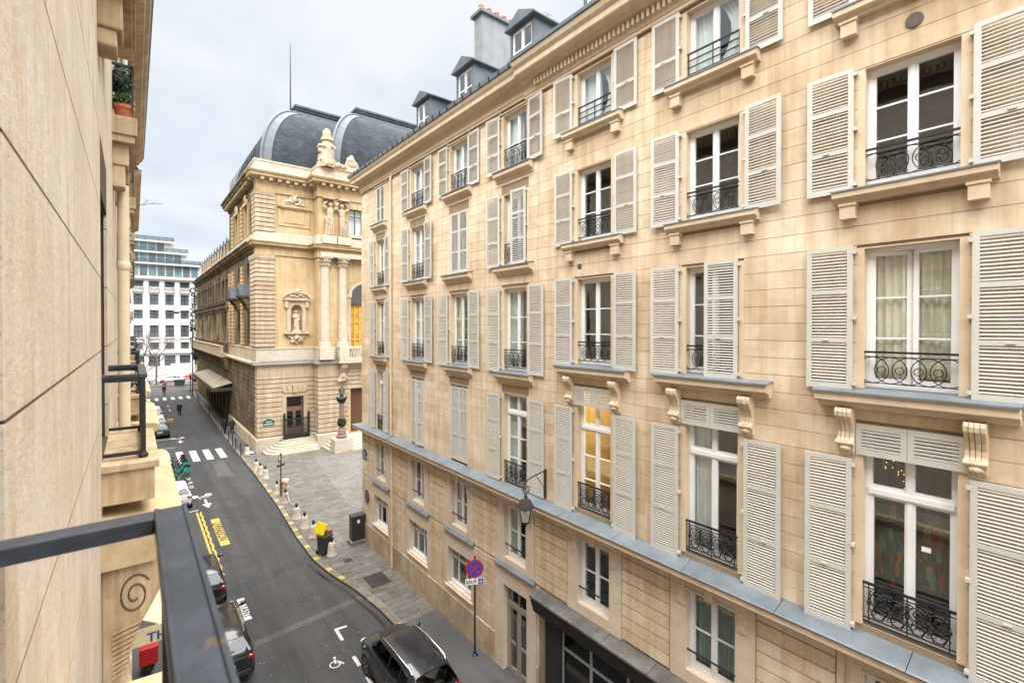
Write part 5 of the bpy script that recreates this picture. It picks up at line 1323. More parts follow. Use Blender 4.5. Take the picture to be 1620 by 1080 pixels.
M['granite'] = stone('granite_kerb', (.22, .20, .175), rnd=.15, streak=0, dirt=.4, scale=3)
M['slab'] = stone('paving_slab', (.165, .158, .146), rnd=.17, streak=0, dirt=.35, scale=2.5); M['slab_joint'] = plain('slab_joint', (.19, .17, .14), .95)
def worn(name, col):
    m, N, L, b = new_mat(name); p = npos(N, L)
    w = nnoise(N, L, p, 9, 7, .75); w2 = nnoise(N, L, p, 1.6, 4, .6)
    f = nramp(N, L, nmath(N, L, 'ADD', nmath(N, L, 'MULTIPLY', w, .7), nmath(N, L, 'MULTIPLY', w2, .3)), [(.36, 1), (.46, 0)])
    L.new(nmix(N, L, 'MIX', f, col, (.06, .058, .055)), b.inputs['Base Color']); b.inputs['Roughness'].default_value = .75; return m
M['white_mark'] = worn('road_white', (.50, .495, .475)); M['yellow_mark'] = worn('road_yellow', (.46, .33, .06))
def sett_mat():
    m, N, L, b = new_mat('granite_setts'); mp = npos(N, L); rot = N.new('ShaderNodeMapping'); rot.inputs['Rotation'].default_value = (0, 0, rad(0)); L.new(mp, rot.inputs['Vector'])
    br = N.new('ShaderNodeTexBrick'); L.new(rot.outputs[0], br.inputs['Vector']); br.inputs['Scale'].default_value = 1; br.inputs['Brick Width'].default_value = .28; br.inputs['Row Height'].default_value = .17; br.inputs['Mortar Size'].default_value = .012
    br.inputs['Color1'].default_value = (.115, .105, .095, 1); br.inputs['Color2'].default_value = (.18, .165, .152, 1); br.inputs['Mortar'].default_value = (.12, .108, .095, 1)
    c = nmix(N, L, 'MULTIPLY', 1, br.outputs['Color'], nramp(N, L, nnoise(N, L, mp, .5, 5, .6), [(.3, .8), (.7, 1.15)])); L.new(c, b.inputs['Base Color']); b.inputs['Roughness'].default_value = .85; nbump(N, L, b, br.outputs['Fac'], -.4, .01); return m
M['setts'] = sett_mat()
RZ = -0.12
KERB = [(8.17, -15), (8.17, 18.0), (8.14, 19.2), (7.86, 21.5), (7.42, 23.6), (7.2, 25.4), (7.22, 28.7), (7.5, 34.6), (7.68, 44), (7.66, 53), (7.94, 70), (8.3, 104), (8.9, 106.5), (12, 107.6), (60, 108)]
def flat(name, pts, z, mat, parent=None):
    m = MB().add([(x, y, z) for x, y in pts], [tuple(range(len(pts)))]); return wobj(name, m, M[mat], parent)
M['ground'] = plain('far_ground', (.14, .13, .12), .9)
struct(flat('ground', [(-900, -900), (900, -900), (900, 1500), (-900, 1500)], -.17, 'ground'))
road = struct(flat('road', [(1.2, -15), (8.6, -15), (8.6, 30), (8.2, 60), (9.2, 104), (60, 108.2), (60, 119.5), (-60, 119.5), (-60, 107), (.4, 107), (1.2, 104)], RZ, 'asphalt'))
wobj('road', MB().box(-10, 1.2, 53.3, 59.5, RZ-.02, RZ-.002), M['asphalt'], road).name = 'side_road'
# pavement: body with kerb stones
inner = [(x+.30, y) for x, y in KERB[:-3]]
pav = struct(flat('pavement', inner + [(XO+.3, 106), (XO+.3, 50), (30, 50), (30, 27), (AR+.2, 27), (AR+.2, -15)], -.004, 'asphalt2'))
flat('square_setts', [(9.3, 27.2), (9.3, 50.2), (40, 50.2), (40, 26.4), (AR-.1, 26.4)], 0.0, 'setts', pav)
kerb = struct(wobj('kerb', MB().sweep([(-.30, -.15), (0, -.15), (0, -.02), (-.30, -.02)], KERB[::-1]), M['granite']))
def kerb_stones(pts, parent, ymin, ymax, w=.30):
    P = [Vector(p) for p in pts]; L_ = 0; segs = []
    s = 0.0
    for a, b in zip(P, P[1:]):
        d = (b-a).length; n = max(1, round(d/1.05)) 
        for i in range(n):
            p, q = a.lerp(b, i/n), a.lerp(b, (i+1)/n)
            if p.y < ymin or p.y > ymax: continue
            dv = (q-p).normalized(); nr = Vector((-dv.y, dv.x))*-1   # towards the pavement
            nr = Vector((dv.y, -dv.x)); g = dv*.006
            c = [p+g, q-g, q-g+nr*w, p+g+nr*w]; zt_ = .004+random.uniform(0, .006)
            m = MB().add([(v.x, v.y, -.13) for v in c]+[(v.x, v.y, zt_) for v in c], [(0,1,2,3),(4,5,6,7),(0,1,5,4),(1,2,6,5),(2,3,7,6),(3,0,4,7)])
            wobj('kerb_stone', m, M['granite'], parent, bevel=.02)
kerb_stones(KERB[:12], kerb, 5, 100)
lpav = struct(wobj('pavement', MB().box(XL-.3, 1.05, -15, 53.3, -.15, 0).box(XL-1, 1.05, 59.5, 107, -.15, 0), M['asphalt2'])); lk = struct(wobj('kerb', MB().box(1.05, 1.25, -15, 53.2, -.15, .006).box(1.05, 1.25, 59.6, 106.8, -.15, .006), M['granite']))
struct(wobj('pavement', MB().box(-60, 60, 119.5, 124.2, -.15, 0), M['asphalt2']))
# paving slabs (one object each)
us = MB().box(-.5, .5, -.5, .5, -.5, .5).mesh('paving_slab'); us.materials.append(M['slab'])
def kerb_x(y):
    for (xa, ya), (xb, yb) in zip(KERB, KERB[1:]):
        if ya <= y <= yb: return xa+(xb-xa)*(y-ya)/(yb-ya)
    return 8
rs = random.Random(21); slabs = []; y = 17.6; nsl = 0; reststone = MB()
flat('slab_bed', [(kerb_x(17.6)+.3, 17.6), (kerb_x(21.5)+.3, 21.5), (kerb_x(25.4)+.3, 25.4), (kerb_x(35)+.3, 35), (kerb_x(50)+.3, 50), (9.2, 50.2), (13, 46), (11.5, 35), (10.6, 27), (AR-.04, 26.2), (AR-.04, 18.6)], .002, 'slab_joint', pav)
while y < 50:
    h = rs.uniform(.36, .52); x = kerb_x(y)+.32; xe = AR-.07 if y < 26 else (10.6+(y-26)*.12)
    xs0 = x
    while x < xe-.1:
        w = min(rs.uniform(.5, 1.05), xe-x)
        if xe-x-w < .25: w = xe-x
        skew = (x-xs0)*.18 if y < 19 else 0
        if nsl < 300:
            o = link('paving_slab', us, None, pav); o.location = (x+w/2, y+h/2, .0); o.scale = (w-.02, h-.02, .022+rs.uniform(0, .006)); nsl += 1
        else: reststone.box(x+.01, x+w-.01, y+.01, y+h-.01, -.01, .012)
        x += w
    y += h
wobj('paving_slab_rows', reststone, M['slab'], pav, stuff=True)
M['hatch'] = plain('iron_hatch', (.045, .038, .032), .6, .3, .3, 5, .2)
for (a, b, c, d) in ((8.5, 9.45, 20.9, 22.1), (8.35, 8.75, 24.0, 24.45)):
    hm = MB().box(a, b, c, d, 0, .02)
    for i in range(8):
        for j in range(8): hm.box(a+.05+(b-a-.1)*i/8, a+.02+(b-a-.1)*(i+1)/8, c+.05+(d-c-.1)*j/8, c+.02+(d-c-.1)*(j+1)/8, .02, .025)
    wobj('service_hatch', hm, M['hatch'], pav)
# road surface details: patches, gutter, trenches
def patch(pts, mat='asphalt3', z=RZ+.004, name='asphalt_patch'): return flat(name, pts, z, mat, road)
patch([(3.3, 24.4), (7.3, 25.6), (7.3, 26.5), (3.3, 25.2)]); patch([(4.6, 33.2), (6.2, 33.0), (6.1, 36.4), (4.7, 36.6)]); patch([(3.3, 20.0), (8.0, 20.6), (8.0, 21.0), (3.3, 20.35)], 'asphalt2'); patch([(5.6, 40), (7.4, 36), (7.3, 30), (6.6, 33)]); patch([(5.3, 44.5), (6.4, 44.3), (6.3, 50), (5.4, 50)], 'asphalt2')
patch([(3.3, 28.2), (7.1, 28.6), (7.1, 28.75), (3.3, 28.35)])
M['wet'] = plain('wet_gutter', (.03, .028, .026), .25, 0, .4, 3)
gt = MB()
gp = [(x-.02, y) for x, y in KERB if 15 < y < 27]; gp = [(8.15, 15.5)] + gp
gt.sweep([(0, RZ+.005), (-.16, RZ+.006)], [(p[0]-.18, p[1]) for p in gp], closed_prof=False); wobj('gutter_stain', gt, M['wet'], road)
tyre = MB()
# --- markings
def mark(pts, mat='white_mark', name='road_marking', z=RZ+.009): return flat(name, pts, z, mat, road)
def rect(x0, x1, y0, y1, **k): return mark([(x0, y0), (x1, y0), (x1, y1), (x0, y1)], **k)
for i in range(5): x = 2.05+i*1.05; rect(x, x+.55, 51.2-.05*i, 56.2-.25*i, name='zebra_bar')
for i in range(6): x = 1.6+i*1.1; rect(x, x+.5, 97, 100.6, name='zebra_bar')
rect(4.0, 4.12, 84, 86, name='lane_dash'); rect(4.0, 4.12, 88.5, 90.5, name='lane_dash')
rect(1.3, 3.3, 58.2, 58.35, name='bay_line'); rect(1.3, 3.3, 37.3, 37.42, name='bay_line'); rect(1.4, 3.3, 62.9, 63.1, name='bay_line')
def bike_mark(x, y, s=1.0):
    m = MB(); z = RZ+.010
    for dx in (-.42, .42):
        pts = [(x+dx*s+.24*s*math.cos(t), y+.36*s*math.sin(t), z) for t in [2*math.pi*i/14 for i in range(14)]]; m.add(pts, [tuple(range(14))])
    for a, b in (((-.42, 0), (-.1, -.45)), ((-.1, -.45), (.3, -.4)), ((.3, -.4), (.42, 0)), ((.3, -.4), (.42, -.6)), ((-.1, -.45), (-.18, -.7)), ((-.05, -.1), (.3, -.4))):
        p, q = Vector(a)*s, Vector(b)*s; d = (q-p).normalized(); n = Vector((-d.y, d.x))*.05*s
        m.add([(x+v.x, y+v.y, z) for v in (p-n, q-n, q+n, p+n)], [(0,1,2,3)])
    o = wobj('bicycle_marking', m, M['white_mark'], road)
    m = MB(); yb = y-1.0*s
    m.add([(x-.07*s+.12, yb, z), (x+.07*s+.12, yb, z), (x+.07*s+.12, yb-1.1*s, z), (x-.07*s+.12, yb-1.1*s, z)], [(0,1,2,3)]); m.add([(x-.3*s+.12, yb-1.1*s, z), (x+.3*s+.12, yb-1.1*s, z), (x+.12, yb-2.1*s, z)], [(0,1,2)])
    wobj('arrow_marking', m, M['white_mark'], road)
bike_mark(3.75, 40.4, .95); bike_mark(3.7, 63.0, .95)
rg = random.Random(9)
def zigzag(x, y0, y1, amp=.06):
    m = MB(); n = 40; L_, R_ = [], []
    for i in range(n+1):
        y = y0+(y1-y0)*i/n; o = amp*(2*abs((i/4) % 1-.5)-.5)*2
        L_.append((x+o-.055, y, RZ+.010)); R_.append((x+o+.055, y, RZ+.010))
    for i in range(n): m.add([L_[i], R_[i], R_[i+1], L_[i+1]], [(0,1,2,3)])
    wobj('yellow_line', m, M['yellow_mark'], road)
zigzag(3.36, 26.8, 36.9, .035); zigzag(3.17, 26.8, 36.9, .0)
m = MB(); m.add([(1.5, 32, RZ+.010), (1.62, 32, RZ+.010), (3.1, 27, RZ+.010), (2.98, 27, RZ+.010)], [(0,1,2,3)]); wobj('yellow_line', m, M['yellow_mark'], road)
def road_text(txt, x, y, size, box=None, boxm='yellow_mark', tm='asphalt3'):
    T = Matrix.Translation((x, y, RZ+.013)) @ Matrix.Rotation(rad(-90), 4, 'Z')
    if box: rect(x-box[0]/2, x+box[0]/2, y-box[1]/2, y+box[1]/2, mat=boxm, name='painted_box')
    wobj('painted_word', text_mb(txt, size).xf(T @ Matrix.Scale(1.0, 4)), M[tm], road)
road_text('LIVRAISON', 3.94, 32.75, .64, (.46, 4.6)); road_text('PAYANT', 3.66, 23.05, .40, (.28, 1.95), 'white_mark')
for i in range(3): road_text('2 RM', 3.35, 43.2+i*2.4, .38, None, tm='white_mark')
# parking bay on the right
mark([(6.22, 19.25), (6.7, 19.18), (6.7, 19.06), (6.34, 19.1), (6.32, 18.35), (6.2, 18.36)], name='bay_corner')
for y in (17.2, 15.9, 14.6): mark([(6.2, y), (6.33, y), (6.33, y-.62), (6.2, y-.62)], name='bay_dash')
for (x, y) in ((3.45, 17.3),): mark([(x, y), (x+.12, y), (x+.12, y-.9), (x, y-.9)], name='bay_dash')
def wheelchair(x, y, s):
    m = MB(); z = RZ+.010
    m.ring((x, y, z), .22*s, .03*s, 'z', 14, 4); m.tube([(x+.1*s, y+.35*s, z), (x+.02*s, y+.05*s, z), (x+.25*s, y+.02*s, z), (x+.33*s, y-.2*s, z)], .035*s, 4); m.ball((x+.12*s, y+.45*s, z), (.07*s, .07*s, .01), 8, 4)
    wobj('wheelchair_marking', m.xf(Matrix.Translation((0, 0, RZ+.010)) @ Matrix.Scale(.05, 4, (0, 0, 1)) @ Matrix.Translation((0, 0, -RZ-.010))), M['white_mark'], road)
wheelchair(5.6, 17.2, .8); wheelchair(5.75, 14.9, .8)
# yellow dashes on the kerb
for i in range(16):
    y = 22.6+i*1.42+.25*math.sin(i*5); x = kerb_x(y)
    xa, xb = kerb_x(y), kerb_x(y+.5)
    wobj('kerb_paint', MB().add([(xa+.02, y, .0135), (xa+.27, y, .0135), (xb+.27, y+.32, .0135), (xb+.02, y+.32, .0135)], [(0,1,2,3)]), M['yellow_mark'], kerb)
# litter flecks: leaves and gum spots nobody could count
lt = MB(); rl_ = random.Random(4)
for i in range(260):
    x, y = rl_.uniform(3.3, 8.0), rl_.uniform(13, 48); s = rl_.uniform(.006, .02); a = rl_.uniform(0, 3)
    if x > kerb_x(y)-.05: z = .02
    else: z = RZ+.012
    c, d = math.cos(a)*s, math.sin(a)*s; lt.add([(x-c, y-d, z), (x+d, y-c, z), (x+c, y+d, z), (x-d, y+c, z)], [(0,1,2,3)])
o = wobj('litter', lt, plain('litter', (.5, .47, .42), .9, 0, .3, 30)); o['kind'] = 'stuff'; o['label'] = 'pale flecks of litter and grit scattered on the road'; o['category'] = 'litter'
# ================================================================== vehicles
def car_paint(name, col, rough=.3, metal=.1): return plain(name, col, rough, metal, .04, 2, 0, .5, .8)
M['car_glass'] = glass_mat('car_glass', (.12, .14, .15), 1.0, .05); M['tyre'] = plain('tyre_rubber', (.015, .015, .015), .85); M['rim'] = plain('alloy', (.35, .35, .36), .3, .8, .05)
M['tail_red'] = plain('tail_light_red', (.35, .008, .01), .15, 0, .05, 3, 0, .6, 1.0); M['head_clear'] = plain('head_lamp', (.55, .57, .6), .1, .2, .05, 3, 0, .6, 1.0); M['chrome'] = plain('satin_metal', (.55, .56, .57), .25, .9, .03); M['black_plastic'] = plain('black_plastic', (.02, .02, .021), .6)
def lerp(a, b, t): return a+(b-a)*t
def make_car(name, loc, label, paint, L=4.2, W=1.78, H=1.55, hood=.95, belt=1.0, cab=(-.98, -.80, .28, .62), rails=False, rz=0, hatch=True, taxi=None, seam=True):
    """+y is forward. cab: fractions of half length for rear glass base, rear glass top, windscreen top, windscreen base"""
    rt = root(name, loc, label, 'car', None, rz); hl, hw = L/2, W/2
    m = MB(); st = []
    ys = [-1.0, -.985, -.93, -.8, -.55, -.2, .2, .5, .66, .8, .9, .96, 1.0]
    for f in ys:
        t = abs(f); w = hw*(1-.10*max(0, (t-.72)/.28)**1.6-.16*max(0, (t-.94)/.06)**2)
        if f > cab[3]: zt_ = lerp(hood, hood-.14, ((f-cab[3])/(1-cab[3]))**1.4)-(.16 if f >= 1 else (.05 if f > .95 else 0))
        elif f > .3: zt_ = lerp(belt, hood, (f-.3)/(cab[3]-.3+1e-6))
        else: zt_ = belt+.02
        if f <= -.985: zt_ -= .06 if f > -1 else .25
        zb = .22+(.16 if t >= 1 else (.06 if t > .95 else 0))
        st.append((f*hl, w, zb, zt_))
    half = lambda w, zb, zt_: [(0, zb), (w*.80, zb), (w*.95, zb+.10), (w, zb+.28), (w*1.0, lerp(zb, zt_, .62)), (w*.975, zt_-.09), (w*.90, zt_-.015), (w*.5, zt_+.03), (0, zt_+.04)]
    rings = []
    for y, w, zb, zt_ in st:
        h = half(w, zb, zt_); rings.append([(x, y, z) for x, z in h]+[(-x, y, z) for x, z in h[-2:0:-1]])
    n = len(rings[0]); vs = [p for r_ in rings for p in r_]
    fs = [(i*n+k, i*n+(k+1) % n, (i+1)*n+(k+1) % n, (i+1)*n+k) for i in range(len(rings)-1) for k in range(n)]+[tuple(range(n)), tuple((len(rings)-1)*n+k for k in range(n))]
    b = lobj('body', m.add(vs, fs), paint, rt, smooth=True, angle=60); sd = b.modifiers.new('sub', 'SUBSURF'); sd.levels = 2; sd.render_levels = 2
    # cabin
    c0, c1, c2, c3 = [c*hl for c in cab]; wb, wr = hw*.93, hw*.70
    def sec(y, zr, wtop, wbot, zbot): return [(-wbot, y, zbot), (-lerp(wbot, wtop, .93), y, lerp(zbot, zr, .84)), (-wtop*.86, y, lerp(zbot, zr, .975)), (-wtop*.45, y, zr), (0, y, zr+.012), (wtop*.45, y, zr), (wtop*.86, y, lerp(zbot, zr, .975)), (lerp(wbot, wtop, .93), y, lerp(zbot, zr, .84)), (wbot, y, zbot)]
    zb = belt-.06
    S = [sec(c0, belt+.05, wb*.9, wb*.95, zb), sec(lerp(c0, c1, .95), H-.05, wr*.98, wb*.97, zb), sec(lerp(c1, c2, .3), H, wr*1.02, wb, zb), sec(lerp(c1, c2, .75), H, wr*1.02, wb, zb), sec(c2, H-.04, wr, wb, zb), sec(c3, hood+.02, wb*.86, wb*.94, zb-.05)]
    n = 9; vs = [p for r_ in S for p in r_]; fs = [(i*n+k, i*n+k+1, (i+1)*n+k+1, (i+1)*n+k) for i in range(len(S)-1) for k in range(n-1)]
    fs += [tuple(range(n)), tuple((len(S)-1)*n+k for k in range(n))]
    rf = lobj('roof', MB().add(vs, fs), paint, rt, smooth=True, angle=70)
    # glass panels just proud of the cabin
    def panel(pts, nm):
        v = [Vector(p) for p in pts]; nrm = (v[1]-v[0]).cross(v[2]-v[0]).normalized(); c = sum(v, Vector())/len(v)
        if nrm.dot(c-Vector((0, 0, .6))) < 0: nrm = -nrm
        o = [p+nrm*.014 for p in v]; q = [p-nrm*.02 for p in v]; k = len(v)
        lobj(nm, MB().add(o+q, [tuple(range(k)), tuple(range(2*k-1, k-1, -1))]+[(i, (i+1) % k, k+(i+1) % k, k+i) for i in range(k)]), M['car_glass'], rt)
    for s in (-1, 1):
        def side(y, t):  # point on the cabin side
            fy = (y-c0)/(c3-c0)
            return (s*(lerp(wb, lerp(wb, wr*1.02, .93), t)+.0), y, lerp(zb, lerp(zb, H, .84), t))
        yA, yB, yC, yD = lerp(c0, c1, 1.3)+.1, lerp(c1, c2, .30), lerp(c1, c2, .62), lerp(c2, c3, .62)
        panel([side(yC+.04, .16), side(yD, .16), side(lerp(c2, c3, .05), .95), side(yC+.04, .97)], 'side_window')
        panel([side(yB+.03, .16), side(yC-.04, .16), side(yC-.04, .97), side(yB+.03, .97)], 'side_window')
        panel([side(yA-.12, .22), side(yB-.04, .18), side(yB-.04, .96), side(yA+.05, .9)], 'side_window')
    a, b2 = S[5], S[4]; pt = lambda r0, r1, k, t: tuple(lerp(r0[k][i], r1[k][i], t) for i in range(3))
    panel([pt(a, b2, 1, .1), pt(a, b2, 4, .08), pt(a, b2, 7, .1), pt(a, b2, 6, .93), pt(a, b2, 4, .95), pt(a, b2, 2, .93)], 'windscreen')
    a, b2 = S[0], S[1]; panel([pt(a, b2, 1, .12), pt(a, b2, 4, .10), pt(a, b2, 7, .12), pt(a, b2, 6, .92), pt(a, b2, 4, .94), pt(a, b2, 2, .92)], 'rear_window')
    R_ = .33
    for sx in (-1, 1):
        for f in (-.60, .62):
            y = f*hl; x = sx*(hw-.11); T = Matrix.Translation((x, y, R_)) @ Matrix.Rotation(rad(90)*sx, 4, 'Y')
            lobj('wheel_arch', MB().lathe(0, 0, [(.40, .06), (.41, .10), (.40, .125), (.1, .12)], 24).xf(T), M['black_plastic'], rt, smooth=True)
            w = lobj('wheel', MB().lathe(0, 0, [(.22, -.1), (.30, -.1), (R_, -.06), (R_, .10), (.30, .135), (.235, .135)], 24).xf(T), M['tyre'], rt, smooth=True)
            rm = MB().lathe(0, 0, [(.235, .09), (.235, .137), (.215, .137), (.2, .10), (.05, .11), (.0, .12)], 20, cap=False)
            for k in range(5):
                an = 2*math.pi*k/5; rm.bar((.03*math.cos(an), .03*math.sin(an), .125), (.22*math.cos(an), .22*math.sin(an), .132), .05, .02)
            lobj('rim', rm.xf(T), M['rim'], w)
    for s in (-1, 1):
        lobj('tail_light', MB().ball((0, 0, 0), (.17, .085, .10), 12, 8).xf(Matrix.Translation((s*hw*.76, -hl*.962, belt-.13)) @ Matrix.Rotation(rad(-16)*s, 4, 'Z')), M['tail_red'], rt, smooth=True)
        lobj('headlight', MB().ball((0, 0, 0), (.17, .12, .07), 12, 8).xf(Matrix.Translation((s*hw*.74, hl*.93, hood-.22)) @ Matrix.Rotation(rad(20)*s, 4, 'Z')), M['head_clear'], rt, smooth=True)
        lobj('wing_mirror', MB().ball((s*(hw+.11), lerp(c2, c3, .72), belt+.08), (.11, .07, .075), 10, 7).bar((s*(hw-.05), lerp(c2, c3, .75), belt+.02), (s*(hw+.06), lerp(c2, c3, .74), belt+.05), .05), paint if not taxi else M['black_plastic'], rt, smooth=True)
        for y in (lerp(c1, c2, .55), lerp(c1, c2, .1)): lobj('door_handle', MB().box(s*(hw*.985)-.02, s*(hw*.985)+.02, y-.09, y+.09, belt-.17, belt-.14), paint, rt)
        if rails: lobj('roof_rail', MB().tube([(s*wr*.93, c1+.12, H-.06), (s*wr*.95, c1+.25, H+.03), (s*wr*.97, lerp(c1, c2, .6), H+.05), (s*wr*.93, c2-.05, H-.02), (s*wr*.9, c2+.05, H-.07)], .022, 8), M['chrome'], rt, smooth=True)
    for s in (-1, 1):
        sm = MB()
        for y in (lerp(c2, c3, .55), lerp(c1, c2, .62), lerp(c1, c2, .14)): sm.box(s*hw*1.003-.004, s*hw*1.003+.004, y-.006, y+.006, .42, belt-.12)
        lobj('door_seam', sm, M['black_plastic'], rt, stuff=True); lobj('sill_trim', MB().box(s*hw*.97-.03, s*hw*.97+.03, -.42*hl, .44*hl, .24, .40), M['black_plastic'], rt, bevel=.02)
    lobj('tailgate_seam', MB().box(-hw*.8, hw*.8, -hl*1.003, -hl*.98, .585, .593), M['black_plastic'], rt)
    lobj('rear_bumper', MB().box(-hw*.78, hw*.78, -hl*1.012, -hl*.93, .28, .50), M['black_plastic'], rt, bevel=.04)
    lobj('number_plate', MB().box(-.26, .26, -hl*1.016, -hl*.98, .62, .73), M['sign_white'], rt); lobj('plate_band', MB().box(.21, .26, -hl*1.0175, -hl*1.0155, .62, .73), M['plate_blue'], rt)
    lobj('wiper', MB().bar((-.25, lerp(c0, c1, .28), lerp(belt+.05, H, .28)+.04), (.25, lerp(c0, c1, .2), lerp(belt+.05, H, .2)+.03), .025), M['black_plastic'], rt)
    lobj('aerial', MB().tube([(0, c1+.22, H), (0, c1+.08, H+.13)], [.018, .006], 6), M['black_plastic'], rt)
    if taxi: lobj('taxi_sign', MB().box(-.2, .2, lerp(c1, c2, .6)-.08, lerp(c1, c2, .6)+.08, H+.01, H+.14), taxi, rt, bevel=.02)
    return rt
make_car('parked_suv', (7.18, 14.72, RZ), 'dark grey SUV with silver roof rails parked beside the right kerb', car_paint('grey_paint', (.014, .017, .022)), 4.25, 1.80, 1.56, 1.0, 1.03, rails=True)
make_car('parked_car', (2.36, 20.35, RZ), 'black estate car with silver roof trim parked on the left, partly behind the handrail', car_paint('black_paint', (.012, .012, .014)), 4.4, 1.82, 1.55, .98, 1.0, rails=True)
make_car('parked_car', (2.3, 25.7, RZ), 'small black hatchback parked ahead of the black estate car', car_paint('black_paint2', (.014, .014, .015)), 3.9, 1.72, 1.5, .95, .98)
make_car('parked_car', (2.2, 39.6, RZ), 'small white rounded city car parked beside the green bicycles', car_paint('white_paint', (.66, .68, .7), .3, 0), 3.55, 1.63, 1.49, .95, .97)
make_car('parked_car', (2.2, 65.9, RZ), 'dark blue-grey hatchback, nearest of the three cars beyond the zebra crossing', car_paint('blue_black_paint', (.03, .045, .055)), 4.1, 1.8, 1.5, .96, .99)
make_car('parked_car', (2.15, 71.5, RZ), 'white car with orange rear band, second beyond the zebra crossing', car_paint('white_paint2', (.6, .6, .6), .3, 0), 4.2, 1.8, 1.5, .96, .99, taxi=emis('orange_sign', (.5, .1, .03), .3))
make_car('parked_car', (2.05, 79.5, RZ), 'white taxi with a green roof light, farthest of the parked row', car_paint('white_paint3', (.62, .63, .63), .3, 0), 4.6, 1.82, 1.5, .96, .99, taxi=emis('green_sign', (.02, .4, .1), .8))
make_car('passing_car', (6.3, 128.0, RZ), 'white saloon car crossing the boulevard in front of the far white building', car_paint('white_paint4', (.7, .7, .69), .3, 0), 4.8, 1.82, 1.48, .95, .98, rz=rad(90))
make_car('passing_car', (1.0, 127.0, RZ), 'silver car on the boulevard at the far left behind the bare tree', car_paint('silver_paint', (.4, .42, .44), .3, .3), 4.2, 1.8, 1.5, .95, .98, rz=rad(90))
# --- bicycles
def make_bike(name, loc, label, col, rz, lean=8, group='bicycles parked in the row by the zebra crossing'):
    rt = root(name, loc, label, 'bicycle', group, rz); rt.rotation_euler = (0, rad(lean), rz)
    pm = plain(name+'_paint', col, .35, .1, .05)
    for y, nm in ((-.52, 'rear_wheel'), (.52, 'front_wheel')):
        m = MB().ring((0, y, .34), .32, .022, 'x', 24, 6)
        for k in range(8): a = math.pi*2*k/8; m.tube([(0, y, .34), (0, y+.31*math.cos(a), .34+.31*math.sin(a))], .004, 3)
        lobj(nm, m, M['tyre'], rt)
        lobj('mudguard', MB().tube([(0, y+.37*math.cos(a), .34+.37*math.sin(a)) for a in [rad(q) for q in range(20, 165, 18)]], .022, 5), pm, rt)
    lobj('frame', MB().tube([(0, -.52, .34), (0, -.12, .3), (0, -.2, .78)], .022, 6).tube([(0, -.12, .3), (0, .25, .55), (0, .4, .8)], .034, 6).tube([(0, .52, .34), (0, .38, .95)], .022, 6).tube([(0, -.52, .34), (0, -.19, .66)], .015, 6), pm, rt, smooth=True)
    lobj('saddle', MB().ball((0, -.23, .86), (.08, .14, .04), 10, 6), M['black_plastic'], rt, smooth=True)
    lobj('handlebar', MB().tube([(-.28, .28, 1.02), (-.2, .36, 1.02), (.2, .36, 1.02), (.28, .28, 1.02)], .014, 6), M['black_plastic'], rt)
    lobj('basket', MB().box(-.15, .15, .45, .7, .72, .76).box(-.16, .16, .69, .71, .72, .95).box(-.16, -.14, .45, .7, .72, .95).box(.14, .16, .45, .7, .72, .95), pm if col[1] > .2 else M['black_plastic'], rt)
bl = [((2.75, 50.3), (.015, .015, .016), 'dark bicycle at the far end of the row by the zebra'), ((2.7, 49.2), (.02, .02, .022), 'second dark bicycle from the zebra crossing'), ((2.75, 48.2), (.02, .05, .2), 'dark blue bicycle in the middle of the row'), ((2.72, 47.0), (.01, .42, .34), 'teal hire bicycle among the dark bicycles'), ((2.7, 45.2), (.02, .36, .22), 'green hire bicycle nearest to the small white car'), ((2.8, 46.2), (.018, .018, .018), 'dark bicycle between the two green ones')]
for i, ((x, y), c, lb_) in enumerate(bl): make_bike('parked_bicycle', (x, y, RZ), lb_, c, rad(-82+i*7), 8+i)
# --- scooter with red top box on the left pavement
rt = root('parked_scooter', (.34, 20.6, 0), 'scooter with a red delivery box standing on the left pavement', 'scooter'); M['red_box'] = plain('red_plastic', (.42, .012, .012), .45)
for y in (-.6, .6): lobj('wheel', MB().ring((0, y, .24), .18, .06, 'x', 18, 8), M['tyre'], rt, smooth=True)
m = MB().ball((0, -.35, .55), (.2, .42, .22)).box(-.17, .17, -.1, .4, .22, .3).prism([(-.02, .3), (.55, .3), (.5, .95), (.38, 1.0)], 'x', -.16, .16); remesh(lobj('body', m, M['black_plastic'], rt), .04)
lobj('seat', MB().ball((0, -.25, .78), (.14, .36, .08)), M['black_plastic'], rt, smooth=True); lobj('handlebar', MB().tube([(-.33, .36, 1.02), (0, .44, 1.04), (.33, .36, 1.02)], .02, 6), M['black_plastic'], rt)
lobj('delivery_box', MB().box(-.25, .25, -.95, -.45, .82, 1.34), M['red_box'], rt, bevel=.04); lobj('box_lid', MB().box(-.26, .26, -.96, -.44, 1.345, 1.40), M['red_box'], rt, bevel=.02)
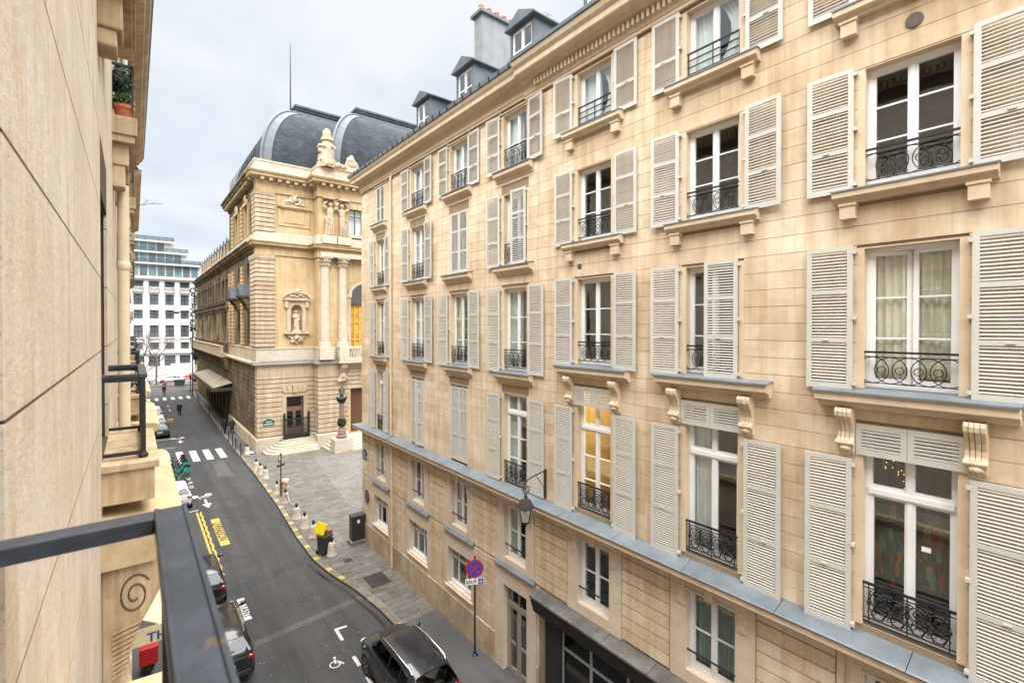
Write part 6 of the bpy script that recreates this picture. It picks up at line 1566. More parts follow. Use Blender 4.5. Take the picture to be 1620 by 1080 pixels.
# ================================================================== street furniture
M['bollard'] = stone('bollard_stone', (.62, .56, .47), rnd=.06, streak=.3, stain=(.6, .5, .42), dirt=.3, scale=4)
bpos = [(8.29, 50.27), (7.95, 44.2), (7.97, 42.69), (8.1, 41.4), (7.97, 36.97), (8.03, 34.74), (7.89, 31.45), (7.9, 29.67), (7.96, 28.1), (8.07, 25.24)]
blab = ['white stone bollard nearest to the opera steps', 'white stone bollard, second from the opera corner', 'white stone bollard, third from the opera corner', 'white stone bollard, fourth from the opera corner', 'white stone bollard beside the round sign post', 'short white stone bollard just before the round sign post', 'white stone bollard, fourth before the yellow lidded bin', 'white stone bollard, third before the yellow lidded bin', 'white stone bollard, second before the yellow lidded bin', 'white stone bollard standing against the yellow lidded bin']
bproto = None
for (x, y), lb_ in zip(bpos, blab):
    if bproto is None:
        rt = bproto = root('stone_bollard', (x, y, .012), lb_, 'bollard', 'white stone bollards along the square')
        lobj('stone_post', MB().lathe(0, 0, [(.27, 0), (.27, .08), (.235, .12), (.2, .5), (.19, .62), (.15, .7), (.06, .73)], 18), M['bollard'], rt, smooth=True)
        lobj('iron_knob', MB().lathe(0, 0, [(.05, .72), (.045, .8), (.085, .86), (.09, .92), (.05, .99), (.01, 1.01)], 12), M['iron'], rt, smooth=True)
    else:
        rt = copy_tree(bproto); rt.location = (x, y, .012); rt['label'] = lb_; rt.rotation_euler.z = y
ppos = [(7.98, 91.4), (7.9, 86.5), (7.82, 74.4), (7.78, 62.5), (7.75, 57.3), (7.72, 54.7), (7.72, 52.8), (7.75, 50.1)]
plab = ['farthest thin black post on the opera pavement', 'second farthest thin black post on the opera pavement', 'thin black post on the opera kerb opposite the canopy', 'thin black post beside the two pedestrians', 'thin black post just beyond the zebra crossing', 'thin black post, middle of the three at the zebra crossing', 'thin black post, nearest of the three at the zebra crossing', 'thin black post next to the first white bollard']
pproto = None
for (x, y), lb_ in zip(ppos, plab):
    if pproto is None:
        rt = pproto = root('metal_post', (x, y, 0), lb_, 'bollard', 'thin black posts along the opera kerb')
        lobj('post', MB().lathe(0, 0, [(.045, 0), (.045, 1.05), (.06, 1.06), (.06, 1.12)], 10), M['iron'], rt, smooth=True); lobj('cap', MB().ball((0, 0, 1.17), .065, 10, 7), M['iron'], rt, smooth=True)
    else: rt = copy_tree(pproto); rt.location = (x, y, 0); rt['label'] = lb_
# chain from the bollard row
rt = root('chain_barrier', (7.97, 34.74, 0), 'low chain slung from the short white bollard', 'chain')
lobj('chain', MB().tube([(0, -.05+(-3.2)*t, .82-.5*math.sin(math.pi*t)) for t in [i/14 for i in range(15)]], .02, 5), M['iron'], rt)
# round sign on a post seen from the side
rt = root('traffic_sign', (8.09, 36.3, 0), 'dark post with a small round sign and short arm plate standing on the square', 'road sign')
lobj('post', MB().tube([(0, 0, 0), (0, 0, 3.1)], .045, 8), plain('brown_post', (.06, .035, .03), .5), rt, smooth=True)
sg = lobj('sign_disc', MB().lathe(0, 0, [(.3, 0), (.3, .02)], 24).xf(Matrix.Translation((-.06, 0, 2.75)) @ Matrix.Rotation(rad(55), 4, 'Z') @ Matrix.Rotation(rad(90), 4, 'X')), plain('sign_back', (.12, .10, .10), .5), rt)
lobj('sign_face', MB().lathe(0, 0, [(.17, .021), (.17, .026)], 20).xf(Matrix.Translation((-.06, 0, 2.75)) @ Matrix.Rotation(rad(55), 4, 'Z') @ Matrix.Rotation(rad(90), 4, 'X')), M['sign_white'], sg)
lobj('arm_plate', MB().box(-.35, .35, -.02, .02, 2.15, 2.32).xf(Matrix.Rotation(rad(35), 4, 'Z')), plain('brown_plate', (.06, .035, .03), .5), rt)
rt = root('stone_stump', (8.45, 36.9, 0), 'weathered dark stone stump behind the round sign post', 'stone post')
mb = MB().lathe(0, 0, [(.3, 0), (.32, .3), (.26, .7), (.3, .9), (.2, 1.05)], 10)
for i in range(14): a = i*2.4; mb.ball((.26*math.cos(a), .26*math.sin(a), .15+.06*i), .1, 6, 5)
remesh(lobj('stone_body', mb, M['dado'], rt), .05)
# no-stopping sign
rt = root('no_stopping_sign', (9.72, 14.35, 0), 'round blue and red no-stopping sign with a white SAUF plate on a dark pole', 'road sign')
zS = 3.2
lobj('pole', MB().tube([(0, 0, 0), (0, 0, zS+.42)], .035, 10).lathe(0, 0, [(.12, 0), (.1, .03), (.04, .05)], 12), M['iron'], rt, smooth=True)
T = Matrix.Translation((-.04, -.04, zS)) @ Matrix.Rotation(rad(-28), 4, 'Z') @ Matrix.Rotation(rad(90), 4, 'X')
M['sign_red'] = plain('sign_red', (.5, .015, .03), .4, 0, .05); M['sign_blue'] = plain('sign_blue', (.02, .06, .42), .4, 0, .05)
d = lobj('sign_disc', MB().lathe(0, 0, [(.33, 0), (.33, .02)], 32).xf(T), M['sign_red'], rt); lobj('blue_field', MB().lathe(0, 0, [(.27, .0205), (.27, .024)], 32).xf(T), M['sign_blue'], d)
for a in (45, -45): lobj('red_stroke', MB().box(-.27, .27, -.028, .028, .0245, .028 if a > 0 else .0275).xf(T @ Matrix.Rotation(rad(a), 4, 'Z')), M['sign_red'], d)
pl = lobj('exception_plate', MB().box(-.34, .34, -.58, -.37, 0, .02).xf(T), M['sign_white'], rt); lobj('lettering', text_mb('SAUF', .17).xf(T @ Matrix.Translation((-.12, -.475, .023))), M['iron'], pl)
sq = lobj('blue_square', MB().box(.13, .32, -.57, -.38, .0205, .024).xf(T), M['sign_blue'], pl); wcm = MB().ring((.22, -.49, .026), .04, .009, 'z', 12, 4).tube([(.24, -.42, .026), (.215, -.47, .026), (.26, -.475, .026), (.28, -.52, .026)], .009, 4); lobj('wheelchair_symbol', wcm.xf(T), M['sign_white'], pl)
# wheelie bin with yellow lid
rt = root('wheelie_bin', (7.85, 25.75, .012), 'dark wheelie bin with an open yellow lid and cardboard sticking out', 'bin', None, rad(20))
lobj('bin_body', MB().prism([(-.24, .06), (.24, .06), (.3, .95), (-.3, .95)], 'x', -.26, .26), plain('bin_grey', (.03, .04, .042), .5), rt, bevel=.03); lobj('bin_rim', MB().box(-.3, .3, -.34, .34, .95, 1.0), plain('bin_grey2', (.03, .04, .042), .5), rt, bevel=.01)
lobj('bin_lid', MB().box(-.3, .3, -.33, .33, 0, .07).xf(Matrix.Translation((-.12, .12, 1.33)) @ Matrix.Rotation(rad(-62), 4, 'Y') @ Matrix.Rotation(rad(12), 4, 'X')), plain('yellow_lid', (.62, .47, .01), .4), rt, bevel=.03)
lobj('cardboard', MB().box(-.12, .2, -.2, .18, .8, 1.22).xf(Matrix.Rotation(rad(8), 4, 'Y')), plain('cardboard', (.24, .12, .05), .9), rt)
for s in (-1, 1): lobj('wheel', MB().lathe(0, 0, [(.1, -.03), (.1, .03)], 14).xf(Matrix.Translation((s*.24, .26, .1)) @ Matrix.Rotation(rad(90), 4, 'Y')), M['tyre'], rt)
# utility cabinet
rt = root('utility_cabinet', (9.72, 25.95, .012), 'dark brown utility cabinet on a stone base at the building corner', 'cabinet')
lobj('cabinet_box', MB().box(-.4, .4, -.24, .24, .2, 1.52), plain('brown_metal', (.035, .027, .025), .45, .1, .15, 3), rt, bevel=.015); lobj('cabinet_top', MB().box(-.43, .43, -.27, .27, 1.52, 1.57), plain('brown_metal2', (.04, .032, .03), .45), rt, bevel=.01); lobj('base_stone', MB().box(-.5, .5, -.34, .34, 0, .2), M['granite'], rt, bevel=.02)
lobj('notice', MB().box(-.12, .02, -.247, -.241, 1.15, 1.33), M['sign_white'], rt); lobj('door_seam', MB().box(-.005, .005, -.243, -.2405, .25, 1.48), M['iron'], rt)
# wall lantern on a scrolled bracket
rt = root('wall_lantern', (AR, 10.92, 6.6), 'black lantern hanging from a scrolled iron bracket on the facade', 'lantern')
lobj('bracket', MB().box(-.06, 0, -.02, .02, 0.05, .95).tube([(-.03, 0, .92), (-.45, 0, .84), (-.72, 0, .78), (-.9, 0, .66), (-.95, 0, .5), (-.88, 0, .38), (-.76, 0, .36), (-.68, 0, .44), (-.7, 0, .54), (-.78, 0, .56)], .018, 6).tube([(-.03, 0, .3), (-.42, 0, .82)], .012, 5), M['iron'], rt, smooth=True)
mm = MB().ring((-.80, 0, .47), .06, .012, 'y', 10, 5); lobj('rosette', mm, M['iron'], rt)
lx, lz = -.84, -.5
lobj('lantern_cap', MB().lathe(lx, 0, [(.25, lz+.42), (.27, lz+.44), (.26, lz+.47), (.16, lz+.66), (.13, lz+.70), (.05, lz+.72), (.06, lz+.78), (.02, lz+.86)], 4).xf(Matrix.Translation((lx, 0, 0)) @ Matrix.Rotation(rad(45), 4, 'Z') @ Matrix.Translation((-lx, 0, 0))), plain('lantern_brown', (.06, .05, .05), .5, .2), rt)
m = MB(); k = [(.24, lz+.42), (.14, lz+.0)]
for i in range(4):
    a = rad(90*i); m.bar((lx+.24*math.cos(a), .24*math.sin(a), lz+.42), (lx+.14*math.cos(a), .14*math.sin(a), lz), .022)
m.lathe(lx, 0, [(.15, lz-.02), (.15, lz+.02)], 4).lathe(lx, 0, [(.03, lz-.12), (.05, lz-.02)], 8).tube([(lx, 0, lz+.7), (lx+.0, 0, .37)], .012, 5); lobj('lantern_frame', m, M['iron'], rt)
fg = plain('frosted_lamp_glass', (.36, .33, .31), .3, 0, .1, 3); 
for i in range(4):
    a, b2 = rad(90*i), rad(90*i+90); p = lambda r_, t, z: (lx+r_*math.cos(t), r_*math.sin(t), z)
    lobj('lantern_pane', MB().add([p(.135, a, lz+.01), p(.135, b2, lz+.01), p(.232, b2, lz+.41), p(.232, a, lz+.41)], [(0,1,2,3)]), fg, rt)
# candelabrum at the opera steps
rt = root('lamp_column', (15.65, 45.9, 0), 'pink granite lamp column with bronze lantern beside the opera steps', 'street lamp'); M['pink_granite'] = stone('pink_granite', (.24, .165, .135), rnd=0, streak=.2, scale=3)
lobj('pedestal', MB().box(-.85, .85, -.6, .8, 0, 1.3), M['step'], rt, bevel=.03)
lobj('base', MB().lathe(0, 0, [(.5, 1.3), (.5, 1.55), (.4, 1.62), (.38, 2.2), (.3, 2.3)], 18), M['pink_granite'], rt, smooth=True); lobj('shaft', MB().lathe(0, 0, [(.25, 2.3), (.25, 3.1), (.22, 4.6), (.21, 4.7)], 18), M['pink_granite'], rt, smooth=True)
mb = MB().lathe(0, 0, [(.34, 2.5), (.38, 2.8), (.33, 3.2)], 12)
for i in range(8): a = i*.785; mb.ball((.36*math.cos(a), .36*math.sin(a), 2.7+.15*(i % 2)), .12, 6, 5)
lobj('bronze_collar', mb, M['bronze'], rt, smooth=True)
mb = MB().lathe(0, 0, [(.26, 4.7), (.4, 4.95), (.43, 5.12), (.25, 5.22), (.12, 5.4)], 14)
for i in range(4): a = i*1.571+.4; mb.tube([(.3*math.cos(a), .3*math.sin(a), 4.8), (.55*math.cos(a), .55*math.sin(a), 5.0), (.57*math.cos(a), .57*math.sin(a), 5.3)], .05, 6)
lobj('bronze_capital', mb, M['bronze'], rt, smooth=True); lobj('lantern', MB().lathe(0, 0, [(.14, 5.4), (.26, 5.5), (.3, 5.85), (.2, 5.95)], 10), plain('lantern_blue', (.12, .14, .2), .3, .1), rt, smooth=True); lobj('lantern_crown', MB().lathe(0, 0, [(.32, 5.85), (.2, 6.1), (.08, 6.2), (.02, 6.4)], 10), M['bronze'], rt, smooth=True)
# name plates on the apartment building corner
name_plate(0, 0, .62, .42, TOR(AR-.012, 25.8, 4.85), ['RUE', 'DE MARIVAUX'], 'plate_blue', 'blue street name plate high on the apartment building corner')
pq = wobj('wall_plaque', MB().lathe(0, 0, [(.28, 0), (.28, .03)], 20).xf(Matrix.Translation((AR-.0, 25.5, 2.6)) @ Matrix.Rotation(rad(-90), 4, 'Y') @ Matrix.Scale(1.4, 4, (1, 0, 0))), plain('dark_plaque', (.05, .055, .09), .4)); tag(pq, 'small dark oval plaque on the apartment building corner below the street name', 'plaque')
# shop awning with blue letters on the left
rt = root('shop_awning', (XL, 17.2, .55), 'pale yellow shop awning with blue TH lettering at the lower left', 'awning'); M['awning'] = plain('awning_canvas', (.66, .58, .36), .9, 0, .08)
lobj('canvas', MB().prism([(.02, 3.9), (.85, 3.35), (.85, 3.33), (.02, 3.87)], 'y', -1.2, 2.0), M['awning'], rt); lobj('valance', MB().box(.02, .87, -1.22, -1.2, 2.95, 3.4), M['awning'], rt); lobj('front_valance', MB().box(.85, .87, -1.2, 2.0, 2.95, 3.36), M['awning'], rt)
lobj('lettering', text_mb('TH', .34).xf(Matrix.Translation((.72, -1.225, 3.1)) @ Matrix.Rotation(rad(90), 4, 'X')), plain('blue_letters', (.02, .06, .28), .6), rt)
# ================================================================== people
M['skin'] = plain('skin', (.45, .27, .19), .6); M['hair'] = plain('dark_hair', (.02, .015, .012), .7)
def person(loc, label, top, legs, rz=0, stride=.22, bag=None, hood=False, arms=(.1, -.1), bike=False):
    """standing or walking person, 1.72 m; one continuous body, clothes as children"""
    rt = root('person', loc, label, 'person', None, rz)
    J = dict(pel=(0, 0, .92), chest=(0, .02, 1.30), neck=(0, .0, 1.46), head=(0, .02, 1.60))
    legsP = [[(s*.09, 0, .90), (s*.10, s*stride*.45+.03, .50), (s*.10, s*stride, .09), (s*.10, s*stride+.16, .05)] for s in (-1, 1)]
    armsP = [[(s*.19, 0, 1.40), (s*.26, -.03+a*.5, 1.14), (s*.24, .06+a, .90), (s*.23, .08+a*1.1, .80)] for s, a in zip((-1, 1), arms)]
    def body(g, what):
        m = MB()
        if 'torso' in what:
            for z, rx, ry in ((.88, .165, .12), (1.0, .15, .11), (1.12, .15, .11), (1.25, .175, .12), (1.36, .18, .11), (1.43, .11, .08)): m.ball((0, 0, z), (rx+g, ry+g, .11+g), 12, 8)
        if 'head' in what: m.ball((0, .02, 1.61), (.078, .098, .118), 14, 10); m.tube([(0, 0, 1.40), (0, .01, 1.54)], .055, 8); m.ball((0, .118, 1.60), (.016, .02, .024), 6, 5); [m.ball((s*.08, .01, 1.60), (.012, .022, .032), 6, 5) for s in (-1, 1)]
        if 'legs' in what:
            for P in legsP: m.tube(P[:3], [.088+g, .062+g, .045+g], 10); m.ball(P[0], .09+g); m.ball(P[1], .062+g)
        if 'feet' in what:
            for P in legsP: m.ball(((P[2][0]), (P[2][1]+P[3][1])/2-.01, .05), (.05+g, .13+g, .048+g), 10, 6)
        if 'arms' in what:
            for P in armsP: m.tube(P[:3], [.056+g, .046+g, .034+g], 8); m.ball(P[0], .062+g); m.ball(P[1], .046+g)
        if 'hands' in what:
            for P in armsP:
                m.ball(P[3], (.02, .035, .045), 8, 6)
                for k in range(4): m.tube([(P[3][0], P[3][1]-.024+k*.016, P[3][2]-.03), (P[3][0]*.98, P[3][1]-.022+k*.017, P[3][2]-.085)], .0085, 5)
                m.tube([(P[3][0], P[3][1]+.03, P[3][2]), (P[3][0], P[3][1]+.05, P[3][2]-.045)], .009, 5)
        return m
    remesh(lobj('body', body(0, ('torso', 'head', 'legs', 'arms', 'hands', 'feet')), M['skin'], rt), .012, 1)
    remesh(lobj('coat', body(.026, ('torso', 'arms')).lathe(0, 0, [(.2, .72), (.19, .95), (.18, 1.1)], 12), top, rt), .025, 2)
    remesh(lobj('trousers', body(.02, ('legs',)), legs, rt), .025, 2); remesh(lobj('shoes', body(.012, ('feet',)), M['black_plastic'], rt), .02, 1)
    lobj('hair', MB().ball((0, -.005, 1.645), (.088, .10, .095), 12, 8), M['hair'], rt, smooth=True)
    if bag: lobj('shoulder_bag', MB().box(.22, .34, -.14, .14, .62, .9).tube([(.28, 0, .9), (.15, .02, 1.42)], .012, 5), bag, rt, bevel=.03)
    return rt
blk = plain('black_cloth', (.012, .012, .013), .9); dgr = plain('dark_grey_cloth', (.03, .03, .033), .9); navy = plain('navy_cloth', (.02, .025, .045), .9); blu = plain('bright_blue_cloth', (.02, .04, .34), .8); redc = plain('red_cloth', (.35, .03, .04), .8); teal = plain('teal_cloth', (.03, .08, .08), .8)
person((4.9, 79.3, RZ), 'person in black clothes with a shoulder bag walking down the middle of the road', blk, blk, rad(180), .25, blk)
person((7.95, 61.6, 0), 'person in a dark coat, left of the pair on the opera pavement', blk, dgr, rad(10), .18)
person((8.6, 61.2, 0), 'person in a dark jacket, right of the pair on the opera pavement', dgr, blk, rad(-5), -.2)
person((4.2, 104.5, RZ), 'person in blue trousers walking over the far zebra crossing', navy, plain('denim', (.06, .09, .2), .9), rad(170), .2)
person((4.6, 112.0, RZ), 'person with a red top at the boulevard, in front of the white car', redc, teal, rad(190), .22)
person((1.15, 58.4, RZ), 'person in dark clothes between the parked cars at the left kerb', navy, blk, rad(200), .1)
person((AR+1.15, 5.05, 6.36), 'person in a bright blue jacket standing inside the second first-floor window', blu, blk, rad(90), .05)
# ================================================================== things inside rooms
M['yellow_wall'] = plain('yellow_wall', (.72, .52, .16), .8, 0, .05)
yw = MB().box(AR+2.6, AR+2.62, 7.32, 10.66, 6.36, 10.2).box(AR+.4, AR+2.6, 10.64, 10.66, 6.36, 10.2).box(AR+.4, AR+2.6, 7.32, 7.34, 6.36, 10.2); wobj('yellow_room_lining', yw, M['yellow_wall'], RB)
lp = root('ceiling_lamp', (AR+1.4, 8.95, 10.2), 'lit ceiling lamp in the yellow painted room', 'lamp'); lobj('bulb', MB().ball((0, 0, -.25), .14), emis('lamp_glow', (1, .82, .5), 60), lp, smooth=True); lobj('cord', MB().tube([(0, 0, 0), (0, 0, -.12)], .01, 5), M['iron'], lp)
ld = root('stepladder', (AR+.85, 8.72, 6.36), 'wooden stepladder standing in the yellow lit room', 'ladder'); wd = plain('ladder_wood', (.30, .2, .09), .6)
for s in (-1, 1): lobj('rail', MB().bar((.0, s*.2, 0), (.35, s*.13, 2.0), .05, .03), wd, ld); lobj('rear_leg', MB().bar((.75, s*.2, 0), (.35, s*.13, 2.0), .035, .025), wd, ld)
for i in range(7): t = (i+.7)/7.6; lobj('rung', MB().bar((.35*t, -.2+.07*t, 2*t), (.35*t, .2-.07*t, 2*t), .06, .025), wd, ld)
pa = wobj('painting', MB().box(AR+.75, AR+.79, 1.55, 3.2, 7.15, 8.75), plain('painting_dark', (.03, .05, .045), .6)); tag(pa, 'dim colourful painting inside the nearest first-floor window', 'painting')
rp = random.Random(2)
for i in range(70):
    y, z = rp.uniform(1.7, 3.05), rp.uniform(7.3, 8.6); s = rp.uniform(.015, .06); c = rp.choice([(.03, .24, .19), (.36, .05, .03), (.4, .22, .04), (.03, .12, .1), (.26, .1, .03), (.02, .03, .03)])
    wobj('brush_stroke', MB().ball((AR+.75, y, z), (.012, s, s*rp.uniform(1.0, 4.0)), 8, 5), plain('stroke', c, .6), pa)
fl = wobj('fairy_lights', (lambda m: [m.ball((AR+.8+rp.uniform(0, .3), rp.uniform(2.1, 2.6), rp.uniform(7.8, 9.6)), .005, 6, 4) for i in range(60)] and m)(MB()), emis('fairy_glow', (1, .55, .18), 4)); fl['kind'] = 'stuff'; fl['label'] = 'tiny warm fairy lights glowing in the nearest first-floor window'; fl['category'] = 'lights'
tb = root('sideboard', (AR+2.2, 1.5, 6.36), 'orange brown wooden sideboard deep in the nearest first-floor room', 'cabinet'); ow = plain('orange_wood', (.28, .09, .03), .5); lobj('carcass', MB().box(-.3, .3, -.8, .8, .1, 1.25), ow, tb, bevel=.02)
for z in (.15, .5, .85): lobj('drawer', MB().box(-.32, -.3, -.75, .75, z, z+.3), ow, tb, bevel=.01)
st = wobj('window_sticker', MB().box(WX+.02, WX+.025, 1.78, 1.9, 8.25, 8.33), M['sign_white']); tag(st, 'small white sticker on the glass of the nearest first-floor window', 'sticker')
# ================================================================== far white office building
FB = root('office_building', (5, 137, 0), 'white modern stone office block with stepped glazed top storeys closing the street', 'building')
M['fb_white'] = stone('white_facade', (.52, .515, .5), stain=(.9, .88, .85), stain_amt=.1, streak=.2, rnd=.02, bump=.05, scale=.3); M['fb_glass'] = plain('office_glass', (.10, .12, .135), .08, 0, .4, .25, 0, .8); M['teal_glass'] = plain('teal_glass', (.13, .21, .235), .08, 0, .3, .3, 0, .8)
cols = [3.78+2.91*i for i in range(-6, 5)]; rows = [(2.9, 5.3, 1.05), (6.8, 8.4, .8), (9.6, 12.4, .8), (13.9, 15.9, .8), (17.1, 19.6, .8), (21.2, 22.6, .9)]
YB = 137.0; ops = [(c-w, c+w, z0, z1) for c in cols for z0, z1, w in rows]
m = MB(); wall_y(m, -16, 17.5, -.2, 23.2, ops, YB, YB+.6); wobj('wall', m, M['fb_white'], FB); wobj('block_core', MB().box(-16, 17.5, YB+1.2, YB+22, -.2, 23.2), M['fb_white'], FB)
for (a, b, c, d) in ops:
    w = wobj('window', MB().box(a, b, YB+.4, YB+.46, c, d), M['fb_glass'], FB); wobj('window_frame', MB().box((a+b)/2-.05, (a+b)/2+.05, YB+.34, YB+.4, c, d).box(a, b, YB+.33, YB+.395, (c+d)/2-.04, (c+d)/2+.04), M['iron'], w)
for c in [q-1.455 for q in cols]+[cols[-1]+1.455]:
    wobj('pier', MB().box(c-.42, c+.42, YB-.35, YB+.01, 6.1, 22.6), M['fb_white'], FB)
for c in cols:
    m = MB(); m.box(c-.95, c+.95, YB-.3, YB+.02, 20.0, 20.15); m.box(c-.95, c+.95, YB-.3, YB+.02, 20.95, 21.1)
    for i in range(8): m.box(c-.9+i*.24, c-.78+i*.24, YB-.22, YB-.06, 20.15, 20.95)
    wobj('window_balustrade', m, M['fb_white'], FB, stuff=True); wobj('window_sill', MB().box(c-.95, c+.95, YB-.25, YB+.02, 9.3, 9.5), M['fb_white'], FB)
m = MB(); m.sweep([(-.02, 22.6), (.4, 22.6), (.5, 22.9), (.9, 23.0), (.95, 23.4), (-.02, 23.5)], [(-16, YB), (17.5, YB)]); m.sweep([(-.02, 5.7), (.35, 5.7), (.45, 6.0), (.45, 6.2), (-.02, 6.3)], [(-16, YB), (17.5, YB)])
for z in [.8+.55*i for i in range(9)]: 
    if not 2.6 < z < 5.4: m.sweep([(-.02, z), (.08, z+.02), (.08, z+.42), (-.02, z+.44)], [(-16, YB), (17.5, YB)])
wobj('cornice', m, M['fb_white'], FB)
for k, (z0, z1, xe, yb) in enumerate(((23.5, 26.4, 12.3, .3), (26.6, 29.2, 9.6, 1.6), (29.4, 31.9, 7.0, 2.9))):
    Y0 = YB+yb; st_ = wobj('stepped_storey', MB().box(-16, xe+.3, Y0+.1, YB+20, z0, z1+.05), M['fb_white'], FB); wobj('roof_slab', MB().box(-16, xe+.9, Y0-.9, YB+20, z1, z1+.35), M['fb_white'], st_)
    x = -15.0
    while x < xe-1.3: wobj('strip_window', MB().box(x, x+1.35, Y0+.02, Y0+.1, z0+.35, z1-.1), M['teal_glass'] if (int(x*3)+k) % 3 else M['fb_glass'], st_); x += 1.62
    for z in (z1+.4, z1+1.25): wobj('terrace_rail', MB().box(-16, xe+.8, Y0-.8, Y0-.74, z, z+.06), M['iron'], st_)
    gp_ = MB(); x = -16
    while x < xe+.8: gp_.box(x, x+.06, Y0-.8, Y0-.74, z1+.35, z1+1.3); x += 1.3
    wobj('terrace_post', gp_, M['iron'], st_, stuff=True); wobj('rail_glass', MB().box(-16, xe+.8, Y0-.78, Y0-.76, z1+.45, z1+1.25), M['fb_glass'] if False else glass_mat('rail_glass', (.6, .68, .72), .8, .1), st_)
# boulevard backdrop: more facades left and right so the street does not end in nothing
for x0, x1, h, lab in ((-60, -17, 24, 'plain pale boulevard building hidden behind the left facades'), (18.5, 70, 23, 'plain pale boulevard building hidden behind the opera house')):
    rt = root('office_building', (x0, 138, 0), lab, 'building'); o_ = [(x0+1.5+3*i, x0+2.9+3*i, z, z+2) for i in range(int((x1-x0-3)/3)) for z in (3, 7, 10.5, 14, 17.5)]
    m = MB(); wall_y(m, x0, x1, -.2, h, o_, 138, 138.6); wobj('wall', m, M['fb_white'], rt); wobj('window_glass', MB().box(x0+.5, x1-.5, 138.4, 138.45, 2, h-2), M['fb_glass'], rt)
# vertical sign of the opera, seen from behind
rt = root('vertical_sign', (8.62, 104.7, 0), 'tall vertical sign of dark letters OPERA COMIQUE seen mirrored from behind', 'sign')
M['sign_dark'] = plain('sign_letter_dark', (.03, .028, .028), .5); z = 18.6
for ch_ in 'OPERACOMIQUE':
    lm = text_mb(ch_, 1.45, .08); lobj('letter', lm.xf(Matrix.Translation((0, 0, z)) @ Matrix.Rotation(rad(180), 4, 'Z') @ Matrix.Rotation(rad(90), 4, 'X')), M['sign_dark'], rt); z -= 1.0
lobj('sign_mast', MB().box(-.04, .04, -.14, -.08, 7.0, 19.3).box(-.02, .7, -.14, -.1, 8, 8.08).box(-.02, .7, -.14, -.1, 18, 18.08), M['alu'], rt)
# bare tree, boulevard lamp and traffic light
def bare_tree(loc, h, label, seed):
    rt = root('bare_tree', loc, label, 'tree'); q = random.Random(seed); tm = MB(); tm.tube([(0, 0, -.1), (.05, .02, h*.2), (.02, -.05, h*.42)], [.2, .15, .11], 8)
    brk = plain('bark', (.13, .11, .095), .9, 0, .3, 6); lobj('trunk', tm, brk, rt, smooth=True); cm = MB()
    def br(p, d, L_, r, k):
        e = p+d*L_; mid = p+d*L_*.5+Vector((q.gauss(0, 1), q.gauss(0, 1), q.gauss(0, 1)))*L_*.06; cm.tube([p, mid, e], [r, r*.8, r*.6], 5)
        if k:
            for i in range(q.choice((2, 3, 3))): br(p.lerp(e, q.uniform(.5, 1)), (d+Vector((q.gauss(0, .42), q.gauss(0, .42), q.gauss(.12, .25)))).normalized(), L_*q.uniform(.6, .82), max(.012, r*.6), k-1)
    for i in range(5): a = i*1.26+q.random(); br(Vector((.02, -.05, h*(.3+.03*i))), Vector((math.cos(a)*.75, math.sin(a)*.75, .75)).normalized(), h*.24, .07, 4)
    lobj('crown', cm, brk, rt, smooth=True)
bare_tree((3.6, 121.5, 0), 13.0, 'leafless street tree in front of the far white building', 5)
rt = root('street_lamp', (8.05, 99.5, 0), 'tall grey street lamp with curved arm at the far end of the street', 'street lamp'); lobj('pole', MB().tube([(0, 0, 0), (0, 0, 14.0), (-.3, 0, 14.5), (-2.0, 0, 14.6)], [.09, .06, .05, .05], 8), M['iron'], rt, smooth=True); lobj('lamp_head', MB().ball((-2.3, 0, 14.45), (.45, .25, .2)), M['iron'], rt, smooth=True)
rt = root('traffic_light', (8.0, 103.2, 0), 'traffic light showing red at the far corner', 'traffic light'); lobj('post', MB().tube([(0, 0, 0), (0, 0, 2.6)], .06, 8), M['iron'], rt); lobj('housing', MB().box(-.16, .16, -.14, .14, 2.6, 3.6), M['iron'], rt, bevel=.03); lobj('red_lamp', MB().lathe(0, 0, [(.11, 0), (.11, .04)], 14).xf(Matrix.Translation((0, -.13, 3.4)) @ Matrix.Rotation(rad(90), 4, 'X')), emis('red_light', (1, .03, .02), 4), rt)
# corner cafe colour: red parasol, yellow banner, blue panel, painted hoarding
rt = root('parasol', (9.0, 108.5, 0), 'red parasol at the far corner beside the yellow banner', 'parasol'); lobj('pole', MB().tube([(0, 0, 0), (0, 0, 3.2)], .04, 6), M['iron'], rt); lobj('canopy', MB().lathe(0, 0, [(2.0, 2.5), (1.4, 2.8), (.7, 3.05), (.03, 3.25)], 8, cap=False), plain('red_canvas', (.5, .02, .02), .8), rt)
rt = root('banner', (9.75, 104.0, 0), 'tall yellow banner with a dark box on top at the far end of the opera', 'banner'); lobj('banner_sheet', MB().box(-.8, .0, -.75, -.70, .6, 6.0), plain('yellow_banner', (.75, .5, .02), .7), rt); lobj('top_box', MB().box(-1.3, .2, -.9, -.5, 6.0, 7.2), plain('dark_box', (.02, .025, .04), .5), rt, bevel=.04); lobj('banner_pole', MB().tube([(-.9, -.7, 0), (-.9, -.7, 6.1)], .05, 6), M['iron'], rt)
pn = wobj('hoarding', MB().box(6.6, 10.8, 133.0, 133.15, .2, 3.6), plain('hoarding_print', (.62, .58, .66), .7, 0, .35, 1.4)); tag(pn, 'pale printed hoarding standing before the far white building', 'hoarding')
vn = root('delivery_van', (12.2, 126.5, RZ), 'bright blue van on the boulevard behind the yellow banner', 'van', None, rad(90)); bp = car_paint('blue_van', (.02, .15, .45), .35, 0)
lobj('body', MB().prism([(-2.5, .35), (2.5, .35), (2.5, 1.1), (1.9, 1.3), (1.3, 2.3), (-2.5, 2.4)], 'x', -.95, .95), bp, vn, bevel=.1); lobj('windscreen', MB().prism([(1.93, 1.35), (1.95, 1.37), (1.42, 2.22), (1.4, 2.2)], 'x', -.8, .8), M['car_glass'], vn)
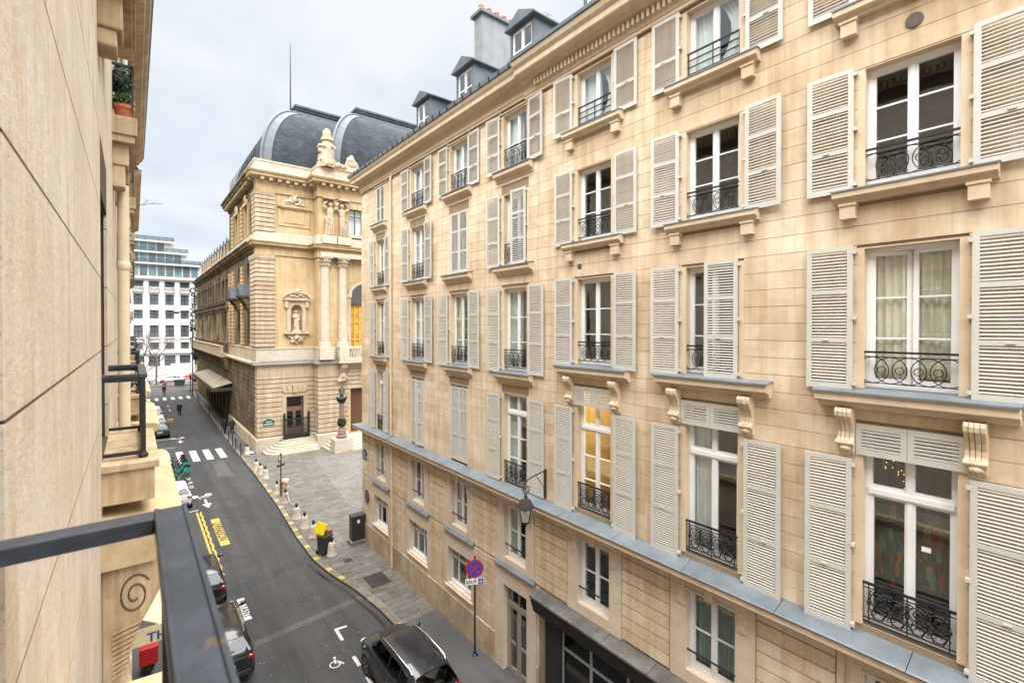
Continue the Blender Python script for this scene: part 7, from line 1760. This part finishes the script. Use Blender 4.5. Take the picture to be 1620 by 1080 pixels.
for s in (-1, 1):
    lobj('side_window', MB().box(s*.955-.01, s*.955+.01, .4, 1.3, 1.35, 2.1), M['car_glass'], vn)
    for y in (-1.6, 1.6): lobj('wheel', MB().lathe(0, 0, [(.2, -.1), (.34, -.1), (.34, .1), (.2, .1)], 18).xf(Matrix.Translation((s*.85, y, .34)) @ Matrix.Rotation(rad(90), 4, 'Y')), M['tyre'], vn)
rt = root('dumpster', (7.3, 118.0, RZ), 'dark green wheeled waste container at the far crossing', 'bin'); lobj('tub', MB().prism([(-.8, .2), (.8, .2), (.95, 1.25), (-.95, 1.25)], 'y', -.5, .5), plain('bin_green', (.02, .05, .04), .5), rt, bevel=.05); lobj('lid', MB().box(-1.0, 1.0, -.55, .55, 1.25, 1.38), plain('bin_green2', (.02, .05, .04), .5), rt, bevel=.05)
# pavement barrier and lantern on the left near the cars
rt = root('pavement_barrier', (8.05, 88.6, 0), 'low black metal barrier on the opera pavement', 'barrier'); lobj('barrier_frame', MB().tube([(0, 0, 0), (0, 0, 1), (0, 2.0, 1), (0, 2.0, 0)], .03, 6).tube([(0, 0, .5), (0, 2.0, .5)], .02, 6), M['iron'], rt)
rt = root('cardboard_box', (3.55, 73.2, RZ), 'brown cardboard box standing in the road beside the parked cars', 'box'); lobj('carton', MB().box(-.3, .3, -.35, .35, 0, .5), plain('carton', (.38, .25, .1), .9), rt); lobj('flap', MB().box(-.3, .3, .35, .6, .46, .49), plain('carton2', (.38, .25, .1), .9), rt)
rt = root('wall_lantern', (XL, 31.5, 7.0), 'dark lantern on a ring bracket projecting from the left facade above the parked cars', 'lantern'); lobj('bracket', MB().tube([(0, 0, .9), (.5, 0, .95), (.9, 0, .8)], .02, 6).ring((.7, 0, .62), .16, .018, 'y', 16, 5), M['iron'], rt); lobj('lantern_body', MB().lathe(.75, 0, [(.12, -.45), (.25, .1), (.27, .12), (.14, .32), (.02, .42)], 4), M['iron'], rt)
pv = wobj('kerb_plate', MB().box(8.35, 8.95, 49.9, 51.6, .004, .012), M['white_mark'], pav)
